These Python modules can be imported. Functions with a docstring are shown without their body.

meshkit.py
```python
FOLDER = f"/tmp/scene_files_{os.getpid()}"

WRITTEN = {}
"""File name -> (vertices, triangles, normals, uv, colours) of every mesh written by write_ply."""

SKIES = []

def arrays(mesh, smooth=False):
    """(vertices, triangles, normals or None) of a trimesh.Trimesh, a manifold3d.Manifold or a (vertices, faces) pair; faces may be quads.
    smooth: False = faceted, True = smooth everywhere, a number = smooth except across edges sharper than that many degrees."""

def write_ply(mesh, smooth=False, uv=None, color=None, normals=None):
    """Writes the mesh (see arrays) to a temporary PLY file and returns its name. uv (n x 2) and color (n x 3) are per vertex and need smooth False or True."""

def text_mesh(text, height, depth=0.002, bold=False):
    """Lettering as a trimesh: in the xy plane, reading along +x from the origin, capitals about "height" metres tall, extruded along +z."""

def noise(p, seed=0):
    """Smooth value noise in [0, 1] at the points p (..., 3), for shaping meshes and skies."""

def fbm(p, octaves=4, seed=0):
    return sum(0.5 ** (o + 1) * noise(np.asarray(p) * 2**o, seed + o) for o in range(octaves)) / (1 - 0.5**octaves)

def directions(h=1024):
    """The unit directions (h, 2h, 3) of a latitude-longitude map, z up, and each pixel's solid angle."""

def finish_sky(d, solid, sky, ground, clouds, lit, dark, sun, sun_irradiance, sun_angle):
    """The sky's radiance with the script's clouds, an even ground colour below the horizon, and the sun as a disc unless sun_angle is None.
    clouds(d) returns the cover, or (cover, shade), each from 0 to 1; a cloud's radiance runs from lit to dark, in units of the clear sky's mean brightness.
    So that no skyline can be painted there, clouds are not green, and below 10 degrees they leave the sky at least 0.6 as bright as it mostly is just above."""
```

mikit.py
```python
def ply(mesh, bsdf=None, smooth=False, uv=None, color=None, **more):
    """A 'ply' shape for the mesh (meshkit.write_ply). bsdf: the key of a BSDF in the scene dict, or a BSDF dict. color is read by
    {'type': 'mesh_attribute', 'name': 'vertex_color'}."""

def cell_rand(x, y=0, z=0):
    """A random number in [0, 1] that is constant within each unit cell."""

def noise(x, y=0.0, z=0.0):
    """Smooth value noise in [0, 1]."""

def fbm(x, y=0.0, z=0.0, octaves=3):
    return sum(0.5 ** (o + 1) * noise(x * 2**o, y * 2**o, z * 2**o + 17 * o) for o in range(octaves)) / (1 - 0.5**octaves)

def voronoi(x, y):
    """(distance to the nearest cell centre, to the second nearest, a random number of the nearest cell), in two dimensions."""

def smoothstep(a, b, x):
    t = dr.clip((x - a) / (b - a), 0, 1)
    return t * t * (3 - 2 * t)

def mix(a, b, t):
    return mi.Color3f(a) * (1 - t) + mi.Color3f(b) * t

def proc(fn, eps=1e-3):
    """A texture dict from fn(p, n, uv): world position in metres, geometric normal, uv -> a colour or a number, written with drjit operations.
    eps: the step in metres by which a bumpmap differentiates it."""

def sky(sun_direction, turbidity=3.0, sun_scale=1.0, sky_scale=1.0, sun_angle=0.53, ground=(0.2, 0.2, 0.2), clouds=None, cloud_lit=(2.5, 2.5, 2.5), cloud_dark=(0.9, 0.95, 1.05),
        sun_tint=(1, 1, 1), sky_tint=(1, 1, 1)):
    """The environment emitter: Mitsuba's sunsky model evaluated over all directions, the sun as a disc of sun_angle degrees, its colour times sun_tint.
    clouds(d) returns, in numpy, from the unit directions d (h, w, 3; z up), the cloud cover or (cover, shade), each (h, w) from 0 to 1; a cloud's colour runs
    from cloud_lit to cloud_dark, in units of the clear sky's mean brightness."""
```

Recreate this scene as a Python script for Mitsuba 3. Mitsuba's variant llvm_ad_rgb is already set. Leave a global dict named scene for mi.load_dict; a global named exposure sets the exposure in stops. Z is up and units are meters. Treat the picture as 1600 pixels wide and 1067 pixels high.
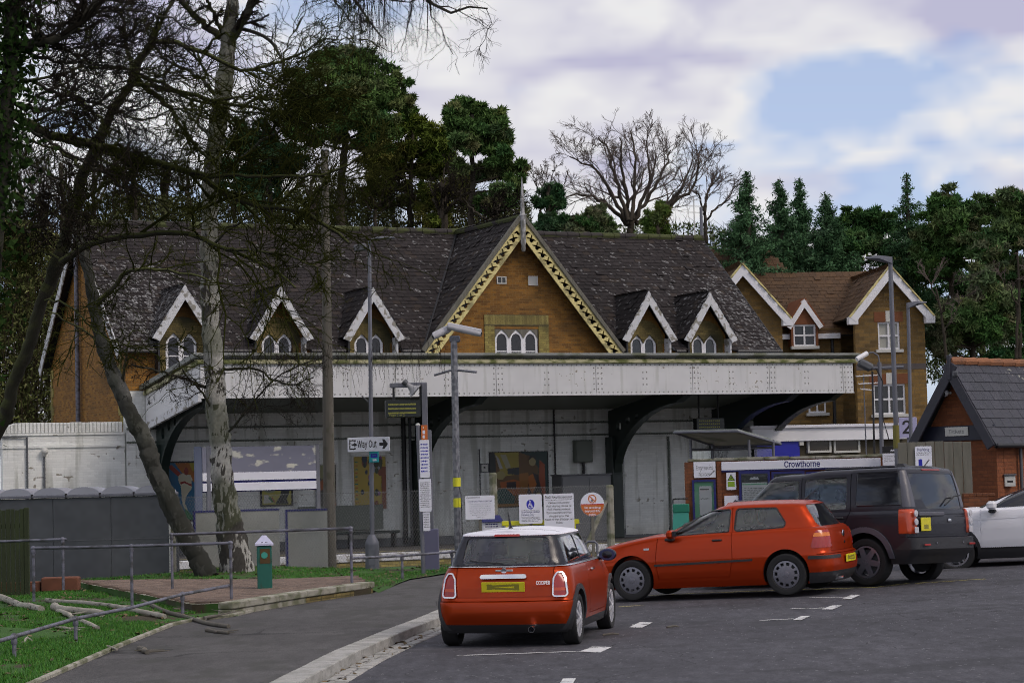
import math, random
import numpy as np, trimesh, shapely, mitsuba as mi, drjit as dr, mikit, meshkit
import shapely.geometry as sg
from shapely.ops import unary_union
import manifold3d as m3d
from mikit import proc, noise, fbm, voronoi, cell_rand, smoothstep, mix

# ------------------------------------------------------------------ camera, sky, exposure
FOC, CX, CY = 3500.0, 800.0, 533.5            # lens in pixels of a 1600 x 1067 picture
EYE = np.array([0.0, 0.0, 2.0])
PITCH, ROLL = math.atan((750 - CY) / FOC), 0.026
_f = np.array([0, math.cos(PITCH), math.sin(PITCH)])
_u = np.array([0, -math.sin(PITCH), math.cos(PITCH)])
_r = np.array([1.0, 0, 0])
CU, CR, CF = _u * math.cos(ROLL) + _r * math.sin(ROLL), _r * math.cos(ROLL) - _u * math.sin(ROLL), _f
scene, labels = {}, {}
scene['camera'] = {'type': 'perspective', 'fov': math.degrees(2 * math.atan(800 / FOC)), 'fov_axis': 'x', 'near_clip': 0.5, 'far_clip': 4000.0,
                   'to_world': mi.ScalarTransform4f().look_at(origin=EYE.tolist(), target=(EYE + CF).tolist(), up=CU.tolist())}


def cloud_cover(d):
    el = np.clip(d[..., 2], 0.02, 1)
    q = np.stack([d[..., 0] / (el + 0.25), d[..., 1] / (el + 0.25), el * 1.5], -1)
    q = q + (meshkit.fbm(q * np.array([8.0, 8.0, 11.0]) + 3.3, 3, seed=369) - 0.5)[..., None] * np.array([0.20, 0.20, 0.16])
    off = np.array([3.6147, 7.3613, 2.3687])
    n = meshkit.fbm(q * np.array([3.6, 3.6, 4.6]) + off, 6, seed=364)
    under = meshkit.fbm(q * np.array([3.6, 3.6, 4.6]) + off + np.array([0, 0, 0.30]), 5, seed=364)
    grey = meshkit.fbm(q * np.array([5.0, 5.0, 8.0]) + off[::-1], 5, seed=522)
    cover = np.clip((n - 0.38) / 0.12, 0, 1)
    shade = np.clip((under - 0.47) / 0.16, 0, 1) * np.clip((grey - 0.28) / 0.3, 0, 1)
    return 0.32 + 0.68 * cover, shade


scene['sky'] = mikit.sky((0.62, -0.42, 0.66), turbidity=3, sun_scale=0.27, sun_angle=22, clouds=cloud_cover, ground=(0.06, 0.06, 0.06),
                         cloud_lit=(2.45, 2.43, 2.45), cloud_dark=(1.5, 1.47, 1.95), sky_tint=(1.0, 0.97, 1.1), sun_tint=(0.90, 0.95, 1.12))
exposure = 2.02


# ------------------------------------------------------------------ places
def at(px, py, d):
    """The point seen at a pixel of the photograph, d metres in front of the camera."""
    return EYE + d * (CF + CR * (px - CX) / FOC + CU * (CY - py) / FOC)


def on_z(px, py, z=0.0):
    """The point of the horizontal plane z seen at a pixel."""
    v = CF + CR * (px - CX) / FOC + CU * (CY - py) / FOC
    return EYE + v * (z - EYE[2]) / v[2]


def pix(p):
    v = np.asarray(p, float) - EYE
    k = v @ CF
    return CX + FOC * (v @ CR) / k, CY - FOC * (v @ CU) / k, k


class Frame:
    """A plan frame: u along, w away, z up (z stays the world's)."""

    def __init__(self, origin, deg):
        a = math.radians(deg)
        self.o = np.array([origin[0], origin[1], 0.0])
        self.e1, self.e2 = np.array([math.cos(a), math.sin(a), 0]), np.array([-math.sin(a), math.cos(a), 0])
        self.m = np.eye(4)
        self.m[:3, 0], self.m[:3, 1], self.m[:3, 3] = self.e1, self.e2, self.o

    def on(self, px, py, w):
        """(u, z) on the vertical plane w = const seen at a pixel."""
        v = CF + CR * (px - CX) / FOC + CU * (CY - py) / FOC
        t = (w - (EYE - self.o) @ self.e2) / (v @ self.e2)
        p = EYE + t * v
        return (p - self.o) @ self.e1, p[2]

    def p(self, u, w, z):
        return self.o + self.e1 * u + self.e2 * w + np.array([0, 0, z])


# ------------------------------------------------------------------ meshes: (vertices, triangles)
def vf(m):
    if hasattr(m, 'to_mesh'):
        k = m.to_mesh()
        return np.array(k.vert_properties[:, :3], float), np.array(k.tri_verts, int)
    if isinstance(m, trimesh.Trimesh):
        return np.array(m.vertices), np.array(m.faces)
    return m


def cat(*ms):
    ms = [vf(m) for x in ms for m in (x if isinstance(x, list) else [x])]
    at_, V, F = 0, [], []
    for v, f in ms:
        V.append(v); F.append(f + at_); at_ += len(v)
    return np.vstack(V), np.vstack(F)


def move(m, M):
    v, f = vf(m)
    M = M.m if isinstance(M, Frame) else M
    v2 = v @ M[:3, :3].T + M[:3, 3]
    return v2, (f[:, ::-1] if np.linalg.det(M[:3, :3]) < 0 else f)


def T(x=0, y=0, z=0, rz=0, rx=0, ry=0, s=1.0):
    M = trimesh.transformations.euler_matrix(rx, ry, rz, 'sxyz')
    M[:3, :3] *= s
    M[:3, 3] = (x, y, z)
    return M


_BF = np.array([[0, 2, 3], [0, 3, 1], [4, 5, 7], [4, 7, 6], [0, 1, 5], [0, 5, 4], [2, 6, 7], [2, 7, 3], [0, 4, 6], [0, 6, 2], [1, 3, 7], [1, 7, 5]])


def box(x0, x1, y0, y1, z0, z1):
    v = np.array([[x, y, z] for z in (z0, z1) for y in (y0, y1) for x in (x0, x1)], float)
    return v, _BF


def cbox(x0, x1, y0, y1, z0, z1, c=0.01):
    """A box with chamfered edges."""
    c = min(c, (x1 - x0) / 2.2, (y1 - y0) / 2.2, (z1 - z0) / 2.2)
    p = []
    for x, sx in ((x0, 1), (x1, -1)):
        for y, sy in ((y0, 1), (y1, -1)):
            for z, sz in ((z0, 1), (z1, -1)):
                p += [(x, y + sy * c, z + sz * c), (x + sx * c, y, z + sz * c), (x + sx * c, y + sy * c, z)]
    return vf(m3d.Manifold.hull_points(np.array(p, float)))


def poly(pts):
    return pts if isinstance(pts, (sg.Polygon, sg.MultiPolygon)) else sg.Polygon(pts)


def extrude(shape, depth):
    """Shape in xy, extruded along +z by depth."""
    out = []
    for g in getattr(poly(shape), 'geoms', [poly(shape)]):
        if g.area > 1e-9:
            m = trimesh.creation.extrude_polygon(g, depth, engine='earcut')
            out.append(vf(m))
    return cat(out)


XZ = np.array([[1, 0, 0, 0], [0, 0, -1, 0], [0, 1, 0, 0], [0, 0, 0, 1.0]])


def wallshape(shape, w0, w1):
    """A shape drawn in (u, z), extruded from w0 to w1 (w1 > w0: away)."""
    return move(extrude(shape, w1 - w0), np.array([[1, 0, 0, 0], [0, 0, -1, w1], [0, 1, 0, 0], [0, 0, 0, 1.0]]))


def tube(p, r, n=8, cap=True):
    p = np.asarray(p, float)
    r = np.broadcast_to(np.asarray(r, float), (len(p),))
    t = np.gradient(p, axis=0)
    t /= np.linalg.norm(t, axis=1, keepdims=True) + 1e-12
    a = np.zeros_like(p)
    ref = np.array([0, 0, 1.0]) if abs(t[0, 2]) < 0.9 else np.array([1.0, 0, 0])
    for i in range(len(p)):
        ref = ref - t[i] * (ref @ t[i])
        ref /= np.linalg.norm(ref) + 1e-12
        a[i] = ref
    b = np.cross(t, a)
    g = np.arange(n) * 2 * np.pi / n
    v = p[:, None] + r[:, None, None] * (np.cos(g)[None, :, None] * a[:, None] + np.sin(g)[None, :, None] * b[:, None])
    i, j = np.meshgrid(np.arange(len(p) - 1), np.arange(n), indexing='ij')
    q = np.stack([i * n + j, i * n + (j + 1) % n, (i + 1) * n + (j + 1) % n, (i + 1) * n + j], -1).reshape(-1, 4)
    f = np.vstack([q[:, [0, 1, 2]], q[:, [0, 2, 3]]])
    v = v.reshape(-1, 3)
    if cap:
        k = len(v)
        v = np.vstack([v, p[0], p[-1]])
        j = np.arange(n)
        e = (len(p) - 1) * n
        f = np.vstack([f, np.stack([j * 0 + k, (j + 1) % n, j], 1), np.stack([j * 0 + k + 1, e + j, e + (j + 1) % n], 1)])
    return v, f


def lathe(prof, n=24, ang=None):
    """Profile [(radius, z), ...] turned about z."""
    prof = np.asarray(prof, float)
    g = np.arange(n) * 2 * np.pi / n
    v = np.stack([prof[:, :1] * np.cos(g), prof[:, :1] * np.sin(g), np.broadcast_to(prof[:, 1:], (len(prof), n))], -1).reshape(-1, 3)
    i, j = np.meshgrid(np.arange(len(prof) - 1), np.arange(n), indexing='ij')
    q = np.stack([i * n + j, i * n + (j + 1) % n, (i + 1) * n + (j + 1) % n, (i + 1) * n + j], -1).reshape(-1, 4)
    return v, np.vstack([q[:, [0, 1, 2]], q[:, [0, 2, 3]]])


def ball(c, r, sub=2, s=(1, 1, 1)):
    m = trimesh.creation.icosphere(subdivisions=sub)
    return np.array(m.vertices) * r * np.array(s) + np.array(c), np.array(m.faces)


def man(m):
    v, f = vf(m)
    return m3d.Manifold(m3d.Mesh(np.asarray(v, np.float32), np.asarray(f, np.uint32)))


def rrect(x0, x1, y0, y1, r):
    return sg.box(x0 + r, y0 + r, x1 - r, y1 - r).buffer(r, 6)


def textm(s, h, M, depth=0.003, bold=False, centre=True, width=None):
    """Lettering in a wall's (u, z) plane at M, facing -w."""
    m = meshkit.text_mesh(s, h, depth, bold)
    v, f = vf(m)
    if width:
        v[:, 0] *= width / np.ptp(v[:, 0])
    if centre:
        v[:, 0] -= (v[:, 0].min() + v[:, 0].max()) / 2
    return move((v, f), M @ XZ)


# ------------------------------------------------------------------ the scene's entries
def _free(key):
    if key not in scene and key not in labels:
        return key
    k = 1
    while f'{key}_{k:03d}' in scene or f'{key}_{k:03d}' in labels:
        k += 1
    return f'{key}_{k:03d}'


_used = set()


def thing(name, label, cat_, group=None, kind=None):
    key = name
    k = 0
    while key in _used or key in scene:
        k += 1
        key = f'{name}_{k:03d}'
    _used.add(key)
    labels[key] = {'label': label, 'category': cat_}
    if group: labels[key]['group'] = group
    if kind: labels[key]['kind'] = kind
    return key


def part(parent, name, mesh, bsdf, smooth=False, label=None, color=None, kind=None, uv=None):
    key = f'{parent}__{name}'
    k = 0
    base = key
    while key in scene:
        k += 1
        key = f'{base}_{k:03d}'
    d = mesh if isinstance(mesh, dict) else mikit.ply(vf(mesh), _ref(bsdf), smooth=smooth, color=color, uv=uv)
    scene[key] = d
    if label or kind:
        labels[key] = {}
        if label: labels[key]['label'] = label
        if kind: labels[key]['kind'] = kind
    return key


def single(name, mesh, bsdf, label, cat_, smooth=False, group=None, kind=None, color=None):
    key = thing(name, label, cat_, group, kind)
    scene[key] = mikit.ply(vf(mesh), _ref(bsdf), smooth=smooth, color=color)
    return key


def struct(name, mesh, bsdf, smooth=False, color=None):
    scene[name] = mikit.ply(vf(mesh), _ref(bsdf), smooth=smooth, color=color)
    labels[name] = {'kind': 'structure'}
    _used.add(name)
    return name


def _ref(b):
    return 'm_' + b if isinstance(b, str) and 'm_' + b in scene else b


rng = np.random.default_rng(7)
# ------------------------------------------------------------------ materials
def rgb(c):
    return {'type': 'rgb', 'value': [float(x) for x in c]}


def pr(name, color, rough=0.6, bump=None, bs=1.0, two=True, **kw):
    base = color if isinstance(color, dict) else rgb(color)
    b = {'type': 'principled', 'base_color': base, 'roughness': rough, **kw}
    if bump is not None:
        b = {'type': 'bumpmap', 'arbitrary': bump, 'scale': bs, 'bsdf': b}
    scene['m_' + name] = {'type': 'twosided', 'bsdf': b} if two else b
    return name


def df(name, color):
    scene[name] = {'type': 'twosided', 'bsdf': {'type': 'diffuse', 'reflectance': color if isinstance(color, dict) else rgb(color)}}
    return name


A25 = math.radians(25)


def brick_uv(p, n, ang, org=(0, 0)):
    e1x, e1y = math.cos(ang), math.sin(ang)
    u = (p.x - org[0]) * e1x + (p.y - org[1]) * e1y
    w = -(p.x - org[0]) * e1y + (p.y - org[1]) * e1x
    front = dr.abs(n.x * e1x + n.y * e1y) < 0.7
    return dr.select(front, u, w), p.z


def brick_fn(ang, dark, light, mortar, bh=0.075, bl=0.225, mw=0.10, dirt=0.4, dirtc=(0.03, 0.03, 0.022)):
    def fn(p, n, uv):
        u, z = brick_uv(p, n, ang)
        row = dr.floor(z / bh)
        uu = u / bl + 0.5 * (row - 2 * dr.floor(row / 2))
        col = dr.floor(uu)
        fz, fu = z / bh - row, uu - col
        joint = (fz < mw * 1.5) | (fu < mw * 0.55)
        r = cell_rand(col, row, 5)
        c = mix(dark, light, r * 0.75 + 0.25 * noise(u * 1.3, z * 1.3))
        c = c * (0.82 + 0.36 * noise(u * 40, z * 40))
        c = dr.select(joint, mi.Color3f(mortar) * (0.8 + 0.4 * noise(u * 7, z * 7)), c)
        d = smoothstep(0.48, 0.8, fbm(u * 0.7, z * 1.1, 3)) * dirt
        return mix(c, dirtc, d)
    return fn


def brick_h(ang, bh=0.075, bl=0.225, mw=0.10):
    def fn(p, n, uv):
        u, z = brick_uv(p, n, ang)
        row = dr.floor(z / bh)
        uu = u / bl + 0.5 * (row - 2 * dr.floor(row / 2))
        col = dr.floor(uu)
        fz, fu = z / bh - row, uu - col
        joint = (fz < mw * 1.5) | (fu < mw * 0.55)
        return dr.select(joint, 0.0, 1.0) * 0.006 + 0.003 * cell_rand(col, row, 2)
    return fn


def m_brick(name, ang, *a, **k):
    hk = {x: k[x] for x in ('bh', 'bl', 'mw') if x in k}
    pr(name, proc(brick_fn(ang, *a, **k)), 0.85, bump=proc(brick_h(ang, **hk), 0.004))


m_brick('brick_station', A25, (0.120, 0.050, 0.008), (0.300, 0.138, 0.020), (0.20, 0.135, 0.055), dirt=0.45, dirtc=(0.05, 0.03, 0.01))
m_brick('brick_yellow', A25, (0.16, 0.125, 0.035), (0.36, 0.30, 0.085), (0.13, 0.11, 0.05), dirt=0.85, dirtc=(0.045, 0.045, 0.018))
m_brick('brick_dim', A25, (0.085, 0.065, 0.022), (0.20, 0.155, 0.05), (0.09, 0.075, 0.035), dirt=0.9, dirtc=(0.03, 0.03, 0.014))
m_brick('brick_soldier', A25, (0.14, 0.11, 0.035), (0.30, 0.25, 0.08), (0.09, 0.075, 0.035), bh=0.36, bl=0.085, mw=.12, dirt=0.8, dirtc=(0.04, 0.04, 0.016))
m_brick('brick_orange', math.radians(-45), (0.17, 0.05, 0.018), (0.23, 0.072, 0.024), (0.15, 0.055, 0.025), dirt=0.3, dirtc=(0.06, 0.025, 0.012))
m_brick('brick_house', 0.12, (0.10, 0.060, 0.018), (0.255, 0.150, 0.040), (0.16, 0.11, 0.05), bh=0.15, bl=0.45, dirt=0.25)


def painted_brick(p, n, uv):
    u, z = brick_uv(p, n, A25)
    row = dr.floor(z / 0.075)
    uu = u / 0.225 + 0.5 * (row - 2 * dr.floor(row / 2))
    col = dr.floor(uu)
    joint = ((z / 0.075 - row) < 0.14) | ((uu - col) < 0.05)
    c = mi.Color3f(0.72, 0.735, 0.71) * (0.93 + 0.12 * cell_rand(col, row, 4)) * (0.85 + 0.2 * fbm(u * 1.2, z * 1.2, 7))
    c = c * dr.select(joint, 0.90, 1.0)
    st = smoothstep(0.52, 0.80, fbm(u * 6, z * 0.5, 2)) * 0.45
    c = mix(c, (0.20, 0.21, 0.16), st)
    low = smoothstep(0.75, 0.1, z) * (0.25 + 0.5 * fbm(u * 4, z * 3, 9))
    c = mix(c, (0.12, 0.12, 0.09), low * 0.8)
    chip = smoothstep(0.84, 0.88, noise(u * 9, z * 14, 1)) * smoothstep(0.66, 0.8, noise(u * 1.1, z * 1.7, 8)) * .8
    return mix(c, (0.16, 0.14, 0.10), chip)


pr('painted_brick', proc(painted_brick), 0.6, bump=proc(brick_h(A25), 0.004), bs=0.6)


def white_steel(p, n, uv):
    u = p.x * math.cos(A25) + p.y * math.sin(A25)
    c = mi.Color3f(0.57, 0.575, 0.585) * (0.9 + 0.14 * fbm(u * 2.2, p.z * 2.2, 1))
    st = smoothstep(0.55, 0.82, fbm(u * 9, p.z * 0.7, 5)) * 0.35
    c = mix(c, (0.30, 0.31, 0.27), st)
    sp = smoothstep(0.88, 0.92, noise(u * 21, p.z * 17, 3)) * smoothstep(0.66, 0.8, noise(u * 2, p.z * 3, 6))
    return mix(c, (0.14, 0.11, 0.06), sp * 0.9)


pr('white_steel', proc(white_steel), 0.45)
pr('white_flake', proc(lambda p, n, uv: mix((0.52, 0.53, 0.55), (0.22, 0.21, 0.18), smoothstep(0.52, 0.66, fbm(p.x * 7 + p.y * 3, p.z * 9, p.y * 5)))), 0.6)
pr('cream_wood', proc(lambda p, n, uv: mix((0.60, 0.52, 0.22), (0.18, 0.16, 0.07), smoothstep(0.40, 0.72, fbm(p.x * 4, p.z * 5, p.y * 4)) * 0.8)), 0.6)
pr('moss_trim', proc(lambda p, n, uv: mix((0.42, 0.40, 0.25), (0.10, 0.115, 0.03), smoothstep(0.38, 0.66, fbm(p.x * 3 + p.y * 2, p.z * 10, p.y * 3)))), 0.7)
pr('cap_trim', proc(lambda p, n, uv: mix((0.20, 0.21, 0.20), (0.10, 0.11, 0.07), smoothstep(0.4, 0.7, fbm(p.x * 2 + p.y, p.z * 4, 1)))), 0.6)


def lichen_w(p, n, uv):
    u = p.x * math.cos(A25) + p.y * math.sin(A25) + 8.5 * math.cos(A25) - 60.77 * math.sin(A25)
    u0 = u
    u = u + 0.83 * (-(p.x + 8.5) * math.sin(A25) + (p.y - 60.77) * math.cos(A25))
    a, b, k = voronoi(u * 4.6, p.z * 5.5)
    a2, b2, k2 = voronoi(u * 9.3 + 3.3, p.z * 11.0)
    dens = 0.025 + 0.75 * smoothstep(3.2, 0.5, u0) * smoothstep(9.4, 7.6, p.z) + 0.55 * smoothstep(17.5, 21.5, u0) * smoothstep(9.9, 6.9, p.z) + 0.10 * noise(u * 0.8, p.z * 0.8)
    r = 0.10 + 0.28 * cell_rand(dr.floor(k * 4000))
    ring = dr.select((a < r) & (a > r * 0.45) & (k < dens), 1.0, 0.0)
    dot = dr.select((a2 < 0.27) & (k2 < dens * 1.1), 0.8, 0.0)
    wob = smoothstep(0.35, 0.6, noise(u * 30, p.z * 30))
    return dr.maximum(ring, dot) * (0.3 + 0.7 * wob) * 0.85


scene['slate'] = {'type': 'twosided', 'bsdf': {'type': 'blendbsdf', 'weight': proc(lichen_w),
                  'a': {'type': 'principled', 'base_color': {'type': 'mesh_attribute', 'name': 'vertex_color'}, 'roughness': 0.9, 'specular': 0.2},
                  'b': {'type': 'diffuse', 'reflectance': rgb((0.30, 0.30, 0.30))}}}
scene['vcol'] = {'type': 'twosided', 'bsdf': {'type': 'principled', 'base_color': {'type': 'mesh_attribute', 'name': 'vertex_color'}, 'roughness': 0.8}}
scene['vcol_gloss'] = {'type': 'twosided', 'bsdf': {'type': 'principled', 'base_color': {'type': 'mesh_attribute', 'name': 'vertex_color'}, 'roughness': 0.35}}
scene['pane'] = {'type': 'principled', 'base_color': rgb((0.012, 0.014, 0.018)), 'roughness': 0.05, 'specular': 0.6}
scene['window_glass'] = {'type': 'thindielectric', 'specular_transmittance': rgb((0.86, 0.9, 0.88))}
scene['tint_glass'] = {'type': 'thindielectric', 'specular_transmittance': rgb((0.42, 0.46, 0.47))}
pr('white', (0.70, 0.70, 0.73), 0.4)
pr('sign_white', (0.66, 0.67, 0.74), 0.35)
pr('off_white', (0.50, 0.50, 0.47), 0.5)
pr('black', (0.012, 0.012, 0.014), 0.5)
pr('rubber', (0.013, 0.013, 0.014), 0.75)
pr('plastic_dark', (0.022, 0.022, 0.025), 0.5)
pr('dark_green', (0.008, 0.018, 0.015), 0.45)
pr('navy', (0.008, 0.010, 0.11), 0.35)
pr('blue', (0.010, 0.012, 0.33), 0.35)
pr('steel', proc(lambda p, n, uv: mix((0.19, 0.195, 0.225), (0.11, 0.115, 0.14), fbm(p.x * 9, p.y * 9, p.z * 3))), 0.5, metallic=0.35)
pr('rail_steel', proc(lambda p, n, uv: mix((0.165, 0.165, 0.21), (0.07, 0.07, 0.075), smoothstep(0.35, 0.75, fbm(p.x * 7, p.y * 7, p.z * 11)))), 0.5, metallic=0.3)
pr('chrome', (0.72, 0.73, 0.76), 0.12, metallic=1.0)
pr('alloy', (0.50, 0.50, 0.54), 0.3, metallic=0.8)
pr('grey_box', (0.085, 0.09, 0.10), 0.5)
pr('grey_green', (0.10, 0.115, 0.095), 0.5)
pr('lamp_yellow', (0.62, 0.60, 0.02), 0.4)
pr('green_wood', proc(lambda p, n, uv: mix((0.030, 0.045, 0.012), (0.012, 0.016, 0.006), fbm(p.x * 14, p.y * 14, p.z * 1.5))), 0.8)
pr('teal', proc(lambda p, n, uv: mix((0.008, 0.10, 0.075), (0.02, 0.05, 0.03), smoothstep(0.55, 0.8, fbm(p.x * 12, p.y * 12, p.z * 4)))), 0.5)
pr('pale_teal', (0.04, 0.28, 0.22), 0.45)
pr('lilac', (0.50, 0.50, 0.66), 0.45)


def pole_wood(p, n, uv):
    c = mix((0.135, 0.122, 0.102), (0.065, 0.060, 0.05), fbm(p.x * 22, p.y * 22, p.z * 0.9))
    return mix(c, (0.05, 0.05, 0.03), smoothstep(0.6, 0.75, fbm(p.x * 9, p.y * 9, p.z * 5)) * 0.6)


pr('pole_wood', proc(pole_wood), 0.85)
pr('grey_wood', proc(lambda p, n, uv: mix((0.17, 0.16, 0.135), (0.08, 0.08, 0.06), fbm(p.x * 16 + p.y * 12, p.y * 3, p.z * 1.2))), 0.85)
pr('concrete', proc(lambda p, n, uv: mix((0.26, 0.25, 0.21), (0.11, 0.115, 0.07), smoothstep(0.35, 0.7, fbm(p.x * 6, p.y * 6, p.z * 6, 4)))), 0.85)
pr('kerb_stone', proc(lambda p, n, uv: mix((0.27, 0.265, 0.25), (0.19, 0.188, 0.175), smoothstep(0.35, 0.75, fbm(p.x * 5, p.y * 5, p.z * 9, 4))) * (0.8 + 0.4 * noise(p.x * 60, p.y * 60, p.z * 60))), 0.85)


def asphalt(p, n, uv):
    a = noise(p.x * 55, p.y * 55)
    b = fbm(p.x * 0.5, p.y * 0.5, 4)
    c = mix((0.036, 0.035, 0.042), (0.060, 0.059, 0.069), b)
    c = c * (0.72 + 0.56 * a) * (0.70 + 0.60 * fbm(p.x * 8, p.y * 3.0, 6, 3)) * (0.86 + 0.28 * noise(p.x * 16, p.y * 5, 2))
    crack = dr.abs(fbm(p.x * 0.35, p.y * 0.5, 12, 4) - 0.5)
    c = mix(c, (0.012, 0.012, 0.013), smoothstep(0.0035, 0.001, crack) * 0.75)
    st = smoothstep(0.60, 0.72, fbm(p.x * 0.9 + 7, p.y * 1.6, 3)) * 0.45
    c = mix(c, (0.022, 0.022, 0.025), st)
    sp = dr.select(cell_rand(dr.floor(p.x * 34), dr.floor(p.y * 34), 3) > 0.992, 1.0, 0.0)
    return mix(c, (0.19, 0.19, 0.20), sp * 0.6)


grit = proc(lambda p, n, uv: 0.006 * noise(p.x * 70, p.y * 70) + 0.012 * noise(p.x * 22, p.y * 22), 0.004)
pr('asphalt', proc(asphalt), 0.75, bump=grit)


def path_fn(p, n, uv):
    c = mix((0.045, 0.043, 0.043), (0.074, 0.071, 0.071), fbm(p.x * 0.8, p.y * 0.8, 1))
    c = c * (0.78 + 0.44 * noise(p.x * 60, p.y * 60)) * (0.76 + 0.48 * fbm(p.x * 7, p.y * 3, 6, 3))
    st = smoothstep(0.55, 0.75, fbm(p.x * 2.2, p.y * 1.0, 5)) * 0.5
    c = mix(c, (0.035, 0.036, 0.03), st)
    crack = dr.abs(noise(p.x * 0.45, p.y * 0.9, 2) - 0.5)
    return mix(c, (0.015, 0.015, 0.015), smoothstep(0.006, 0.001, crack) * 0.7)


pr('path', proc(path_fn), 0.8, bump=grit)


def soil_grass(p, n, uv):
    c = mix((0.018, 0.050, 0.006), (0.030, 0.085, 0.010), fbm(p.x * 3, p.y * 3, 1))
    return mix(c, (0.035, 0.028, 0.014), smoothstep(0.52, 0.68, fbm(p.x * 1.6, p.y * 0.9, 5)))


pr('soil_grass', proc(soil_grass), 0.9)
pr('ground', proc(lambda p, n, uv: mix((0.030, 0.040, 0.012), (0.045, 0.038, 0.022), fbm(p.x * 0.3, p.y * 0.3, 2))), 0.95)
pr('ballast', proc(lambda p, n, uv: mix((0.06, 0.048, 0.036), (0.022, 0.018, 0.014), noise(p.x * 14, p.y * 14))), 0.9)
pr('rivet_dark', (0.17, 0.17, 0.165), 0.5)
pr('mirror_glass', (0.02, 0.025, 0.085), 0.12, specular=.6)
pr('marking', proc(lambda p, n, uv: mix((0.46, 0.46, 0.46), (0.11, 0.11, 0.11), smoothstep(0.56, 0.74, fbm(p.x * 9, p.y * 9, 2, 4)))), 0.7)
pr('marking_yellow', proc(lambda p, n, uv: mix((0.34, 0.29, 0.09), (0.10, 0.095, 0.06), smoothstep(0.45, 0.7, fbm(p.x * 9, p.y * 9, 2, 4)))), 0.7)
scene['grass_blade'] = {'type': 'twosided', 'bsdf': {'type': 'principled', 'base_color': {'type': 'mesh_attribute', 'name': 'vertex_color'}, 'roughness': 0.6}}
# ------------------------------------------------------------------ the ground
B = Frame(at(313, 623, 60.8), 25)             # the station: u along the canopy's girder, w away from the car park


def gz(x, y):
    """Height of the car park and verges."""
    x, y = np.asarray(x, float), np.asarray(y, float)
    z = 0.032 * np.clip(x - 0.8, 0, 14) + 0.002 * np.clip(y - 27, 0, 30)
    return z * np.clip((y - 12) / 14, 0, 1)


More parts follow.
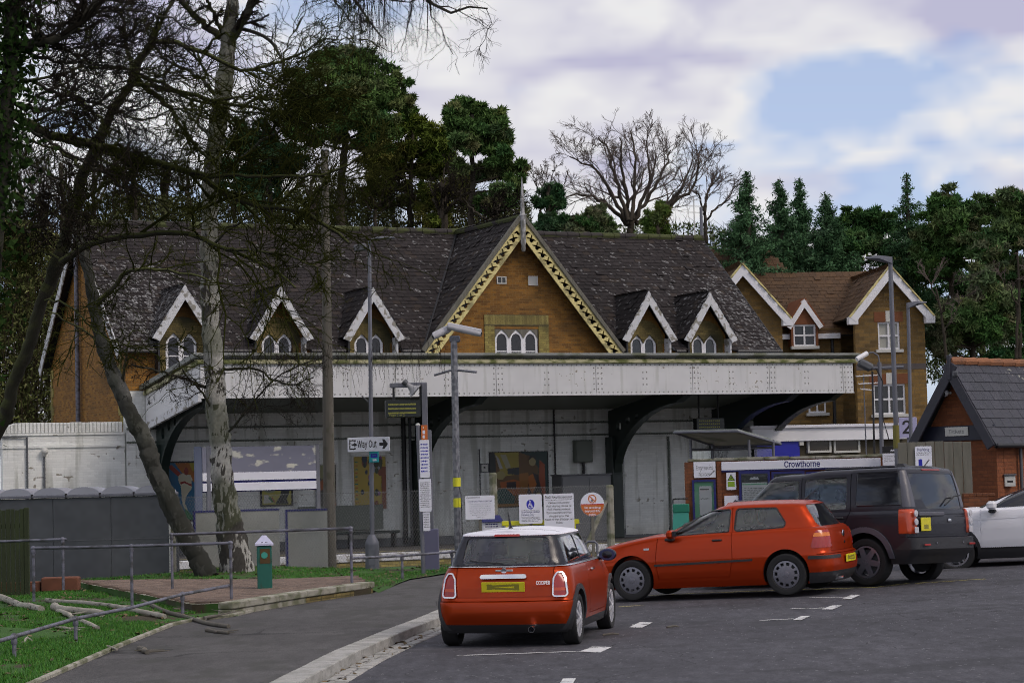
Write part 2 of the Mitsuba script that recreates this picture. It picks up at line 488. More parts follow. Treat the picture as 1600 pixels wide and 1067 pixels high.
def sheet(pts, step, dz=0.0, zf=gz):
    """A polygon of the plan laid on the terrain."""
    pg = poly([(p[0], p[1]) for p in pts]).buffer(0)
    x0, y0, x1, y1 = pg.bounds
    xs, ys = np.arange(x0 - step, x1 + step, step), np.arange(y0 - step, y1 + step, step)
    V, F, n = [], [], 0
    for i in range(len(xs) - 1):
        for j in range(len(ys) - 1):
            cell = sg.box(xs[i], ys[j], xs[i + 1], ys[j + 1])
            if not pg.intersects(cell):
                continue
            c = cell if pg.contains(cell) else pg.intersection(cell)
            for g in getattr(c, 'geoms', [c]):
                if g.geom_type == 'Polygon' and g.area > 1e-6:
                    if g.equals(cell):
                        v = np.array([(xs[i], ys[j]), (xs[i + 1], ys[j]), (xs[i + 1], ys[j + 1]), (xs[i], ys[j + 1])]); f = np.array([[0, 1, 2], [0, 2, 3]])
                    else:
                        v, f = trimesh.creation.triangulate_polygon(g, engine='earcut')
                    V.append(np.column_stack([v, zf(v[:, 0], v[:, 1]) + dz])); F.append(np.asarray(f) + n); n += len(v)
    V, F = np.vstack(V), np.vstack(F)
    nz = np.cross(V[F[:, 1]] - V[F[:, 0]], V[F[:, 2]] - V[F[:, 0]])[:, 2]
    F[nz < 0] = F[nz < 0][:, ::-1]
    return V, F


def wp(u, w):
    p = B.p(u, w, 0)
    return p[0], p[1]


def g2(px, py, z=0.0):
    """Plan position of a pixel on the ground."""
    for _ in range(4):
        p = on_z(px, py, z)
        z = float(gz(p[0], p[1]))
    return np.array([p[0], p[1]])


FW = -12.9                                     # the chain-link fence stands on this line, w
struct('ground', (np.array([[-900, -60, -1.6], [900, -60, -1.6], [900, 1500, 0.4], [-900, 1500, 0.4]], float), np.array([[0, 1, 2], [0, 2, 3]])), 'ground')

# footpath's kerb line, from near to far, and the car park beyond it
kerb_px = [(440, 1095), (500, 1067), (560, 1033), (625, 1003), (688, 977), (740, 953), (800, 925), (850, 899)]
kerb = [g2(*p) for p in kerb_px]
kerb[0] = kerb[1] + (kerb[1] - kerb[2]) * 2.0
edge_px = [(20, 1105), (95, 1067), (190, 1023), (280, 985), (372, 974)]     # the path's other edge
edge = [g2(*p) for p in edge_px]
edge[0] = edge[1] + (edge[1] - edge[2]) * 1.6
park = [(-30, 10)] + [tuple(k) for k in kerb] + [wp(9.5, FW + 0.2), wp(60, FW + 1), (60, 30), (60, 10)]
park[0] = (kerb[0][0] - 3, 10)
struct('car_park', sheet(park, 2.0), 'asphalt', smooth=True)
KH = 0.11
ramp_l = [g2(580, 937), g2(480, 951), g2(395, 966)]
path = [tuple(e) for e in edge] + [tuple(p) for p in ramp_l[::-1]] + [tuple(g2(640, 915)), tuple(g2(700, 905)), wp(8.2, FW + 0.15)] + [tuple(k) for k in kerb[::-1]]
struct('footpath', sheet(path, 1.0, KH), 'path', smooth=True)
# kerb stones, each a part
kt = thing('kerb', 'pale stone kerb curving along the footpath beside the parked hatchback with white roof', 'kerb', kind='structure')
del labels[kt]['label'], labels[kt]['category']
kl = sg.LineString(kerb)
L, s, i = kl.length, 0.0, 0
while s < L - 0.3:
    e = min(s + 0.915, L)
    a, b = np.array(kl.interpolate(s + 0.003).coords[0]), np.array(kl.interpolate(e - 0.003).coords[0])
    d = (b - a) / np.linalg.norm(b - a); n_ = np.array([-d[1], d[0]])
    if n_[0] > 0: n_ = -n_
    q = cbox(0, np.linalg.norm(b - a), 0, 0.30, -0.2, KH + 0.014, 0.010)
    M = np.eye(4); M[:3, 0] = (*d, 0); M[:3, 1] = (*n_, 0); M[:3, 3] = (a[0], a[1], float(gz(*a)) + rng.uniform(-.002, .002))
    part(kt, 'stone', move(q, M), 'kerb_stone', smooth=30)
    s = e
# gutter setts along the kerb
gs = []
for k in range(int((L - 0.2) / 0.2)):
    for r_ in range(2):
        a = np.array(kl.interpolate(0.1 + k * 0.2).coords[0]); b = np.array(kl.interpolate(0.27 + k * 0.2).coords[0])
        d = (b - a) / np.linalg.norm(b - a); n_ = np.array([d[1], -d[0]])
        if n_[0] < 0: n_ = -n_
        M = np.eye(4); M[:3, 0] = (*d, 0); M[:3, 1] = (*n_, 0); M[:3, 3] = (a[0] + n_[0] * (0.015 + 0.14 * r_), a[1] + n_[1] * (0.015 + 0.14 * r_), float(gz(*a)) + rng.uniform(-.008, .004))
        gs.append(move(cbox(0, 0.185, 0, 0.125, -0.05, 0.016, 0.012), M))
part(kt, 'gutter_setts', cat(gs), 'kerb_stone', smooth=30, kind='stuff')


# grass: a rising bank at the left, a verge behind the footpath
def bank_z(x, y):
    z = gz(x, y)
    d = np.clip(-5.0 - x - 0.03 * (y - 27), 0, 9)
    hump = 0.16 * np.exp(-(((x + 6.0) / 1.9) ** 2 + ((y - 47) / 2.6) ** 2))
    return z + 0.10 + 0.11 * d * np.clip((36 - y) / 8, 0, 1) + hump + 0.05 * meshkit.fbm(np.stack([x * 0.8, y * 0.8, x * 0], -1), 3, 5)


bank = [(edge[0][0] + 0.0, edge[0][1])] + [tuple(e) for e in edge[1:]] + [tuple(g2(372, 966)), tuple(g2(130, 925)), (-12, 38), (-16, 22)]
struct('grass_bank', sheet(bank, 0.5, -0.012, bank_z), 'soil_grass', smooth=True)
verge = [tuple(g2(250, 925)), tuple(g2(420, 928)), tuple(g2(560, 922)), tuple(g2(592, 936)), tuple(g2(640, 914)), tuple(g2(700, 904)), wp(7.5, FW + 0.15), wp(-16, FW + 0.15), (-14, 40)]
struct('grass_verge', sheet(verge, 0.5, 0.0, bank_z), 'soil_grass', smooth=True)


def blades(pg, n, h, seed, mask=None):
    r = np.random.default_rng(seed)
    x0, y0, x1, y1 = pg.bounds
    q = r.uniform((x0, y0), (x1, y1), (int(n * (x1 - x0) * (y1 - y0)), 2))
    q = q[shapely.contains_xy(pg, q[:, 0], q[:, 1])]
    bare = meshkit.fbm(np.stack([q[:, 0] * 1.3, q[:, 1] * 0.9, q[:, 0] * 0], -1), 3, 9)
    q = q[bare < r.uniform(0.42, 0.64, len(q))]
    m = len(q)
    a, hh = r.uniform(0, 6.283, m), h * r.uniform(0.5, 1.3, m)
    z = bank_z(q[:, 0], q[:, 1]) - 0.02
    w = r.uniform(0.005, 0.011, m)
    base = np.column_stack([q, z])
    side = np.column_stack([np.cos(a) * w, np.sin(a) * w, a * 0])
    lean = np.column_stack([r.normal(0, 0.4, m) * hh, r.normal(0, 0.4, m) * hh, hh + 0.02])
    V = np.stack([base - side, base + side, base + lean], 1).reshape(-1, 3)
    c = np.array([0.042, 0.175, 0.014]) * r.uniform(0.5, 1.25, (m, 1)) + np.array([0.05, 0.03, 0.0]) * r.uniform(0, 1, (m, 1)) ** 4
    return (V, np.arange(3 * m).reshape(-1, 3)), np.repeat(c, 3, 0)


gm, gc = blades(poly(bank).buffer(-0.03), 2100, 0.042, 3)
gm2, gc2 = blades(poly(verge).buffer(-0.05), 620, 0.045, 4)
k = thing('grass', 'short green grass on the bank and verge beside the footpath', 'grass', kind='stuff')
scene[k] = mikit.ply(cat(gm, gm2), 'grass_blade', smooth=False, color=np.vstack([gc, gc2]))

r = np.random.default_rng(15)
ltp = []
for pg_, n_ in ((poly(bank).buffer(-.05), 1500), (poly(verge).buffer(-.05), 900), (kl.buffer(.28), 500)):
    x0, y0, x1, y1 = pg_.bounds
    q = r.uniform((x0, y0), (x1, y1), (n_ * 4, 2)); q = q[shapely.contains_xy(pg_, q[:, 0], q[:, 1])][:n_]
    onk = n_ == 500
    z = (gz(q[:, 0], q[:, 1]) + .02 + (KH if False else 0)) if onk else bank_z(q[:, 0], q[:, 1]) + .022
    if onk:
        keep = np.array([kl.project(sg.Point(*p)) for p in q]); side_ = np.array([np.cross(np.array(kl.interpolate(min(k_ + .1, kl.length)).coords[0]) - np.array(kl.interpolate(k_).coords[0]), p - np.array(kl.interpolate(k_).coords[0])) for k_, p in zip(keep, q)])
        q, z = q[side_ < 0], z[side_ < 0]
    a = r.uniform(0, 6.28, len(q)); s_ = r.uniform(.02, .055, len(q))
    c = np.column_stack([q, z])
    d1 = np.column_stack([np.cos(a) * s_, np.sin(a) * s_, r.normal(0, .008, len(q))]); d2 = np.column_stack([-np.sin(a) * s_ * .5, np.cos(a) * s_ * .5, r.uniform(0, .02, len(q))])
    ltp.append(np.stack([c - d1, c + d2, c + d1, c - d2], 1))
ltp = np.concatenate(ltp)
k = thing('leaf_litter', 'brown fallen leaves scattered on the grass and along the kerb gutter', 'leaves', kind='stuff')
f_ = (np.arange(len(ltp)) * 4)[:, None, None] + np.array([[0, 1, 2], [0, 2, 3]])
scene[k] = mikit.ply((ltp.reshape(-1, 3), f_.reshape(-1, 3)), 'vcol', color=np.repeat(np.array([.12, .085, .045]) * r.uniform(.35, 1.5, (len(ltp), 1)), 4, 0))

# path edging, ramp of brick paving with a kerb wall
eg = thing('path_edging', '', '', kind='structure'); labels[eg] = {'kind': 'structure'}
el = sg.LineString(edge + [g2(395, 966)])
s = 0.0
while s < el.length - 0.2:
    e = min(s + 0.9, el.length)
    a, b = np.array(el.interpolate(s).coords[0]), np.array(el.interpolate(e - 0.01).coords[0])
    d = (b - a) / np.linalg.norm(b - a); n_ = np.array([-d[1], d[0]])
    M = np.eye(4); M[:3, 0] = (*d, 0); M[:3, 1] = (*n_, 0); M[:3, 3] = (a[0], a[1], float(gz(*a)))
    part(eg, 'edging_stone', move(cbox(0, np.linalg.norm(b - a), -0.03, 0.03, -0.1, KH + 0.045, 0.012), M), 'concrete', smooth=30)
    s = e
RZ = 0.27
rp = [g2(395, 966), g2(480, 951), g2(580, 937), g2(560, 921), g2(420, 927), g2(250, 926), g2(120, 928), g2(300, 968)]
ramp = thing('brick_ramp', '', '', kind='structure'); labels[ramp] = {'kind': 'structure'}
rpl = poly(rp).buffer(0)
part(ramp, 'bed', sheet(rp, 1.0, RZ - 0.035), 'concrete')
ex_ = np.array(rpl.exterior.coords)
sk = []
for a, b in zip(ex_[:-1], ex_[1:]):
    za, zb = float(gz(*a)) + RZ - .034, float(gz(*b)) + RZ - .034
    sk.append((np.array([[a[0], a[1], -.3], [b[0], b[1], -.3], [b[0], b[1], zb], [a[0], a[1], za]]), np.array([[0, 1, 2], [0, 2, 3]])))
part(ramp, 'side', cat(sk), 'soil_grass')
# paving bricks of the ramp
pv, pc = [], []
x0, y0, x1, y1 = rpl.bounds
for i in range(int((x1 - x0) / 0.23) + 1):
    for j in range(int((y1 - y0) / 0.115) + 1):
        cx, cy = x0 + (i + 0.5 * (j % 2)) * 0.23, y0 + j * 0.115
        if rpl.buffer(-0.08).contains(sg.Point(cx, cy)):
            m = cbox(cx - 0.11, cx + 0.11, cy - 0.052, cy + 0.052, float(gz(cx, cy)) + RZ - 0.04, float(gz(cx, cy)) + RZ + rng.uniform(-.003, .003), 0.006)
            pv.append(m); pc.append(np.tile(np.array([0.140, 0.100, 0.078]) * rng.uniform(0.65, 1.15), (len(m[0]), 1)))
part(ramp, 'paving_bricks', cat(pv), 'vcol', color=np.vstack(pc), kind='stuff')
rl = sg.LineString([g2(360, 973), g2(395, 967), g2(480, 952), g2(583, 936)])
s = 0.0
while s < rl.length - 0.1:
    e = min(s + 0.6, rl.length)
    a, b = np.array(rl.interpolate(s).coords[0]), np.array(rl.interpolate(e - 0.008).coords[0])
    d = (b - a) / np.linalg.norm(b - a); n_ = np.array([-d[1], d[0]])
    M = np.eye(4); M[:3, 0] = (*d, 0); M[:3, 1] = (*n_, 0); M[:3, 3] = (a[0], a[1], float(gz(*a)))
    part(ramp, 'coping_stone', move(cbox(0, np.linalg.norm(b - a), -0.04, 0.2, 0.2, RZ + 0.035, 0.015), M), 'concrete', smooth=30)
    part(ramp, 'kerb_block', move(cbox(0, np.linalg.norm(b - a), -0.01, 0.2, -0.1, 0.195, 0.01), M), 'brick_dim' if s > rl.length * 0.45 else 'concrete', smooth=30)
    s = e


# bay markings
def ground_strip(pts, width, dz=0.004):
    ln = sg.LineString(pts).buffer(width / 2, cap_style=2, join_style=2)
    return sheet(list(ln.exterior.coords)[:-1], 0.8, dz)


for a, b, t in (((713, 1024), (912, 1017), ((905, 1018.5), (925, 1010.5), (956, 1011), (938, 1019.5))),
                ((968, 977), (990, 975), ((983, 980), (1000, 972), (1020, 972.5), (1003, 981))),
                ((1187, 969), (1240, 966.5), ((1238, 969), (1252, 962.5), (1266, 962.5), (1252, 969))),
                ((1235, 951), (1288, 949.5), ((1284, 952), (1300, 946), (1316, 946), (1300, 952.5))),
                ((1266, 933.5), (1322, 932.5), ((1316, 936), (1330, 929.5), (1344, 929.5), (1330, 936))),
                ((866, 1072), (878, 1070), ((872, 1072), (880, 1060), (900, 1060), (892, 1074)))):
    bar = poly([g2(*p) for p in t])
    k = thing('bay_marking', '', '', kind='structure'); labels[k] = {'kind': 'structure'}
    scene[k] = mikit.ply(cat(ground_strip([g2(*a), g2(*b)], 0.07), sheet(list(bar.exterior.coords)[:-1], 0.8, 0.008)), 'm_marking')
k = 'yellow_line'; labels[k] = {'kind': 'structure'}; _used.add(k)
scene[k] = mikit.ply(cat(ground_strip([g2(1010, 930), g2(1160, 924), g2(1370, 917), g2(1420, 911)], 0.09), ground_strip([g2(1430, 911), g2(1540, 904)], 0.09),
                         ground_strip([g2(940, 950), g2(1006, 945)], 0.08)), 'm_marking_yellow')
# litter of the car park's surface: a dark twig on the tarmac
for i, (a, b) in enumerate((((1042, 982), (1060, 980)), ((942, 994), (967, 992)))):
    p, q = g2(*a), g2(*b)
    single('fallen_stick', tube([[*p, gz(*p) + .02], [*((p + q) / 2 + .02), gz(*p) + .03], [*q, gz(*q) + .015]], [0.012, 0.016, 0.01], 5), 'pole_wood',
           ['thin dark stick lying on the tarmac between the two orange cars', 'short dark stick lying on the tarmac right of the white-roofed hatchback'][i], 'stick')

# railway: trackbed, rails, platforms
struct('trackbed', move(box(-40, 60, FW + 0.2, -1.0, -2.2, -0.95), B), 'ballast')
rails = [move(box(-40, 60, w, w + 0.07, -0.95, -0.78), B) for w in (-2.2, -3.63, -5.6, -7.03)]
for r_ in rails:
    k = thing('rail', '', '', kind='structure'); labels[k] = {'kind': 'structure'}; scene[k] = mikit.ply(r_, 'm_steel')
struct('platform', move(box(-40, 60, -0.55, 16, -1.0, 0.08), B), 'path')
pe = thing('platform_edge', '', '', kind='structure'); labels[pe] = {'kind': 'structure'}
for i in range(42):
    u0 = -10 + i * 0.95
    part(pe, 'coping', move(cbox(u0, u0 + 0.93, -1.05, -0.56, -0.12, 0.088, 0.012), B), 'white_flake', smooth=30)
part(pe, 'yellow_stripe', move(box(-10, 30, 0.55, 0.68, 0.081, 0.0845), B), 'marking_yellow')
part(pe, 'platform_wall', move(box(-40, 60, -1.0, -0.8, -1.5, -0.13), B), 'brick_yellow')
struct('track_wall', cat(move(box(-16, 9.6, FW + 0.1, FW + 0.3, -1.5, 0.13), B)), 'concrete')
# ------------------------------------------------------------------ the station building
WW = 5.4                                      # the platform wall
UL, UR = -0.6, 21.25                          # the ends of the walls
WR, WB = 10.0, 14.6                           # ridge and back wall
ZE, ZR = 6.08, 10.33                          # eaves and ridge
st = thing('station_building', 'brick station building with steep lichened slate roof, gothic dormers and a large carved gable', 'station')
pitch = (ZR - ZE) / (WR - 5.0)


def wall(shape, w0, w1):
    return move(wallshape(shape, w0, w1), B)


part(st, 'platform_wall', wall(sg.box(UL, 0.0, UR, 4.9), WW, WW + 0.35), 'painted_brick')
dorm = [1.1, 4.07, 7.04, 16.6, 18.87]
DA, DH, DF = 7.98, 0.98, 6.45                  # dormer apex, half width of its boards, foot of the boards
up = sg.box(UL, 4.9, UR, ZE + 0.02)
up = unary_union([up] + [sg.Polygon([(u - 0.8, 4.9), (u + 0.8, 4.9), (u + 0.8, DF + 0.15), (u, DA - 0.2), (u - 0.8, DF + 0.15)]) for u in dorm])
up = up.union(sg.Polygon([(8.8, 6.0), (15.4, 6.0), (12.1, 9.95)]))


def lancets(u, z0, zs, n, w, gap=0.0, tip=0.22):
    """n pointed lights side by side: outer shape and the lights."""
    out, lights = [], []
    x = u - n * w / 2
    for i in range(n):
        a = x + i * w
        out.append(sg.Polygon([(a, z0), (a + w, z0), (a + w, zs), (a + w * 0.82, zs + tip * 0.62), (a + w / 2, zs + tip + 0.06), (a + w * 0.18, zs + tip * 0.62), (a, zs)]))
        lights.append(sg.Polygon([(a + .075, z0 + .07), (a + w - .075, z0 + .07), (a + w - .075, zs - 0.02), (a + w * 0.74, zs + tip * 0.48), (a + w / 2, zs + tip - 0.06), (a + w * 0.26, zs + tip * 0.48), (a + .075, zs - 0.02)]))
    return unary_union(out), lights


wins = []
for u in dorm:
    wins.append((u, 5.35, 6.32, 2, 0.47, WW - 0.03))
wins.append((12.05, 5.5, 6.47, 3, 0.5, WW - 0.03))
holes = [sg.box(u - n * w / 2 - 0.02, z0, u + n * w / 2 + 0.02, zs + 0.30) for u, z0, zs, n, w, _ in wins]
part(st, 'brick_front', wall(up.difference(unary_union(holes)), WW - 0.02, WW + 0.33), 'brick_station')
for u, z0, zs, n, w, wf in wins:
    o, ls = lancets(u, z0, zs, n, w)
    k = part(st, 'window', wall(o.difference(unary_union(ls)), WW + 0.03, WW + 0.10), 'white')
    kk = 'window' + k.split('__window')[1]
    for l in ls:
        part(st, kk + '__pane', wall(l.buffer(0.02), WW + 0.07, WW + 0.08), 'pane')
    bars = unary_union([sg.box(l.bounds[0], zs - 0.42, l.bounds[2], zs - 0.385) for l in ls])
    part(st, kk + '__glazing_bar', wall(bars, WW + 0.045, WW + 0.069), 'white')
    # yellow brick round the opening
    if n == 2:
        hood = sg.Point(u, zs + 0.02).buffer(0.74, 24).intersection(sg.box(u - 1, zs, u + 1, zs + 1)).union(sg.box(u - 0.68, z0, u + 0.68, zs))
        hood = hood.difference(holes[[x[0] for x in wins].index(u)].intersection(sg.box(u - .5, 0, u + .5, zs + .12)))
        hood = hood.difference(o)
        part(st, 'brick_surround', wall(hood, WW - 0.045, WW - 0.0205), 'brick_dim')
        part(st, 'tympanum', wall(sg.box(u - n * w / 2 - 0.02, zs - 0.05, u + n * w / 2 + 0.02, zs + 0.31).difference(o), WW - 0.01, WW + 0.09), 'brick_dim')
    else:
        sur = sg.box(u - 1.12, z0, u + 1.12, 6.86).difference(sg.box(u - 0.77, 0, u + 0.77, 6.9))
        part(st, 'soldier_lintel', wall(sg.box(u - 1.12, 6.862, u + 1.12, 7.22), WW - 0.05, WW - 0.0205), 'brick_soldier')
        for g in sur.geoms: part(st, 'brick_surround', wall(g, WW - 0.05, WW - 0.0205), 'brick_yellow')
        part(st, 'tympanum', wall(sg.box(u - .77, zs - 0.05, u + .77, 6.86).difference(o), WW + 0.0, WW + 0.09), 'grey_wood')
# vents in the gable
for i, px in enumerate(((783, 438), (832, 439))):
    u, z = B.on(*px, WW)
    h = 0.12 if i == 0 else 0.15
    k = part(st, 'vent', wall(sg.box(u - .17, z - h, u + .17, z + h).difference(sg.box(u - .13, z - h + .035, u + .13, z + h - .035)), WW - 0.05, WW - 0.021), 'off_white')
    kk = 'vent' + k.split('__vent')[1]
    part(st, kk + '__louvre', wall(sg.box(u - .129, z - h + .036, u + .129, z + h - .036), WW - 0.035, WW - 0.0215), 'off_white' if i else 'pane')
    if i == 0: part(st, kk + '__bar', wall(sg.box(u - .015, z - h + .036, u + .015, z + h - .036), WW - 0.05, WW - 0.036), 'off_white')
# end gable, back and right-hand walls
endg = sg.Polygon([(WW + .34, 0), (WB, 0), (WB, ZE), (WR, ZR - 0.12), (WW + .34, ZE + .15)])
ME = B.m @ np.array([[0, -1, 0, UL], [1, 0, 0, 0], [0, 0, 1, 0], [0, 0, 0, 1.0]])   # (w, z) drawings on the plane u = UL


def endwall(shape, d0, d1):
    return move(wallshape(shape, d0, d1), B.m @ np.array([[0, 1, 0, UL], [1, 0, 0, 0], [0, 0, 1, 0], [0, 0, 0, 1.0]]))


part(st, 'end_gable', endwall(endg, 0.0, 0.35), 'brick_station', label='orange brick gable end with a grey downpipe')
q = [sg.box(WB - (0.36 if i % 2 else 0.2), i * .3, WB, i * .3 + .29) for i in range(20)] + [sg.box(WW + .34, 3.9 + i * .3, WW + (0.75 if i % 2 else 0.55), 4.19 + i * .3) for i in range(8)]
for b in q: part(st, 'quoin', endwall(b, -0.03, -0.002), 'brick_yellow')
part(st, 'end_wall', move(wallshape(endg, 0, 0.35), B.m @ np.array([[0, 1, 0, UR - .35], [1, 0, 0, 0], [0, 0, 1, 0], [0, 0, 0, 1.0]])), 'brick_station')
part(st, 'rear_wall', wall(sg.box(UL + .36, 0, UR - .36, ZE), WB - .35, WB), 'brick_station')
up_, zp_ = B.on(119, 500, WR)
part(st, 'downpipe', tube([B.p(UL - 0.12, 10.6, z) for z in (2.5, 5, 7.5, 9.4)], 0.075, 10), 'rail_steel', smooth=True)


# roofs of single slates
def slates(ps, ts, tt, region, key, seed, sw=0.26, ex=0.20, dark=1.0, brown=0.0, name='slates', bsdf='slate'):
    """ps: a point; ts, tt: unit vectors along the eaves and up the slope; region in (s, t)."""
    r = np.random.default_rng(seed)
    nrm = np.cross(ts, tt)
    x0, y0, x1, y1 = region.bounds
    rows = np.arange(y0, y1, ex)
    S, Tt = [], []
    for j, t in enumerate(rows):
        s = np.arange(x0 - sw * (j % 2) * 0.5, x1 + sw, sw)
        S.append(s); Tt.append(np.full(len(s), t))
    S, Tt = np.concatenate(S), np.concatenate(Tt)
    ok = shapely.contains_xy(region.buffer(0.04), S + sw / 2, Tt + ex * 0.5)
    S, Tt = S[ok], Tt[ok]
    n = len(S)
    Tt = Tt + r.normal(0, 0.006, n)
    S = S + r.normal(0, 0.004, n)
    up_ = 0.012 + r.uniform(0, 0.012, n) + (r.random(n) > 0.97) * 0.03
    gap, th = 0.006, 0.014
    c = np.array([[gap, 0, 0], [sw - gap, 0, 0], [sw - gap, ex * 1.5, -1], [gap, ex * 1.5, -1], [gap, 0, 1], [sw - gap, 0, 1]])
    tw = r.normal(0, 0.004, n)
    P = ps + S[:, None] * ts + Tt[:, None] * tt
    V = np.stack([P + c[k, 0] * ts + c[k, 1] * tt + (np.where(c[k, 2] == 1, -th, 0) + np.where(c[k, 2] == -1, -0.004, up_ + tw * (1 if k in (1, 5) else -1)))[:, None] * nrm for k in range(6)], 1)
    f0 = np.array([[0, 1, 2], [0, 2, 3], [4, 5, 1], [4, 1, 0]])
    F = (np.arange(n) * 6)[:, None, None] + f0[None]
    g = r.uniform(0.76, 1.06, n) * dark * .92
    base = np.array([0.034, 0.029, 0.029]) + brown * np.array([0.03, 0.008, -0.008])
    pt = meshkit.fbm(np.stack([S * 0.9, Tt * 0.9, S * 0], -1), 3, seed)
    col = base * (g * (0.7 + 0.6 * pt))[:, None] + np.array([0.010, 0.006, 0.002]) * (r.random((n, 1)) > 0.90)
    V = V.reshape(-1, 3)
    tr = np.cross(V[F.reshape(-1, 3)[0, 1]] - V[F.reshape(-1, 3)[0, 0]], V[F.reshape(-1, 3)[0, 2]] - V[F.reshape(-1, 3)[0, 0]]) @ nrm
    F = F.reshape(-1, 3)
    if tr < 0: F = F[:, ::-1]
    return part(st if key is None else key.split('__')[0], (key.split('__', 1)[1] + '__' if key and '__' in key else '') + name, (V, F), bsdf, color=np.repeat(col, 6, 0), kind='stuff')


# the main roof: deck, slates, ridge
RL, RRt = UL - 0.28, UR + 0.32
W0 = 5.0
sl = math.hypot(WR - W0, ZR - ZE)
tt = B.e2 * (WR - W0) / sl + np.array([0, 0, (ZR - ZE) / sl])
pu = B.p(0, W0, ZE)
nrmf = np.cross(B.e1, tt)


def roofpt(u, w):
    return B.p(u, w, ZE + (w - W0) * pitch)


def t_of(w): return (w - W0) / (WR - W0) * sl


# gable roof ridge height equals the main ridge; valleys run from its feet to the ridge
GA, GF = 12.1, 3.42                           # apex u, half width at the eaves
gpitch = (10.22 - 6.0) / GF
reg = sg.box(RL, 0, RRt, sl)
gv = sg.Polygon([(GA - GF - .05, t_of(5.0)), (GA + GF + .05, t_of(5.0)), (GA, t_of(9.95))])
dcut = []
for u in dorm:
    wtop = W0 + (DA - ZE) / pitch
    dcut.append(sg.Polygon([(u - 0.9, -1), (u + 0.9, -1), (u + 0.9, t_of(W0 + (DF + .1 - ZE) / pitch)), (u, t_of(wtop)), (u - 0.9, t_of(W0 + (DF + .1 - ZE) / pitch))]))
regs = reg.difference(gv).difference(unary_union(dcut))
deck = cat([move(extrude(g, 0.05), np.column_stack([np.append(B.e1, 0), np.append(tt, 0), np.append(nrmf, 0), np.append(pu - nrmf * 0.055, 1)])) for g in getattr(regs, 'geoms', [regs])])
rf = part(st, 'roof', deck, 'black', label='dark slate roof spotted with white lichen')
slates(pu, B.e1, tt, regs, st + '__roof', 21)
ttb = -B.e2 * (WR - W0) / sl + np.array([0, 0, (ZR - ZE) / sl])
pb = B.p(0, 2 * WR - W0, ZE)
part(st, 'rear_roof', cat([move(box(RL, RRt, 0, sl, -0.05, 0.0), np.column_stack([np.append(B.e1, 0), np.append(ttb, 0), np.append(np.cross(B.e1, ttb), 0), np.append(pb, 1)]))]), 'plastic_dark')
rt = []
for i in range(50):
    u = RL + i * 0.45
    if u + .43 < RRt + .1:
        rt.append(tube([B.p(u, WR, ZR + .02), B.p(u + .43, WR, ZR + .015 + rng.uniform(0, .02))], 0.12, 8))
part(st, 'roof__ridge_tiles', cat(rt), pr('ridge_moss', proc(lambda p, n, uv: mix((0.055, 0.065, 0.02), (0.035, 0.03, 0.03), smoothstep(0.4, 0.6, noise(p.x * 3, p.y * 3, p.z * 5)))), 0.9), smooth=40, kind='stuff')
# verge boards at the two ends
for u, nm in ((RL - .04, 'left'), (RRt + .0, 'right')):
    for sgn in (1, -1):
        a = B.p(u, WR - sgn * 5.05, ZE - 0.06); b = B.p(u, WR, ZR - 0.03)
        d = (b - a) / np.linalg.norm(b - a); n_ = np.cross(B.e1, d) * sgn
        M = np.column_stack([np.append(d, 0), np.append(B.e1, 0), np.append(n_, 0), np.append(a, 1)])
        part(st, 'barge_board', move(cbox(0, np.linalg.norm(b - a), 0, .04, -.28, 0.03, .008), M), 'white_flake' if nm == 'left' else 'plastic_dark')
for a, b in ((RL, 0.2), (2.0, 3.1), (5.0, 6.1), (7.95, 8.7), (15.5, 15.65), (17.55, 17.9), (19.85, RRt)):
    part(st, 'eaves_gutter', tube([B.p(a, 4.93, ZE - .05), B.p(b, 4.93, ZE - .05)], 0.06, 8), 'plastic_dark', smooth=40)

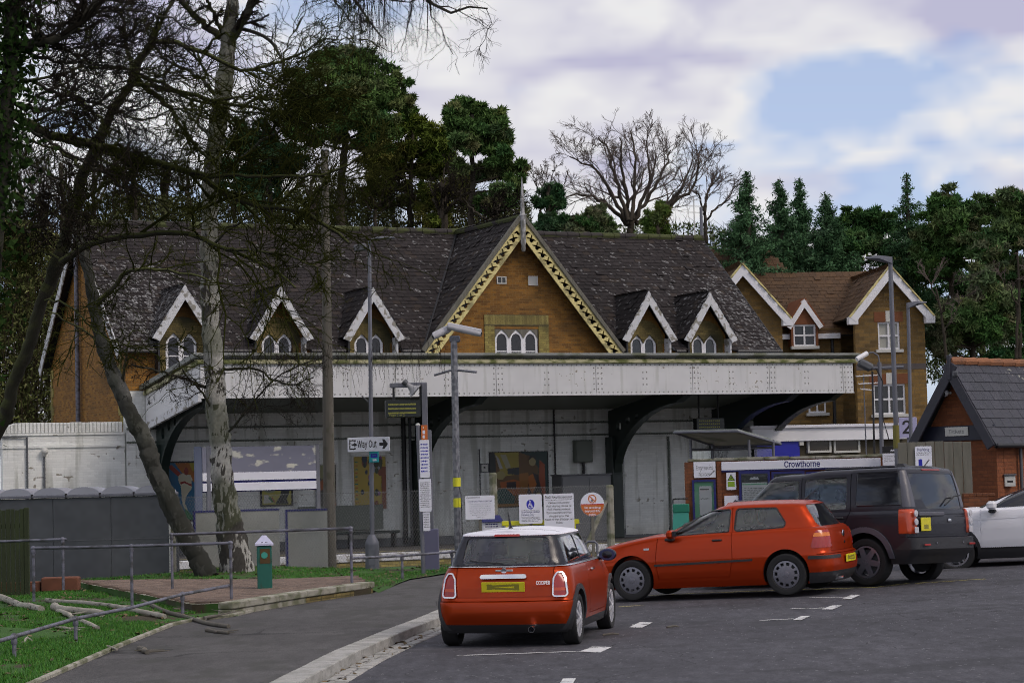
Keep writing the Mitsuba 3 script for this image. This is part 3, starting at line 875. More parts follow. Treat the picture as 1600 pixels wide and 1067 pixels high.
# the large carved gable
pr('finial_grey', proc(lambda p, n, uv: mix((0.34, 0.34, 0.35), (0.14, 0.14, 0.13), smoothstep(.4, .65, fbm(p.x * 9, p.y * 9, p.z * 4)))), .6)
for sgn in (-1, 1):
    # roof slope of the cross gable: a triangle from its verge back to the valley
    ftp = [(GA + sgn * (GF + .05), 5.98), (GA, 10.26)]
    s_ = math.hypot(GF + .05, 4.28)
    up_dir = -sgn * B.e1 * (GF + .05) / s_ + np.array([0, 0, 4.28 / s_])
    along = B.e2 * (1 if sgn < 0 else -1)
    p0 = B.p(GA + sgn * (GF + .05), 4.95, 5.98)
    if sgn < 0:
        reg2 = sg.Polygon([(0, 0), (-5.05, s_), (0, s_)])
        ts_ = -B.e2
    else:
        reg2 = sg.Polygon([(0, 0), (5.05, s_), (0, s_)])
        ts_ = B.e2
    nn = np.cross(ts_, up_dir)
    M = np.column_stack([np.append(ts_, 0), np.append(up_dir, 0), np.append(nn, 0), np.append(p0 - nn * .05, 1)])
    if nn[2] < 0: raise ValueError
    rk = part(st, 'gable_roof', move(extrude(reg2, 0.045), M), 'black')
    slates(p0, ts_, up_dir, reg2, rk, 31 + sgn, dark=0.8)
    # valley lead
    v0, v1 = B.p(GA + sgn * GF, 5.0, 6.1), B.p(GA, 10.0, 10.36)
    part(st, 'valley', tube([v0, v1], 0.035, 5), 'plastic_dark')
    # carved barge board, in the gable's plane
    bw = 0.40
    L_ = s_ - 0.05
    bd = sg.box(0, 0, L_, bw)
    cut = []
    for i in range(int(L_ / 0.30)):
        x = 0.22 + i * 0.30
        cut += [sg.Point(x, bw * .55).buffer(.07), sg.Polygon([(x - .02, bw * .5), (x + .20, bw * .80), (x + .15, bw * .60), (x + .06, bw * .42)]),
                sg.Polygon([(x, bw * .58), (x - .13, bw * .24), (x - .02, bw * .30), (x + .07, bw * .46)]), sg.Polygon([(x + .02, bw * .45), (x + .12, bw * .20), (x + .15, bw * .26), (x + .08, bw * .5)])]
    bd = bd.difference(unary_union(cut))
    a = B.p(GA + sgn * (GF + .04), 4.86, 6.0)
    dn = -np.cross(-B.e2, up_dir) * (1 if sgn < 0 else -1)
    dn = dn if dn[2] < 0 else -dn
    M = np.column_stack([np.append(up_dir, 0), np.append(dn, 0), np.append(B.e2, 0), np.append(a, 1)])
    kb = part(st, 'carved_barge_board', move(extrude(bd, 0.05), M), 'cream_wood', label='cream barge board pierced with carved leaf shapes')
    M2 = M.copy(); M2[:3, 3] = a - dn * 0.10 - B.e2 * 0.06
    part(st, 'verge_trim', move(cbox(0, L_ + .1, 0, .13, 0, .16, .015), M2), 'grey_wood')
    M3 = M.copy(); M3[:3, 3] = a + B.e2 * 0.25
    part(st, 'soffit_board', move(box(0.1, L_, 0.02, .30, 0, .08), M3), 'black')
part(st, 'finial', move(cat(lathe([(0, -1.0), (.05, -.98), (.075, -.9), (.06, -.8), (.085, -.7), (.085, 0.1), (.11, .16), (.07, .24), (.055, .6), (.075, .66), (.045, .72), (.02, 1.35), (0, 1.4)], 10)), T(*B.p(GA, 4.80, 10.15))), 'finial_grey', smooth=40)
part(st, 'gable_ridge', tube([B.p(GA, 4.9, 10.28), B.p(GA, 9.9, 10.36)], .11, 8), 'ridge_moss', smooth=40)

# dormers
for u in dorm:
    dk = part(st, 'dormer', cat([move(extrude(sg.Polygon([(u - 0.79, 5.0), (u + .79, 5.0), (u + .79, DF + .12), (u, DA - .25), (u - .79, DF + .12)]), 0.3), B.m @ np.array([[1, 0, 0, 0], [0, 0, 1, WW + .34], [0, 1, 0, 0], [0, 0, 0, 1.0]]))]), 'black')
    kk = 'dormer' + dk.split('__dormer')[1]
    for sgn in (-1, 1):
        s_ = math.hypot(DH, DA - DF)
        ud = -sgn * B.e1 * DH / s_ + np.array([0, 0, (DA - DF) / s_])
        p0 = B.p(u + sgn * DH, 5.0, DF)
        ts_ = B.e2 * (-1 if sgn < 0 else 1)
        w_lo, w_hi = W0 + (DF - ZE) / pitch - 5.0 + 0.1, W0 + (DA - ZE) / pitch - 5.0 + 0.1
        sg_ = -1 if sgn < 0 else 1
        reg3 = sg.Polygon([(0, 0), (sg_ * w_lo, 0), (sg_ * w_hi, s_), (0, s_)])
        nn = np.cross(ts_, ud)
        M = np.column_stack([np.append(ts_, 0), np.append(ud, 0), np.append(nn, 0), np.append(p0 - nn * .05, 1)])
        part(st, kk + '__dormer_roof', move(extrude(reg3, 0.045), M), 'black')
        slates(p0, ts_, ud, reg3, st + '__' + kk, 50 + int(u * 3) + sgn, dark=0.75)
        a = B.p(u + sgn * (DH + .03), 4.90, DF - .04)
        dn = np.cross(B.e2, ud); dn = dn if dn[2] < 0 else -dn
        M = np.column_stack([np.append(ud, 0), np.append(dn, 0), np.append(B.e2, 0), np.append(a, 1)])
        e = 0.0
        bdp = sg.Polygon([(0, 0), (s_ + .05, 0), (s_ - .19, .235), (0.05, .235)])
        part(st, kk + '__barge_board', move(extrude(bdp, 0.05), M), 'white_flake')
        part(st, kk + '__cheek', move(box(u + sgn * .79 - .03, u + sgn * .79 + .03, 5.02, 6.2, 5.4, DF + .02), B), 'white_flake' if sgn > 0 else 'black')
# the wall below the canopy: ledges, pipes, recesses
for z, d in ((3.76, .06), (3.36, .035)):
    part(st, 'string_course', wall(sg.box(UL, z, UR, z + .06), WW - d, WW - .001), 'grey_green')
for px, r_, m_, z1 in ((632, .07, 'black', 4.6), (642, .045, 'grey_box', 4.5), (868, .03, 'black', 4.3), (1046, .035, 'grey_green', 3.3), (750, .02, 'grey_box', 3.0)):
    u, _ = B.on(px, 760, WW - .06)
    part(st, 'wall_pipe', tube([B.p(u, WW - .08, 0.15), B.p(u, WW - .08, z1)], r_, 8), m_, smooth=True)
for a, b, z0, z1 in ((975, 1042, 0.16, 3.3), (1048, 1075, .16, 3.1)):
    u0, u1 = B.on(a, 760, WW)[0], B.on(b, 760, WW)[0]
    part(st, 'blocked_doorway', wall(sg.box(u0, z0, u1, z1), WW - .05, WW - .001), 'painted_brick')
part(st, 'plinth', wall(sg.box(UL, 0.08, UR, .34), WW - .04, WW - .001), 'grey_box')
# aerials on the ridge's end
for px, h, r_, m_ in ((1088, 1.5, .02, 'off_white'), (1099, 1.15, .055, 'steel')):
    u, z = B.on(px, 374, WR)
    k = single('roof_aerial' if r_ < .03 else 'flue_pipe', cat(tube([B.p(u, WR + .1, ZR - .1), B.p(u, WR + .1, ZR + h)], r_, 8), *([tube([B.p(u - .3, WR + .1, ZR + h - .1 - j * .22), B.p(u + .3, WR + .1, ZR + h - .1 - j * .22)], .012, 5) for j in range(3)] if r_ < .03 else [lathe([(0.09, 0), (.10, .08), (.06, .1)], 10)][:0])), m_,
               'thin white television aerial standing on the right end of the slate roof' if r_ < .03 else 'short grey metal flue pipe beside the aerial on the slate roof', 'aerial' if r_ < .03 else 'pipe')

# ------------------------------------------------------------------ the canopy
ca = thing('platform_canopy', 'wide platform canopy with pale riveted steel girder front on dark green brackets', 'canopy')
UE = 21.05
ju = [0.0] + [B.on(px, 600, 0)[0] for px in (460, 618, 775, 931, 1082, 1202, 1317)] + [UE]
ZB, ZT = 4.46, 5.36
for a, b in zip(ju, ju[1:]):
    part(ca, 'girder_panel', wall(sg.box(a + .009, ZB, b - .009, ZT), -.02, .02), 'white_steel')
rv = []
for a, b in zip(ju, ju[1:]):
    for u in np.arange(a + .09, b - .05, .155):
        rv.append((u, ZB + .05)); rv.append((u + .03, ZT - .045))
    for z in np.arange(ZB + .15, ZT - .1, .155):
        rv += [(a + .07, z), (a + .19, z), (b - .07, z)] if a > 0 else [(b - .07, z)]
    if b - a > 2:
        for z in (ZB + .28, ZB + .45, ZB + .64): rv += [((a + b) / 2 - .06, z), ((a + b) / 2 + .06, z)]
rb = ball((0, 0, 0), 0.023, 1, (1, .8, 1))
part(ca, 'rivets', cat([(rb[0] + B.p(u, -.022, z), rb[1]) for u, z in rv]), 'rivet_dark', smooth=True, kind='stuff')
part(ca, 'girder_flange', wall(sg.box(0, ZB - .03, UE, ZB - .001), -.04, .14), 'white_steel')
part(ca, 'girder_back', wall(sg.box(0, ZB, UE, ZT), .03, .05), 'dark_green')
part(ca, 'lower_moulding', move(cat(cbox(-.10, UE + .12, -.12, .1, ZT + .002, ZT + .10, .02), cbox(-.12, UE + .14, -.07, .1, ZT + .1, ZT + .13, .01)), B), 'moss_trim')
part(ca, 'cornice', move(cat(cbox(-.15, UE + .16, -.10, .1, ZT + .17, ZT + .21, .01), cbox(-.16, UE + .2, -.20, .1, ZT + .212, ZT + .30, .02)), B), 'cap_trim')
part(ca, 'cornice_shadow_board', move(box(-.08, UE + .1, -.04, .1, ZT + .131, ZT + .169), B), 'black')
DR = 0.62                                      # the canopy falls towards the wall
cs = np.array([(0.0, ZB), (0.0, ZT), (WW - .05, ZT - DR), (WW - .05, ZB - DR)])
ML = B.m @ np.array([[0, 1, 0, 0], [1, 0, 0, 0], [0, 0, 1, 0], [0, 0, 0, 1.0]])


def along_w(shape, u0, u1):
    return move(wallshape(shape, u0, u1), ML)


part(ca, 'end_panel', along_w(sg.Polygon([(0.03, ZB + .12), (0.03, ZT), (WW - .05, ZT - DR), (WW - .05, ZB + .12 - DR)]), -.02, .02), 'white_steel')
part(ca, 'end_flange', along_w(sg.Polygon([(-.03, ZB - .12), (-.03, ZB + .10), (WW - .05, ZB + .10 - DR), (WW - .05, ZB - .12 - DR)]), -.07, .02), 'white_flake')
part(ca, 'end_cornice', along_w(sg.Polygon([(-.1, ZT + .17), (-.1, ZT + .3), (WW + .8, ZT + .3 - DR * 1.13), (WW + .8, ZT + .17 - DR * 1.13)]), -.2, .02), 'cap_trim')
part(ca, 'end_moulding', along_w(sg.Polygon([(-.1, ZT + .01), (-.1, ZT + .12), (WW - .05, ZT + .12 - DR), (WW - .05, ZT + .01 - DR)]), -.1, .02), 'moss_trim')
part(ca, 'canopy_roof', along_w(sg.Polygon([(.1, ZT + .05), (.1, ZT + .14), (WW - .06, ZT + .14 - DR), (WW - .06, ZT + .05 - DR)]), .03, UE - .03), 'plastic_dark')
part(ca, 'soffit', along_w(sg.Polygon([(.1, ZB + .36), (.1, ZB + .42), (WW - .06, ZB + .42 - DR), (WW - .06, ZB + .36 - DR)]), .03, UE - .03), 'grey_green')
for px in (250, 655, 958, 1120, 1185):
    u, _ = B.on(px, 720, WW - .2)
    k = part(ca, 'bracket', along_w(sg.Polygon([(WW - .06, ZB + .3 - DR), (.15, ZB + .34), (.15, ZB + .02)] + [(WW - .45 - 3.2 * (1 - math.cos(a)) * 1.42, 1.9 + 2.35 * math.sin(a)) for a in np.linspace(1.5, 0, 14)] + [(WW - .06, 1.6)]).buffer(0).difference(unary_union([sg.Point(WW - .75 - j * .62, 3.62 + j * .20 - .1 * (j > 1)).buffer(.17 - .03 * j) for j in range(3)]).buffer(0) if px < 1100 else sg.Point(0, 0).buffer(.001)), u - .06, u + .06), 'dark_green', label='dark green curved canopy bracket')
    kk = 'bracket' + k.split('__bracket')[1]
    part(ca, kk + '__flange', along_w(sg.LineString([(.15, ZB + .01)] + [(WW - .45 - 3.2 * (1 - math.cos(a)) * 1.42, 1.9 + 2.35 * math.sin(a)) for a in np.linspace(1.5, 0, 14)]).buffer(.03), u - .13, u + .13), 'dark_green')
    part(ca, kk + '__column', move(cbox(u - .19, u + .19, WW - .5, WW - .03, .08, 3.3, .02), B), 'dark_green')
# ------------------------------------------------------------------ things round the station
def flat(o, deg=0.0):
    """A Frame through the plan position of o."""
    return Frame((o[0], o[1]), deg)


def sq(fr, c, px0, py0, px1, py1, w=0.0):
    """(u0, z0, u1, z1) of a pixel rectangle on a frame's plane."""
    a, b = fr.on(px0, (py0 + py1) / 2, w)[0], fr.on(px1, (py0 + py1) / 2, w)[0]
    m = (px0 + px1) / 2
    return a, fr.on(m, py1, w)[1], b, fr.on(m, py0, w)[1]


def fwall(fr, shape, w0, w1):
    return move(wallshape(shape, w0, w1), fr)


def FM(fr, u, w, z, s=1.0):
    return fr.m @ T(u, w, z, s=s)


# --- low white wall at the left
t = thing('white_wall', 'low white-painted brick wall with brick-on-edge coping at the left platform end', 'wall')
a, z0, b, z1 = sq(B, 0, 4, 660, 206, 770, WW)
b = UL - 0.05
part(t, 'wall_face', fwall(B, sg.box(a, 0.0, b, z1 - .32), WW, WW + .3), 'painted_brick')
part(t, 'band', fwall(B, sg.box(a - .03, z1 - .72, b, z1 - .64).union(sg.box(a - .03, z1 - .36, b, z1 - .30)), WW - .05, WW + .3), 'painted_brick')
n = 0
u = a
while u < b - .1:
    part(t, 'coping_brick', move(cbox(u + .003, u + .106, WW - .045, WW + .3, z1 - .298, z1 + rng.uniform(-.006, .008) - (.12 * max(0, 1 - n / 3.)) , .012), B), 'painted_brick', smooth=30)
    u += .109; n += 1
for px, h in ((42, 683), (69, 705)):
    u, z = B.on(px, h, WW - .06)
    k = part(t, 'conduit', tube([B.p(u, WW - .06, .2), B.p(u, WW - .06, z)] + ([B.p(u - .9, WW - .06, z + .02)] if px == 42 else []), .03, 8), 'grey_box', smooth=30)
    if px == 69: part(t, 'lamp', cat(ball(B.p(u, WW - .14, z), .10, 2), tube([B.p(u, WW - .02, z - .1), B.p(u, WW - .14, z - .12)], .05, 8)), 'off_white', smooth=True)

# --- grey cycle shelter with domed roof lights
S = flat(at(265, 903, 46.6), 3)
t = thing('cycle_shelter', 'long grey panelled shelter with a row of domed roof lights at the left', 'shelter')
u0 = S.on(-60, 840, 0)[0]
zt = S.on(200, 766, 0)[1]
zb = 0.1
pn = []
m = 0.0
while -m > u0:
    part(t, 'panel', move(cbox(-m - 1.19, -m - .0, 0, .05, zb + .02, zt - .12, .006), S), pr('shelter_grey', proc(lambda p, n, uv: mix((0.075, 0.082, 0.092), (0.050, 0.056, 0.064), fbm(p.x * 1.2, p.z * 1.6, 2)) * (0.9 + 0.2 * noise(p.x * 9, p.z * 9))), 0.6) if m == 0 else 'shelter_grey')
    m += 1.195
part(t, 'mid_rail', move(box(u0, 0, -.012, -.003, .98, 1.0), S), 'grey_box')
part(t, 'eaves_rail', move(cbox(u0, 0.03, -.06, 1.9, zt - .115, zt - .06, .01), S), 'steel')
part(t, 'corner_trim', move(cbox(.001, .035, -.01, .06, zb, zt - .12, .005), S), 'off_white')
part(t, 'side_panel', move(box(.0, .03, .07, 1.85, zb, zt - .13), S), 'shelter_grey')
m = 0.0
while -m > u0 + .5:
    d = []
    for w in np.linspace(0, 1.8, 7):
        pass
    g = np.linspace(0, math.pi, 11)
    prof = sg.Polygon([(-m - .345 - .335 * math.cos(x), zt - .058 + .155 * math.sin(x)) for x in g])
    part(t, 'roof_dome', fwall(S, prof, -.04, 1.85), pr('dome_grey', (0.30, 0.31, 0.36), 0.25, clearcoat=0.5) if m == 0 else 'dome_grey', smooth=40)
    part(t, 'dome_clip', move(cbox(-m - .73, -m - .69, -.06, .0, zt - .13, zt - .03, .005), S), 'black')
    m += .70

# --- green slatted gate at the far left
G = flat(at(38, 908, 40.5), 2)
t = thing('slatted_fence', 'dark green close-boarded fence at the far left edge', 'fence')
zt = G.on(20, 795, 0)[1]
for i in range(14):
    part(t, 'slat', move(cbox(-i * .082 - .075, -i * .082, rng.uniform(0, .006), .025, .12, zt - .02 * (i % 3 == 1) - (.0), .004), G), 'green_wood')
part(t, 'post', move(cbox(.003, .09, -.01, .08, .1, zt + .02, .008), G), 'green_wood')
part(t, 'rail', move(box(-1.2, 0, .026, .07, zt - .35, zt - .27), G), 'green_wood')

# --- tubular handrails
def handrail(label, px_rail, posts, d, r=.024, low=None, grp=None):
    t = thing('handrail', label, 'railing')
    pts = [at(x, y, dd) for (x, y), dd in zip(px_rail, d)]
    part(t, 'top_rail', tube(np.array(pts), r, 8), 'rail_steel', smooth=True)
    for (x, y0, y1), dd in posts:
        a, b = at(x, y0, dd), at(x, y1 + 3, dd)
        b = np.array([a[0], a[1], b[2]])
        part(t, 'post', tube([a, b], r, 8), 'rail_steel', smooth=True)
        part(t, 'fitting', cat(ball(a, r * 1.75, 1, (1, 1, .9)), tube([a - [0, 0, .0], a - [0, 0, .085]], r * 1.45, 8)), 'rail_steel', smooth=True)
    if low:
        part(t, 'low_rail', tube(np.array([at(x, y, dd) for (x, y), dd in low]), r, 8), 'rail_steel', smooth=True)
    return t


handrail('grey tubular handrail with a second sloping rail beside the grass bank', [(52, 856), (125, 855), (205, 853), (358, 848)], [((52, 856, 936), 35.2), ((205, 853, 998), 34.9), ((360, 848, 964), 34.6)], [35.2, 35.05, 34.9, 34.6],
         low=[((-60, 1018), 22.8), ((22, 994), 24.8), ((118, 966), 27.6), ((205, 949), 30.6), ((285, 928), 33.2), ((360, 914), 34.6)])
for x, y0, y1, d in ((22, 994, 1056, 24.8), (118, 966, 1024, 27.6), (285, 928, 974, 33.2)):
    a = at(x, y0, d); b = np.array([a[0], a[1], at(x, y1, d)[2] - .1])
    part('handrail', 'post', tube([a, b], .024, 8), 'rail_steel', smooth=True)
    part('handrail', 'fitting', cat(ball(a, .042, 1), tube([a, a - [0, 0, .085]], .035, 8)), 'rail_steel', smooth=True)
handrail('short grey handrail in front of the slatted fence at the left edge', [(-40, 847), (0, 846), (104, 842)], [((98, 842, 918), 39.0)], [39.6, 39.4, 39.0])
handrail('grey tubular handrail passing behind the birch trunks and the green bollard', [(268, 835), (410, 830), (546, 825)], [((268, 835, 928), 38.6), ((548, 825, 924), 38.2)], [38.6, 38.4, 38.2])
handrail('low grey knee rail along the grass verge left of the white-roofed hatchback', [(548, 872), (628, 868), (706, 862), (780, 857)], [((628, 868, 910), 42.6), ((706, 862, 902), 45.0)], [38.2, 42.6, 45.0, 47.2])

# --- bollard
d = 37.9
c = at(414, 922, d)
t = thing('bollard', 'square green bollard with a pale lilac pyramid cap beside the birch', 'bollard')
zb, zt = c[2] - .1, at(414, 852, d)[2]
M = T(c[0], c[1], 0, rz=.12)
part(t, 'shaft', move(cbox(-.125, .125, -.125, .125, zb, zt, .012), M), 'teal')
capm = vf(m3d.Manifold.hull_points(np.array([(x * .155, y * .155, z) for x in (-1, 1) for y in (-1, 1) for z in (zt + .002, zt + .035)] + [(x * .035, y * .035, zt + .17) for x in (-1, 1) for y in (-1, 1)])))
part(t, 'cap', move(capm, M), 'lilac')
for i in (-1, 1): part(t, 'cap_hole', move(cbox(i * .035 - .02, i * .035 + .02, -.142, -.10, zt + .03, zt + .06, .004), M), 'black')
part(t, 'rust_plate', move(cbox(-.075, .095, -.134, -.1255, zt - .30, zt - .05, .003), M), pr('rust', (0.075, 0.045, 0.015), .8))
part(t, 'disc', move(cat([(v @ np.array([[1, 0, 0], [0, 0, 1], [0, 1, 0.]]), f[:, ::-1]) for v, f in [lathe([(0, .001), (.055, .001), (.055, .012), (0, .012)], 20)]]), M @ T(.0, -.147, zt - .16)), 'pale_teal')

# --- birch logs and sticks on the bank
def gzb(x, y): return float(bank_z(np.array(x), np.array(y)))


logs = [('thick white birch log lying on the grass at the left edge', [(-20, 938), (15, 949), (38, 962), (68, 972)], .085),
        ('short white birch log lying below the sloping rail, cut end to the right', [(86, 966), (108, 974), (160, 979)], .088),
        ('long pale birch branch lying across the bank behind the rail', [(74, 948), (112, 952), (190, 962), (257, 977)], .06),
        ('pale forked birch branch lying beside the middle rail post', [(92, 972), (115, 985), (153, 1000)], .05),
        ('slim pale branch lying near the foot of the bank', [(88, 1003), (126, 1004)], .03),
        ('long dark branch whose tip reaches the footpath', [(222, 948), (262, 966), (330, 986), (356, 990)], .045),
        ('thin grey branch lying across the path edging by the handrail end', [(320, 978), (345, 973), (378, 966)], .03),
        ('dark crooked branch lying in front of the brick ramp', [(270, 962), (300, 960), (322, 956)], .035),
        ('thin curled white twig on the lower grass', [(36, 1030), (42, 1023), (50, 1026)], .02),
        ('slim dark branch lying on the footpath corner', [(322, 996), (340, 998), (357, 1000)], .035),
        ('short stub of branch on the footpath edge', [(219, 1027), (230, 1033)], .045),
        ('small pale stick lying in the lowest grass', [(168, 1024), (184, 1030)], .022)]
bark_pale = pr('birch_log', proc(lambda p, n, uv: mix(mix((0.36, 0.34, 0.29), (0.17, 0.155, 0.125), fbm(p.x * 6, p.y * 6, p.z * 6)), (0.035, 0.03, 0.025), smoothstep(0.60, 0.72, fbm(p.x * 13, p.y * 6, p.z * 20)) * .85)), 0.8)
for lb, pts, r in logs:
    r *= .8
    P = []
    for x, y in pts:
        q = g2(x, y + 4, .12)
        P.append(np.array([q[0], q[1], 0]))
    P = np.array(P)
    tt_ = np.linspace(0, 1, len(P)); ts2 = np.linspace(0, 1, 9)
    Q = np.column_stack([np.interp(ts2, tt_, P[:, i]) for i in range(3)])
    Q[:, :2] += rng.normal(0, r * .35, (9, 2))
    onpath = 'footpath' in lb
    Q[:, 2] = [(gzb(x, y) if not onpath else float(gz(x, y)) + KH) + r * .75 for x, y, _ in Q]
    k = thing('birch_log' if r > .044 else 'fallen_branch', lb, 'log' if r > .044 else 'branch')
    mm = [tube(Q, r * np.linspace(1, .75, 9) * (1 + rng.normal(0, .06, 9)), 9)]
    if .022 < r < .06:
        for j in (3, 5, 7):
            dd = rng.normal(0, 1, 3); dd[2] = abs(dd[2]) * .12
            dd = dd / np.linalg.norm(dd)
            mm.append(tube([Q[j], Q[j] + dd * .14 + [0.03, 0, 0], Q[j] + dd * .26], [r * .4, r * .3, r * .15], 5))
    scene[k] = mikit.ply(cat(mm), bark_pale and 'm_birch_log' if ('white' in lb or 'pale' in lb) else 'm_pole_wood', smooth=40)
# brick planter
t = thing('brick_planter', 'low terracotta block wall at the end of the sloping path on the bank', 'wall')
q = g2(122, 934, .15)
Pq = Frame((q[0], q[1]), 4)
zz = 0.16
part(t, 'cap_block', move(cbox(-.68, 0, 0, .42, zz, zz + .26, .02), Pq), pr('terracotta', proc(lambda p, n, uv: mix((0.17, 0.062, 0.035), (0.09, 0.035, 0.02), fbm(p.x * 5, p.y * 5, p.z * 5))), .85))
for i in range(7):
    part(t, 'brick', move(cbox(-.70 - .225 * i - .215, -.70 - .225 * i, .05, .3, zz, zz + .19, .012), Pq), 'terracotta')

# --- wooden pole
a, b = at(507, 236, 49.5), at(516, 893, 49.5)
b[2] -= .2
t = thing('telegraph_pole', 'tall grey wooden pole standing on the verge left of the way out sign', 'pole')
ts2 = np.linspace(0, 1, 8)
part(t, 'shaft', tube(b + (a - b) * ts2[:, None], np.interp(ts2, [0, .5, 1], [.145, .115, .075]), 12), 'pole_wood', smooth=True)
part(t, 'cap', tube([a, a + [0, 0, .03]], [.09, .05], 10), 'steel')

# --- lamp post with two heads and the way out sign
D = 48.0
Lm = flat(at(582, 886, D), 0)
def fz(fr, px, py, w=0.0): return fr.on(px, py, w)


zb, zt = fz(Lm, 583, 890)[1], fz(Lm, 577, 386)[1]
t = thing('lamp_post', 'slim grey lamp post with two heads that carries the way out sign', 'lamp post')
lean = (fz(Lm, 577, 386)[0])
part(t, 'column', tube([Lm.p(lean * k, 0, zb + (zt - zb) * k) for k in (.03, .5, .8, 1)], [.05, .045, .042, .04], 12), 'steel', smooth=True)
part(t, 'base', move(lathe([(0, 0), (.15, 0), (.15, .62), (.145, .70), (.075, .84), (.05, .86)], 16), T(*Lm.p(0, 0, zb - .1))), 'steel', smooth=40)
h = Lm.p(lean, 0, zt)
part(t, 'arm', tube([h, h + [.02, 0, .12], h + [.10, 0, .17], h + [.35, 0, .19]], .035, 8), 'steel', smooth=True)
part(t, 'lamp_head', move(cbox(.14, .56, -.09, .09, .15, .21, .03), T(*h)), 'steel', smooth=40)
part(t, 'floodlight', move(cbox(-.33, -.06, -.1, .1, -.06, .09, .025), T(*h, ry=-.15)), 'grey_box', smooth=40)
part(t, 'bracket', tube([Lm.p(lean * .6, 0, fz(Lm, 578, 632)[1]), Lm.p(lean * .6 - .2, 0, fz(Lm, 565, 618)[1])], .014, 6), 'grey_box')
part(t, 'door', move(cbox(-.07, .07, -.157, -.14, zb + .1, zb + .45, .004), Lm), 'steel')
u0, z0, u1, z1 = sq(Lm, 0, 543, 683, 609, 707, -.08)
WO = Frame(Lm.p(u0, -.08, 0), -14)
wl = (u1 - u0) / math.cos(math.radians(14))
t = thing('way_out_sign', 'white sign reading Way Out with an arrow on the slim lamp post', 'sign')
part(t, 'board', move(cbox(0, wl, 0, .05, z0 + .02, z1, .006), WO), 'sign_white')
hh = z1 - z0 - .02
zc = (z0 + .02 + z1) / 2
part(t, 'lettering', textm('Way Out', hh * .47, FM(WO, wl * .47, -.001, zc - hh * .2), .003, True, width=wl * .46), 'black')
ar = sg.Polygon([(0, -.03), (.08, -.03), (.055, -.09), (.10, -.09), (.17, 0), (.10, .09), (.055, .09), (.08, .03), (0, .03)])
import shapely.affinity as aff
part(t, 'arrow', fwall(WO, aff.translate(aff.scale(ar, hh / .27, hh / .27, origin=(0, 0)), wl * .765, zc), -.004, 0), 'black')
ic = sg.box(-.08, -.10, .06, .10).difference(sg.box(-.055, -.075, .07, .075)).union(sg.box(.03, -.10, .06, -.06)).union(sg.box(.03, .06, .06, .10)).union(sg.Polygon([(-.03, -.018), (.03, -.018), (.03, -.05), (.10, 0), (.03, .05), (.03, .018), (-.03, .018)]))
part(t, 'exit_symbol', fwall(WO, aff.translate(aff.scale(ic, hh / .30, hh / .30, origin=(0, 0)), wl * .13, zc), -.004, 0), 'black')
u0, z0, u1, z1 = sq(Lm, 0, 577, 705, 592, 722, -.075)
t = thing('small_teal_sign', 'small teal sign fixed below the way out sign', 'sign')
part(t, 'board', move(cbox(u0, u1, -.09, -.06, z0, z1, .004), Lm), pr('teal_sign', (0.01, 0.32, 0.36), .35))
part(t, 'blue_print', fwall(Lm, sg.box(u0 + .03, z0 + .10, u1 - .03, z1 - .05).difference(sg.box(u0 + .06, z0 + .14, u1 - .06, z0 + .15)), -.093, -.0905), 'blue')
part(t, 'white_print', fwall(Lm, sg.box(u0 + .07, z0 + .03, u1 - .05, z0 + .07), -.093, -.0905), 'sign_white')

# --- departure display on its cranked post
D = 47.0
Dp = flat(at(667, 888, D), 0)
zb = Dp.on(672, 890, 0)[1]
ztop = Dp.on(663, 598, 0)[1]
ux = Dp.on(666, 740, 0)[0]
t = thing('display_post', 'cranked grey steel post holding a hanging departure board', 'post')
part(t, 'shaft', move(cbox(ux - .06, ux + .06, -.06, .06, zb + .75, ztop, .01), Dp), 'steel')
uR = Dp.on(674, 858, 0)[0]
part(t, 'base', move(cbox(uR - .16, uR + .16, -.14, .14, zb - .1, zb + .86, .015), Dp), pr('base_lilac', (0.10, 0.10, 0.165), .45))
part(t, 'sleeve', move(cbox(ux - .03, ux + .13, -.09, .09, zb + .86, Dp.on(670, 672, 0)[1], .01), Dp), 'steel')
uL = Dp.on(609, 605, 0)[0]
part(t, 'arm', move(cbox(uL, ux + .06, -.05, .05, ztop - .09, ztop + .01, .012), Dp), 'steel')
for px in (615, 657):
    u = Dp.on(px, 615, 0)[0]
    part(t, 'hanger', move(cbox(u - .025, u + .025, -.03, .03, Dp.on(px, 627, 0)[1], ztop - .085, .006), Dp), 'black')
t = thing('departure_board', 'black hanging departure board with rows of amber text', 'display')
u0, z0, u1, z1 = sq(Dp, 0, 604, 627, 659, 652, 0)
DB = Frame(Dp.p(u0, -.16, 0), 9)
w_ = (u1 - u0)
part(t, 'case', move(cbox(0, w_, 0, .3, z0, z1 + .03, .012), DB), pr('display_green', (0.010, 0.014, 0.012), .35))
for i in range(3):
    for x0, x1 in ((.06, .36), (.38, .84)):
        z = z1 - .05 - i * .09
        part(t, 'text_row', fwall(DB, unary_union([sg.box(w_ * x, z - .03, w_ * x + .017, z) for x in np.arange(x0, x1, .03)]), -.004, -.0005), pr('amber', (0.30, 0.30, 0.05), .5) if i == 0 else 'amber')
part(t, 'page_text', textm('Page 1 of 2', .045, FM(DB, w_ * .3, -.001, z0 + .025), .003), 'amber')
t = thing('horn_loudspeaker', 'grey horn loudspeaker hanging under the display arm', 'loudspeaker')
c = Dp.p(Dp.on(640, 606, 0)[0], -.05, Dp.on(640, 606, 0)[1])
part(t, 'horn', move(lathe([(.0, 0), (.04, 0), (.05, .06), (.075, .13), (.13, .20), (.18, .24), (.165, .235), (.06, .12), (0, .10)], 18), T(*(c + [-.05, 0, .08]), ry=2.3)), pr('horn_grey', (.30, .30, .31), .4), smooth=40)
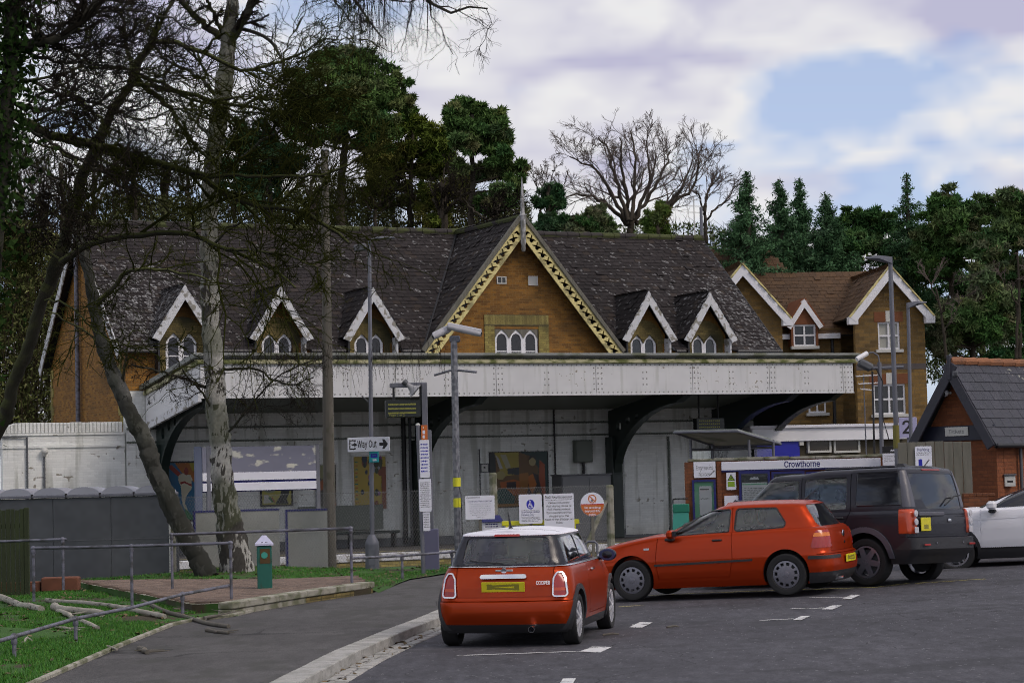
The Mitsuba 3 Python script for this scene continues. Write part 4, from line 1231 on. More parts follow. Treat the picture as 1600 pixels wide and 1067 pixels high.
part(t, 'driver', move(lathe([(0, -.1), (.06, -.1), (.07, -.05), (.05, 0)], 14), T(*(c + [-.05, 0, .08]), ry=2.3)), 'grey_box', smooth=40)

# --- notices stacked on a slim post
D = 45.0
N = flat(at(657, 906, D), 0)
zb = N.on(658, 908, 0)[1]
t = thing('notice_post', 'slim grey post with a stack of narrow parking notices', 'post')
u = N.on(657, 780, 0)[0]
part(t, 'pole', tube([N.p(u + .03, 0.03, zb - .1), N.p(u - .02, 0.03, N.on(654, 664, 0)[1])], .042, 10), 'steel', smooth=True)
part(t, 'cap', tube([N.p(u - .02, 0.03, N.on(654, 664, 0)[1]), N.p(u - .02, 0.03, N.on(654, 661, 0)[1])], [.05, .03], 10), 'off_white')


def printed(fr, parent, u0, z0, u1, z1, w, rows, m='navy', seed=1, margin=.12, h=.5):
    """Rows of unreadable small print."""
    r = np.random.default_rng(seed)
    s = []
    dz = (z1 - z0) * (1 - 2 * margin) / rows
    for i in range(rows):
        z = z1 - (z1 - z0) * margin - i * dz
        x = u0 + (u1 - u0) * margin
        e = u1 - (u1 - u0) * margin * r.uniform(.6, 2.2)
        while x < e:
            l = min((u1 - u0) * r.uniform(.05, .16), e - x)
            s.append(sg.box(x, z - dz * h, x + l, z))
            x += l + (u1 - u0) * .03
    part(parent, 'print', fwall(fr, sg.MultiPolygon(s), w - .002, w), m, kind='stuff')


for i, (x0, y0, x1, y1, mm) in enumerate(((658, 664, 668, 687, 'orange_sign'), (656, 687, 671, 746, 'sign_white'), (655, 748, 674, 799, 'sign_white'), (661, 800, 672, 829, 'sign_white'))):
    if i == 0: pr('orange_sign', (.48, .12, .02), .4)
    a, z0, b, z1 = sq(N, 0, x0, y0, x1, y1, -.02)
    k = part(t, 'notice', fwall(N, rrect(a, b, z0, z1, .015), -.035, -.02), mm)
    kk = 'notice' + k.split('__notice')[1]
    if i == 0:
        part(t, kk + '__symbols', fwall(N, unary_union([sg.box(a + .03, z0 + .03, a + .07, z0 + .09), sg.box(a + .03, z0 + .12, a + .08, z0 + .19), sg.box(a + .04, z0 + .23, a + .06, z0 + .26)]), -.038, -.0355), 'sign_white')
    else:
        printed(N, t, a, z0, b, z1, -.0355, (9, 14, 6)[i - 1], 'blue' if i == 1 else 'grey_box', i, .1, .42)

# --- camera pole with yellow bands
pr('camera_grey', (.42, .42, .45), .45)
D = 46.0
C = flat(at(716, 870, D), 0)
zb, zt = C.on(717, 872, 0)[1], C.on(709, 526, 0)[1]
uT = C.on(709, 526, 0)[0]
t = thing('camera_pole', 'galvanised pole with yellow bands, a crossarm and two white cameras', 'pole')
part(t, 'shaft', tube([C.p(uT * k, 0, zb - .2 + (zt - zb + .2) * k) for k in (0, .5, 1)], [.075, .072, .068], 8), pr('galvanised', proc(lambda p, n, uv: mix((0.21, 0.215, 0.235), (0.12, 0.125, 0.145), smoothstep(0.4, 0.6, noise(p.x * 25, p.y * 25, p.z * 14)))), .45, metallic=.4), smooth=40)
for y0, y1 in ((746, 760), (778, 792)):
    z0, z1 = C.on(715, y1, 0)[1], C.on(715, y0, 0)[1]
    u = uT * ((z0 + z1) / 2 - zb) / (zt - zb)
    part(t, 'yellow_band', tube([C.p(u, 0, z0), C.p(u, 0, z1)], .082, 10), 'lamp_yellow', smooth=40)
z = C.on(712, 581, 0)[1]
u = uT * .85
part(t, 'crossarm', tube([C.p(u - .42, -.05, z - .06), C.p(u - .1, -.02, z + .03), C.p(u + .1, -.02, z + .03), C.p(u + .46, -.05, z - .02)], .024, 6), 'steel', smooth=True)
part(t, 'camera_mount', move(cbox(uT - .09, uT + .13, -.05, .05, zt - .12, zt + .02, .02), C), 'steel', smooth=40)
for (x0, y0, x1, y1) in ((677, 527, 703, 514), (700, 511, 752, 523)):
    a, b = C.p(*[C.on(x0, y0, 0)[0]], -.12, C.on(x0, y0, 0)[1]), C.p(C.on(x1, y1, 0)[0], -.02 if x0 == 677 else -.25, C.on(x1, y1, 0)[1])
    k = part(t, 'camera', tube(np.linspace(a, b, 4), [.06, .066, .066, .06], 10), 'camera_grey', smooth=40)
    dd = (b - a) / np.linalg.norm(b - a)
    e = a if x0 == 677 else b
    s_ = -1 if x0 == 677 else 1
    part(t, 'camera' + k.split('__camera')[1] + '__lens', tube([e + dd * s_ * .003, e + dd * s_ * .012], .045, 12), 'black')
    part(t, 'camera' + k.split('__camera')[1] + '__hood', tube([a + [0, 0, .045], b + [0, 0, .055]], .045, 8), 'camera_grey', smooth=40)
part(t, 'cable', tube([C.p(.05, -.1, C.on(716, 760, 0)[1]), C.p(.09, -.11, C.on(722, 772, 0)[1]), C.p(.1, -.11, C.on(722, 850, 0)[1])], .01, 5), 'black')

# --- chain-link fence on concrete posts
t = thing('chain_link_fence', 'rusty chain-link fence on concrete posts along the railway edge', 'fence')
uA, uB = B.on(262, 860, FW)[0], B.on(958, 810, FW)[0]
FH = 1.72
zf0 = 0.12
wires = []
k_ = .062
for s_ in (1, -1):
    for u in np.arange(uA - FH * .7, uB + FH * .7, k_):
        a, b = [u, zf0], [u + s_ * FH * .62, zf0 + FH]
        P = np.array([a, b]); 
        lo, hi = uA, uB
        t0, t1 = sorted(((lo - u) / (s_ * FH * .62), (hi - u) / (s_ * FH * .62)))
        t0, t1 = max(0, t0), min(1, t1)
        if t1 - t0 < .02: continue
        q0, q1 = P[0] + (P[1] - P[0]) * t0, P[0] + (P[1] - P[0]) * t1
        wires.append(tube([B.p(q0[0], FW + .004 * s_, q0[1]), B.p(q1[0], FW + .004 * s_, q1[1])], .0022, 3, cap=False))
pr('wire', (.20, .205, .20), .5, metallic=.5)
part(t, 'mesh', cat(wires), 'wire', kind='stuff')
for z in (zf0 + .05, zf0 + FH * .5, zf0 + FH - .02): part(t, 'line_wire', tube([B.p(uA, FW, z), B.p(uB, FW, z)], .003, 4), 'wire')
for px, top in ((772, 738), (954, 757), (268, 800)):
    u = B.on(px, 820, FW - .1)[0]
    z1 = B.on(px, top, FW - .1)[1]
    part(t, 'concrete_post', move(cbox(u - .075, u + .075, FW - .18, FW - .03, -.2, z1, .03), B), 'concrete', smooth=30)
u = B.on(947, 785, FW - .1)[0]
part(t, 'strut', tube([B.p(u, FW - .1, B.on(947, 782, FW)[1]), B.p(u - .75, FW - .1, .05)], .055, 6), 'concrete')

# --- white signs behind the hatchback
D = 44.5
Sg = flat(at(800, 850, D), 2)
rail_z = Sg.on(800, 815, .08)[1]


def post_sign(name, label, x0, y0, x1, y1, r, w=0.0, posts=(), rect=True):
    t = thing(name, label, 'sign')
    a, z0, b, z1 = sq(Sg, 0, x0, y0, x1, y1, w)
    shp = rrect(a, b, z0, z1, r) if rect else sg.Point((a + b) / 2, (z0 + z1) / 2).buffer((z1 - z0) / 2, 24)
    part(t, 'board', fwall(Sg, shp, w, w + .012), 'sign_white')
    for p_ in (posts or [(a + b) / 2]):
        part(t, 'stake', move(cbox(p_ - .03, p_ + .03, w + .013, w + .06, .1, z1 - .05, .006), Sg), 'grey_wood')
    return t, a, z0, b, z1


t, a, z0, b, z1 = post_sign('car_park_notice', 'square white notice of small text about the car park, left of the yellow bar', 727, 774, 773, 811, .01)
c_ = (a + b) / 2
wd = b - a
part(t, 'heading', textm('Crowthorne Station Car Park', .03, FM(Sg, c_, -.001, z1 - .125), .002, True, width=wd * .84), 'navy')
for i, s_ in enumerate(('This car park is owned', 'and operated by the railway', 'when drivers are dropping off', 'passengers please drop off', 'and leave the car park as', 'quickly as possible', 'Thank you')):
    part(t, 'text_line', textm(s_, .022, FM(Sg, c_, -.001, z1 - .175 - i * .043), .002, False, width=wd * (.72, .7, .72, .74, .7, .55, .28)[i]), 'black')
part(t, 'corner_print', fwall(Sg, sg.box(a + .02, z1 - .045, a + wd * .5, z1 - .03), -.002, 0), 'grey_box')
t, a, z0, b, z1 = post_sign('blue_badge_sign', 'white sign with the blue wheelchair symbol above the hatchback roof', 811, 772, 847, 818, .03)
c_ = (a + b) / 2; wd = b - a
zc = z1 - .20
el_ = aff.scale(sg.Point(c_, zc).buffer(.095, 24), .84, 1)
part(t, 'blue_disc', fwall(Sg, el_, -.003, -.0005), 'blue')
wc = unary_union([sg.Point(c_ - .01, zc + .065).buffer(.014), sg.box(c_ - .018, zc - .02, c_ - .002, zc + .05), sg.box(c_ - .01, zc + .005, c_ + .025, zc + .018), sg.LineString([(c_ - .01, zc - .02), (c_ + .022, zc - .02), (c_ + .04, zc - .065)]).buffer(.008),
                  sg.Point(c_ - .005, zc - .03).buffer(.042).difference(sg.Point(c_ - .005, zc - .03).buffer(.029)).difference(sg.box(c_ + .0, zc - .02, c_ + .1, zc + .1))])
part(t, 'wheelchair_symbol', fwall(Sg, wc, -.006, -.0032), 'sign_white')
for i, s_ in enumerate(('Blue Badge Holder', 'Parking only')):
    m_ = textm(s_, .032, FM(Sg, a + wd * .09, -.001, z1 - .365 - i * .055), .002, True, centre=False, width=wd * (.8, .55)[i])
    part(t, 'text_line', m_, 'navy')
for zz in (z1 - .315, z1 - .455): part(t, 'rule', fwall(Sg, sg.box(a + wd * .08, zz, b - wd * .08, zz + .006), -.002, 0), 'black')
printed(Sg, t, a, z0 + .02, b, z1 - .46, -.0005, 3, 'grey_box', 5, .1, .4)
t, a, z0, b, z1 = post_sign('rail_replacement_notice', 'tall white notice headed Rail Replacement beside the wheelchair sign', 850, 771, 897, 826, .006)
c_ = (a + b) / 2; wd = b - a
part(t, 'heading', textm('Rail Replacement', .048, FM(Sg, c_, -.001, z1 - .09), .002, True, width=wd * .9), 'black')
part(t, 'rule', fwall(Sg, sg.box(a + wd * .05, z1 - .125, b - wd * .05, z1 - .117), -.002, 0), 'black')
for i, s_ in enumerate(('Please be aware', 'that during times of', 'Rail Replacement', 'the coaches will be', 'stopping to the', 'East of the Station on', 'Duke')):
    part(t, 'text_line', textm(s_, .038, FM(Sg, c_, -.001, z1 - .195 - i * .066), .002, True, width=wd * (.7, .84, .76, .84, .66, .92, .22)[i]), 'black')
t, a, z0, b, z1 = post_sign('no_smoking_sign', 'round white and orange sign reading No smoking beyond this point', 907, 769, 944, 806, 0, rect=False)
c_, zc, R_ = (a + b) / 2, (z0 + z1) / 2, (z1 - z0) / 2
lower = sg.Point(c_, zc).buffer(R_ - .002, 24).intersection(sg.box(c_ - 1, zc - 1, c_ + 1, zc - .01))
part(t, 'orange_half', fwall(Sg, lower, -.003, -.0005), 'orange_sign')
part(t, 'red_rule', fwall(Sg, sg.Point(c_, zc).buffer(R_ - .004, 24).intersection(sg.box(c_ - 1, zc - .009, c_ + 1, zc + .008)), -.0035, -.0005), pr('red_paint', (.42, .02, .015), .4))
ring = sg.Point(c_, zc + R_ * .45).buffer(R_ * .36, 20)
part(t, 'prohibition_ring', fwall(Sg, ring.difference(ring.buffer(-.022)).union(sg.LineString([(c_ - R_ * .25, zc + R_ * .7), (c_ + R_ * .25, zc + R_ * .2)]).buffer(.012)), -.0045, -.0005), 'orange_sign')
part(t, 'cigarette', fwall(Sg, sg.Polygon([(c_ - .03, zc + R_ * .28), (c_ + .005, zc + R_ * .22), (c_ + .02, zc + R_ * .4), (c_ - .005, zc + R_ * .44)]), -.003, -.0005), 'black')
for i, (s_, k_) in enumerate((('No smoking', 1.35), ('beyond this', 1.3), ('point', .62))):
    part(t, 'text_line', textm(s_, .042, FM(Sg, c_, -.0035, zc - .085 - i * .068), .002, True, width=R_ * k_), 'sign_white')
# grit bin and yellow bar
t = thing('grit_bin', 'white bin with a dark blue lid partly hidden behind the hatchback roof', 'bin')
a, z0, b, z1 = sq(Sg, 0, 752, 805, 785, 830, .35)
part(t, 'body', move(cbox(a + .02, b - .02, .35, .8, .0, z1 - .13, .02), Sg), 'sign_white')
part(t, 'lid', vf(m3d.Manifold.hull_points(np.array([Sg.p(u, w, z) for u in (a - .0, b + .03) for w in (.3, .85) for z in (z1 - .13,)] + [Sg.p(u, w, z1) for u in (a + .06, b - .05) for w in (.45, .75)]))), 'navy')
printed(Sg, t, a + .05, z1 - .27, b - .05, z1 - .15, .3495, 2, 'navy', 8, .1, .5)
t = thing('yellow_barrier_bar', 'yellow horizontal bar seen between the white signs and the hatchback roof', 'barrier')
a, z0, b, z1 = sq(Sg, 0, 784, 814, 905, 818, .12)
part(t, 'bar', move(cbox(a, b, .1, .16, z0 - .02, z1 + .02, .01), Sg), 'lamp_yellow')
for u in (a + .1, b - .1): part(t, 'leg', move(cbox(u - .03, u + .03, .11, .15, 0, z0 - .02, .005), Sg), 'lamp_yellow')
t = thing('tube_barrier', 'short grey tube barrier between the two orange cars', 'barrier')
a = at(915, 846, 43)
part(t, 'tube', tube([[a[0], a[1], .1], [a[0], a[1], a[2] - .04], [a[0] + .05, a[1], a[2]], [a[0] + .17, a[1], a[2]], [a[0] + .22, a[1], a[2] - .04], [a[0] + .22, a[1], .1]], .022, 8), 'steel', smooth=True)

# --- on the far platform
def onplat(px, py, w): return B.on(px, py, w)


t = thing('equipment_cabinet', 'large grey metal two-door cabinet standing under the canopy', 'cabinet')
a, z0, b, z1 = sq(B, 0, 879, 742, 956, 851, 3.0)
part(t, 'case', move(cbox(a, b, 3.0, 3.7, .08, z1, .012), B), 'grey_box')
m_ = (a + b) / 2 + .08
for x0, x1 in ((a + .02, m_ - .006), (m_ + .006, b - .02)): part(t, 'door', move(cbox(x0, x1, 2.975, 2.999, .2, z1 - .06, .006), B), 'grey_box')
part(t, 'top', move(cbox(a - .03, b + .03, 2.96, 3.74, z1 + .001, z1 + .04, .008), B), 'grey_box')
t = thing('meter_box', 'grey-green electrical box on the white platform wall', 'electrical box')
a, z0, b, z1 = sq(B, 0, 899, 687, 926, 722, WW - .2)
part(t, 'case', move(cbox(a, b, WW - .22, WW - .005, z0, z1, .015), B), 'grey_green')
part(t, 'cover', move(cbox(a + .03, b - .03, WW - .245, WW - .2205, z0 + .03, z1 - .03, .01), B), 'grey_green')
part(t, 'lead', tube([B.p((a + b) / 2, WW - .1, z0 + .01), B.p((a + b) / 2 + .03, WW - .1, z0 - .18), B.p((a + b) / 2, WW - .1, z0 - .5)], .05, 8), 'black')
t = thing('wall_notice', 'small framed notice on the white wall left of the large painting', 'notice')
a, z0, b, z1 = sq(B, 0, 751, 724, 764, 738, WW - .02)
part(t, 'frame', fwall(B, sg.box(a, z0, b, z1).difference(sg.box(a + .03, z0 + .03, b - .03, z1 - .03)), WW - .03, WW - .001), 'grey_box')
part(t, 'sheet', fwall(B, sg.box(a + .031, z0 + .031, b - .031, z1 - .031).union(sg.Point(0, -99).buffer(.001)), WW - .012, WW - .001), 'off_white')
part(t, 'mark', fwall(B, sg.Point((a + b) / 2, (z0 + z1) / 2 + .02).buffer(.035), WW - .0145, WW - .0125), 'black')
t = thing('platform_bench', 'dark bench with a solid grey back against the platform wall', 'bench')
a, z0, b, z1 = sq(B, 0, 470, 796, 603, 824, WW - .5)
b2 = B.on(621, 826, WW - .5)[0]
part(t, 'back', move(cbox(a, b, WW - .30, WW - .24, .62, z1 + .12, .01), B), 'grey_green')
part(t, 'seat', move(cbox(a, b2, WW - .75, WW - .31, .50, .58, .02), B), 'dark_green', smooth=30)
for u in (a + .3, (a + b2) / 2, b2 - .15): part(t, 'leg', move(cbox(u - .04, u + .04, WW - .7, WW - .4, .081, .499, .01), B), 'black')

# posters: flat panels in frames; their pictures are plain shapes
def art(name, label, x0, y0, x1, y1, ground, shapes, frame='black', fw=.05, w=WW - .02):
    t = thing(name, label, 'poster')
    a, z0, b, z1 = sq(B, 0, x0, y0, x1, y1, w)
    part(t, 'frame', fwall(B, sg.box(a - fw, z0 - fw, b + fw, z1 + fw).difference(sg.box(a, z0, b, z1)), w - .02, w + .018), frame)
    part(t, 'sheet', fwall(B, sg.box(a + .001, z0 + .001, b - .001, z1 - .001), w, w + .015), pr('art_' + str(len(scene)), ground, .45))
    full = sg.box(a, z0, b, z1)
    for i, (pts, col) in enumerate(shapes):
        g = (pts if not isinstance(pts, list) else sg.Polygon(pts)).buffer(0)
        g = aff.translate(aff.scale(g, b - a, z1 - z0, origin=(0, 0)), a, z0).intersection(full.buffer(-.003))
        if g.is_empty or g.geom_type not in ('Polygon', 'MultiPolygon'): continue
        part(t, 'shape', fwall(B, g, w - .002 - .0006 * i, w - .0005 - .0006 * i), pr('art_' + str(len(scene)), col, .45))
    return t


Bf = lambda x, y, r: sg.Point(x, y).buffer(r, 8)
r9 = np.random.default_rng(9)
art('diver_poster', 'blue and orange poster of a pale stretched figure at the left of the platform wall', 259, 723, 308, 812, (.015, .10, .20),
    [([(.3, 1), (1, 1), (1, .62), (.75, .72), (.55, .8)], (.30, .10, .015)), ([(.75, 1), (1, 1), (1, .84), (.85, .86)], (.28, .24, .02)), ([(.05, .94), (.2, .97), (.52, .80), (.5, .74), (.4, .76)], (.22, .03, .02)),
     ([(.42, .78), (.55, .82), (.80, .78), (.86, .70), (.82, .66), (.84, .56), (.66, .42), (.60, .3), (.72, .12), (.66, .1), (.52, .28), (.50, .44), (.48, .58), (.40, .7)], (.42, .40, .30)), (Bf(.66, .85, .07), (.2, .035, .02)),
     ([(.45, .66), (.6, .68), (.84, .61), (.82, .585), (.6, .645), (.47, .625)], (.22, .02, .015)), ([(.3, .35), (.5, .22), (.5, .1), (.2, .3)], (.02, .16, .06)), ([(.6, .2), (.9, .05), (.9, 0), (.7, 0), (.6, .1)], (.02, .14, .05))])
art('yellow_poster', 'yellow and black painted poster below the sky-coloured sign', 409, 750, 455, 788, (.30, .28, .05),
    [(Bf(.28, .72, .24), (.20, .23, .16)), ([(.5, 1), (1, 1), (1, .75), (.85, .2), (.9, .02), (.45, .02), (.5, .15), (.62, .35), (.68, .7)], (.02, .022, .02)), (Bf(.6, .62, .06), (.3, .27, .1)), ([(.05, .05), (.45, .1), (.2, .4), (.08, .4)], (.42, .42, .38)), ([(.2, .3), (.32, .32), (.42, .1), (.32, .1)], (.03, .12, .05)), ([(.3, .3), (.35, .3), (.45, .1), (.4, .1)], (.25, .03, .03))])
art('pole_side_poster', 'dark painted poster partly hidden behind the wooden pole', 494, 726, 525, 800, (.05, .045, .035),
    [([(0, .6), (.4, .7), (.4, .5), (0, .4)], (.25, .07, .02)), ([(.6, .3), (.95, .35), (.95, .2), (.6, .2)], (.28, .2, .02)), (Bf(.3, .85, .15), (.2, .2, .1)), (Bf(.75, .6, .12), (.3, .3, .34)), ([(.5, .1), (1, .2), (1, 0), (.5, 0)], (.2, .05, .02))], 'off_white')
art('patterned_poster', 'tall yellow poster crowded with small coloured shapes behind the lamp post', 553, 713, 603, 795, (.34, .25, .035),
    [(Bf(r9.uniform(.25, .98), y, r9.uniform(.04, .09)), c_) for y, c_ in zip(r9.uniform(.03, .97, 26), [(.02, .025, .015), (.04, .05, .02), (.14, .03, .18), (.25, .27, .3), (.02, .03, .05), (.16, .05, .02)] * 5)] + [([(.03, y), (.12, y), (.12, y + .02), (.03, y + .02)], c_) for y, c_ in zip(np.arange(.05, .95, .07), [(.03, .14, .12), (.3, .08, .02)] * 8)] + [([(.86, 0), (1, 0), (1, .8), (.86, .8)], (.17, .05, .02))], 'off_white')
art('large_painting', 'large orange and green painting of a dark-haired seated figure on the platform wall', 766, 706, 856, 791, (.10, .05, .012),
    [([(0, .4), (.1, .4), (.1, 1), (0, 1)], (.012, .016, .015)), ([(.08, 1), (.5, 1), (.5, .6), (.2, .55)], (.26, .21, .03)), ([(.18, .96), (.28, .96), (.36, .72), (.28, .7)], (.27, .26, .17)), ([(.1, .95), (.15, .9), (.22, .7), (.16, .7)], (.3, .3, .3)), ([(.5, 1), (1, 1), (1, .0), (.84, 0), (.84, .7), (.7, .92)], (.008, .03, .028)),
     ([(.3, .7), (.5, .72), (.5, .58), (.3, .6)], (.02, .025, .03)), (Bf(.18, .58, .08), (.26, .22, .08)), ([(.16, .45), (.4, .5), (.55, .45), (.52, .22), (.3, .2), (.2, .25)], (.28, .075, .012)), ([(.28, .45), (.44, .46), (.44, .32), (.28, .33)], (.03, .018, .02)), ([(.1, .3), (.25, .35), (.42, .18), (.4, .05), (.2, .02), (.1, .1)], (.012, .06, .055)), ([(.5, .6), (.66, .62), (.66, .2), (.5, .2)], (.24, .10, .015)),
     ([(.62, .1), (.66, .5), (.74, .62), (.84, .56), (.95, .5), (.96, .1)], (.02, .012, .012)), ([(.66, .55), (.74, .6), (.8, .4), (.72, .22), (.66, .35)], (.33, .10, .012)), ([(.86, .85), (.95, .76), (.95, .2), (.9, .2), (.84, .5)], (.25, .05, .012)), (aff.scale(Bf(.735, .82, .06), 1, 1.35), (.28, .23, .11)), ([(.67, .84), (.7, .93), (.78, .93), (.81, .84), (.735, .9)], (.01, .01, .01)), ([(.02, .2), (.07, .2), (.07, .38), (.02, .38)], (.4, .10, .03)), (Bf(.83, .2, .05), (.3, .25, .1)), ([(.1, .0), (.7, .02), (.7, .05), (.1, .06)], (.24, .12, .02))], 'black', .02)

# sign frame with the picture of a sky
t = thing('sky_panel_sign', 'two-post platform sign with a blue sky-patterned panel above two white strips', 'sign')
wS = 1.2
a, z0, b, z1 = sq(B, 0, 316, 697, 496, 737, wS)
pr('sky_panel', proc(lambda p, n, uv: mix((0.165, 0.17, 0.225), (0.50, 0.50, 0.44), smoothstep(0.60, 0.72, fbm((p.x * .906 + p.y * .42) * 2.6, p.z * 5.2, 3, 4)))), .2, clearcoat=.6)
part(t, 'panel', fwall(B, sg.box(a, z0, b, z1), wS, wS + .03), 'sky_panel')
for y0, y1 in ((737, 750), (753, 766)):
    _, q0, _, q1 = sq(B, 0, 316, y0, 496, y1, wS)
    part(t, 'white_strip', fwall(B, sg.box(a, q0 + .01, b - .02, q1), wS - .01, wS + .04), 'sign_white')
part(t, 'backing', fwall(B, sg.box(a, sq(B, 0, 316, 737, 496, 767, wS)[1], b, z0), wS + .041, wS + .06), 'navy')
for px in (326, 497):
    u = B.on(px, 750, wS)[0]
    part(t, 'post', move(cbox(u - .06, u + .06, wS - .02, wS + .1, .081, z1 + .04, .015), B), 'steel')
part(t, 'end_post', move(cbox(a - .22, a - .002, wS - .0, wS + .08, .081, z1 + .02, .02), B), pr('slate_blue', (.09, .11, .17), .4))

# grey boards behind the fence
for i, (x0, y0, x1, y1, lb) in enumerate(((303, 796, 437, 893, 'wide pale grey board standing behind the birch and the fence'), (447, 795, 512, 893, 'narrow pale grey board standing behind the fence beside the wooden pole'))):
    t = thing('notice_board_back', lb, 'board')
    Wn = FW + .45
    a, z0, b, z1 = sq(B, 0, x0, y0, x1, y1, Wn)
    part(t, 'board', fwall(B, sg.box(a + .04, .12, b, z1 - .04), Wn, Wn + .05), pr('board_grey', proc(lambda p, n, uv: mix((.30, .31, .30), (.19, .20, .18), fbm(p.x * 1.8, p.y * 1.8, p.z * 1.8))), .6) if i == 0 else 'board_grey')
    part(t, 'frame', fwall(B, sg.box(a, .06, a + .038, z1).union(sg.box(a, z1 - .038, b, z1)), Wn - .02, Wn + .06), 'navy')

# --- near platform, shelter, notice wall at the right
struct('near_platform', move(box(9.6, 60, FW + .3, -9.0, -1.2, .42), B), 'path')
W = Frame(at(1074, 800, 52.0), -4)
t = thing('notice_wall', 'low brick wall with the white Crowthorne name board and notice cases', 'wall')
a0, _, a1, _ = sq(W, 0, 1077, 720, 1404, 800)
zt = W.on(1240, 714, 0)[1]
pr('brick_notice', proc(brick_fn(math.radians(-4), (0.13, 0.042, 0.016), (0.20, 0.066, 0.024), (0.12, 0.05, 0.028), dirt=.3)), .85, bump=proc(brick_h(math.radians(-4)), .004))
part(t, 'wall_face', move(box(a0, a1, 0, .23, .0, zt - .05), W), 'brick_notice')
u = a0 - .02
while u < a1:
    part(t, 'coping_stone', move(cbox(u, u + .58, -.03, .26, zt - .049, zt + .02 + rng.uniform(-.008, .008), .015), W), 'concrete', smooth=30)
    u += .59
pa, pb_ = W.on(1120, 740, 0)[0], W.on(1127, 740, 0)[0]
part(t, 'pier', move(box(pa, pb_, -.05, -.001, 0, zt - .055), W), 'brick_notice')
part(t, 'pier', move(box(a0 - .1, a0 + .1, -.05, -.001, 0, zt - .055), W), 'brick_notice')
t = thing('name_board', 'long white name board reading Crowthorne on the brick notice wall', 'sign')
a, z0, b, z1 = sq(W, 0, 1127, 719, 1376, 731, -.05)
part(t, 'board', move(cbox(a, b, -.09, -.05, z0 - .01, z1 + .01, .006), W), 'sign_white')
ca_, _, cb_, _ = sq(W, 0, 1225, 715, 1281, 727, -.05)
part(t, 'lettering', textm('Crowthorne', .135, FM(W, (ca_ + cb_) / 2, -.092, z0 + .028), .004, True, width=cb_ - ca_), 'navy')
part(t, 'under_rail', move(box(a, b, -.07, -.05, z0 - .045, z0 - .012), W), 'navy')


def notice(name, label, x0, y0, x1, y1, frame=None, ground='sign_white', fw=.05, w=-.055):
    t = thing(name, label, 'notice')
    a, z0, b, z1 = sq(W, 0, x0, y0, x1, y1, w)
    if frame:
        part(t, 'frame', fwall(W, sg.box(a, z0, b, z1).difference(sg.box(a + fw, z0 + fw, b - fw, z1 - fw)), w - .05, w + .003), frame)
        part(t, 'sheet', fwall(W, sg.box(a + fw, z0 + fw, b - fw, z1 - fw), w - .01, w + .002), ground)
        part(t, 'glass', fwall(W, sg.box(a + fw, z0 + fw, b - fw, z1 - fw), w - .035, w - .031), 'window_glass')
    else:
        part(t, 'sheet', fwall(W, sg.box(a, z0, b, z1), w, w + .01), ground)
    return t, a, z0, b, z1


t, a, z0, b, z1 = notice('engineering_notice', 'white notice reading Engineering Notices at the left end of the brick wall', 1084, 721, 1118, 746)
part(t, 'text_line', textm('Engineering', .10, FM(W, (a + b) / 2, -.056, z1 - .19), .003, width=(b - a) * .78), 'grey_box')
part(t, 'text_line', textm('Notices', .10, FM(W, (a + b) / 2 - .01, -.056, z1 - .34), .003, width=(b - a) * .5), 'grey_box')
part(t, 'pencil', fwall(W, sg.LineString([(b - .14, z0 + .05), (b - .03, z0 + .15)]).buffer(.012), -.058, -.056), 'grey_box')
pr('sheet_green', (.10, .27, .17), .4); pr('sheet_grey', (.40, .40, .44), .4); pr('sheet_black', (.02, .022, .022), .3)
t, a, z0, b, z1 = notice('green_notice_case', 'blue framed notice case with a green poster beside the green bin', 1082, 749, 1119, 812, 'navy', 'sheet_green')
part(t, 'leaflet', fwall(W, rrect(a + .16, b - .1, z0 + .1, z1 - .15, .03), -.08, -.068), 'sheet_grey')
part(t, 'heading', fwall(W, sg.box(a + .18, z1 - .24, b - .16, z1 - .21), -.084, -.0815), 'grey_box')
part(t, 'heading', fwall(W, sg.box(a + .18, z1 - .45, b - .16, z1 - .435), -.084, -.0815), 'grey_box')
t, a, z0, b, z1 = notice('hazard_notice', 'small white notice with a green warning triangle on the brick wall', 1135, 738, 1150, 765)
tri = sg.Polygon([(a + .02, z1 - .19), (b - .02, z1 - .19), ((a + b) / 2, z1 - .03)])
part(t, 'triangle', fwall(W, tri, -.058, -.056), 'black')
part(t, 'triangle_face', fwall(W, tri.buffer(-.016), -.061, -.0585), pr('hazard_green', (.20, .33, .02), .4))
part(t, 'green_panel', fwall(W, sg.box(a + .03, z0 + .07, b - .03, z1 - .21), -.058, -.056), 'hazard_green')
part(t, 'bolt', fwall(W, sg.Polygon([((a + b) / 2 - .03, z1 - .15), ((a + b) / 2 + .04, z1 - .13), ((a + b) / 2 + .0, z1 - .10)]), -.064, -.0615), 'black')
t, a, z0, b, z1 = notice('small_white_notice', 'small white notice below the green warning notice', 1132, 774, 1154, 802)
part(t, 'mark', fwall(W, sg.Polygon([(b - .12, z1 - .14), (b - .05, z1 - .14), (b - .07, z1 - .09)]), -.058, -.056), 'black')
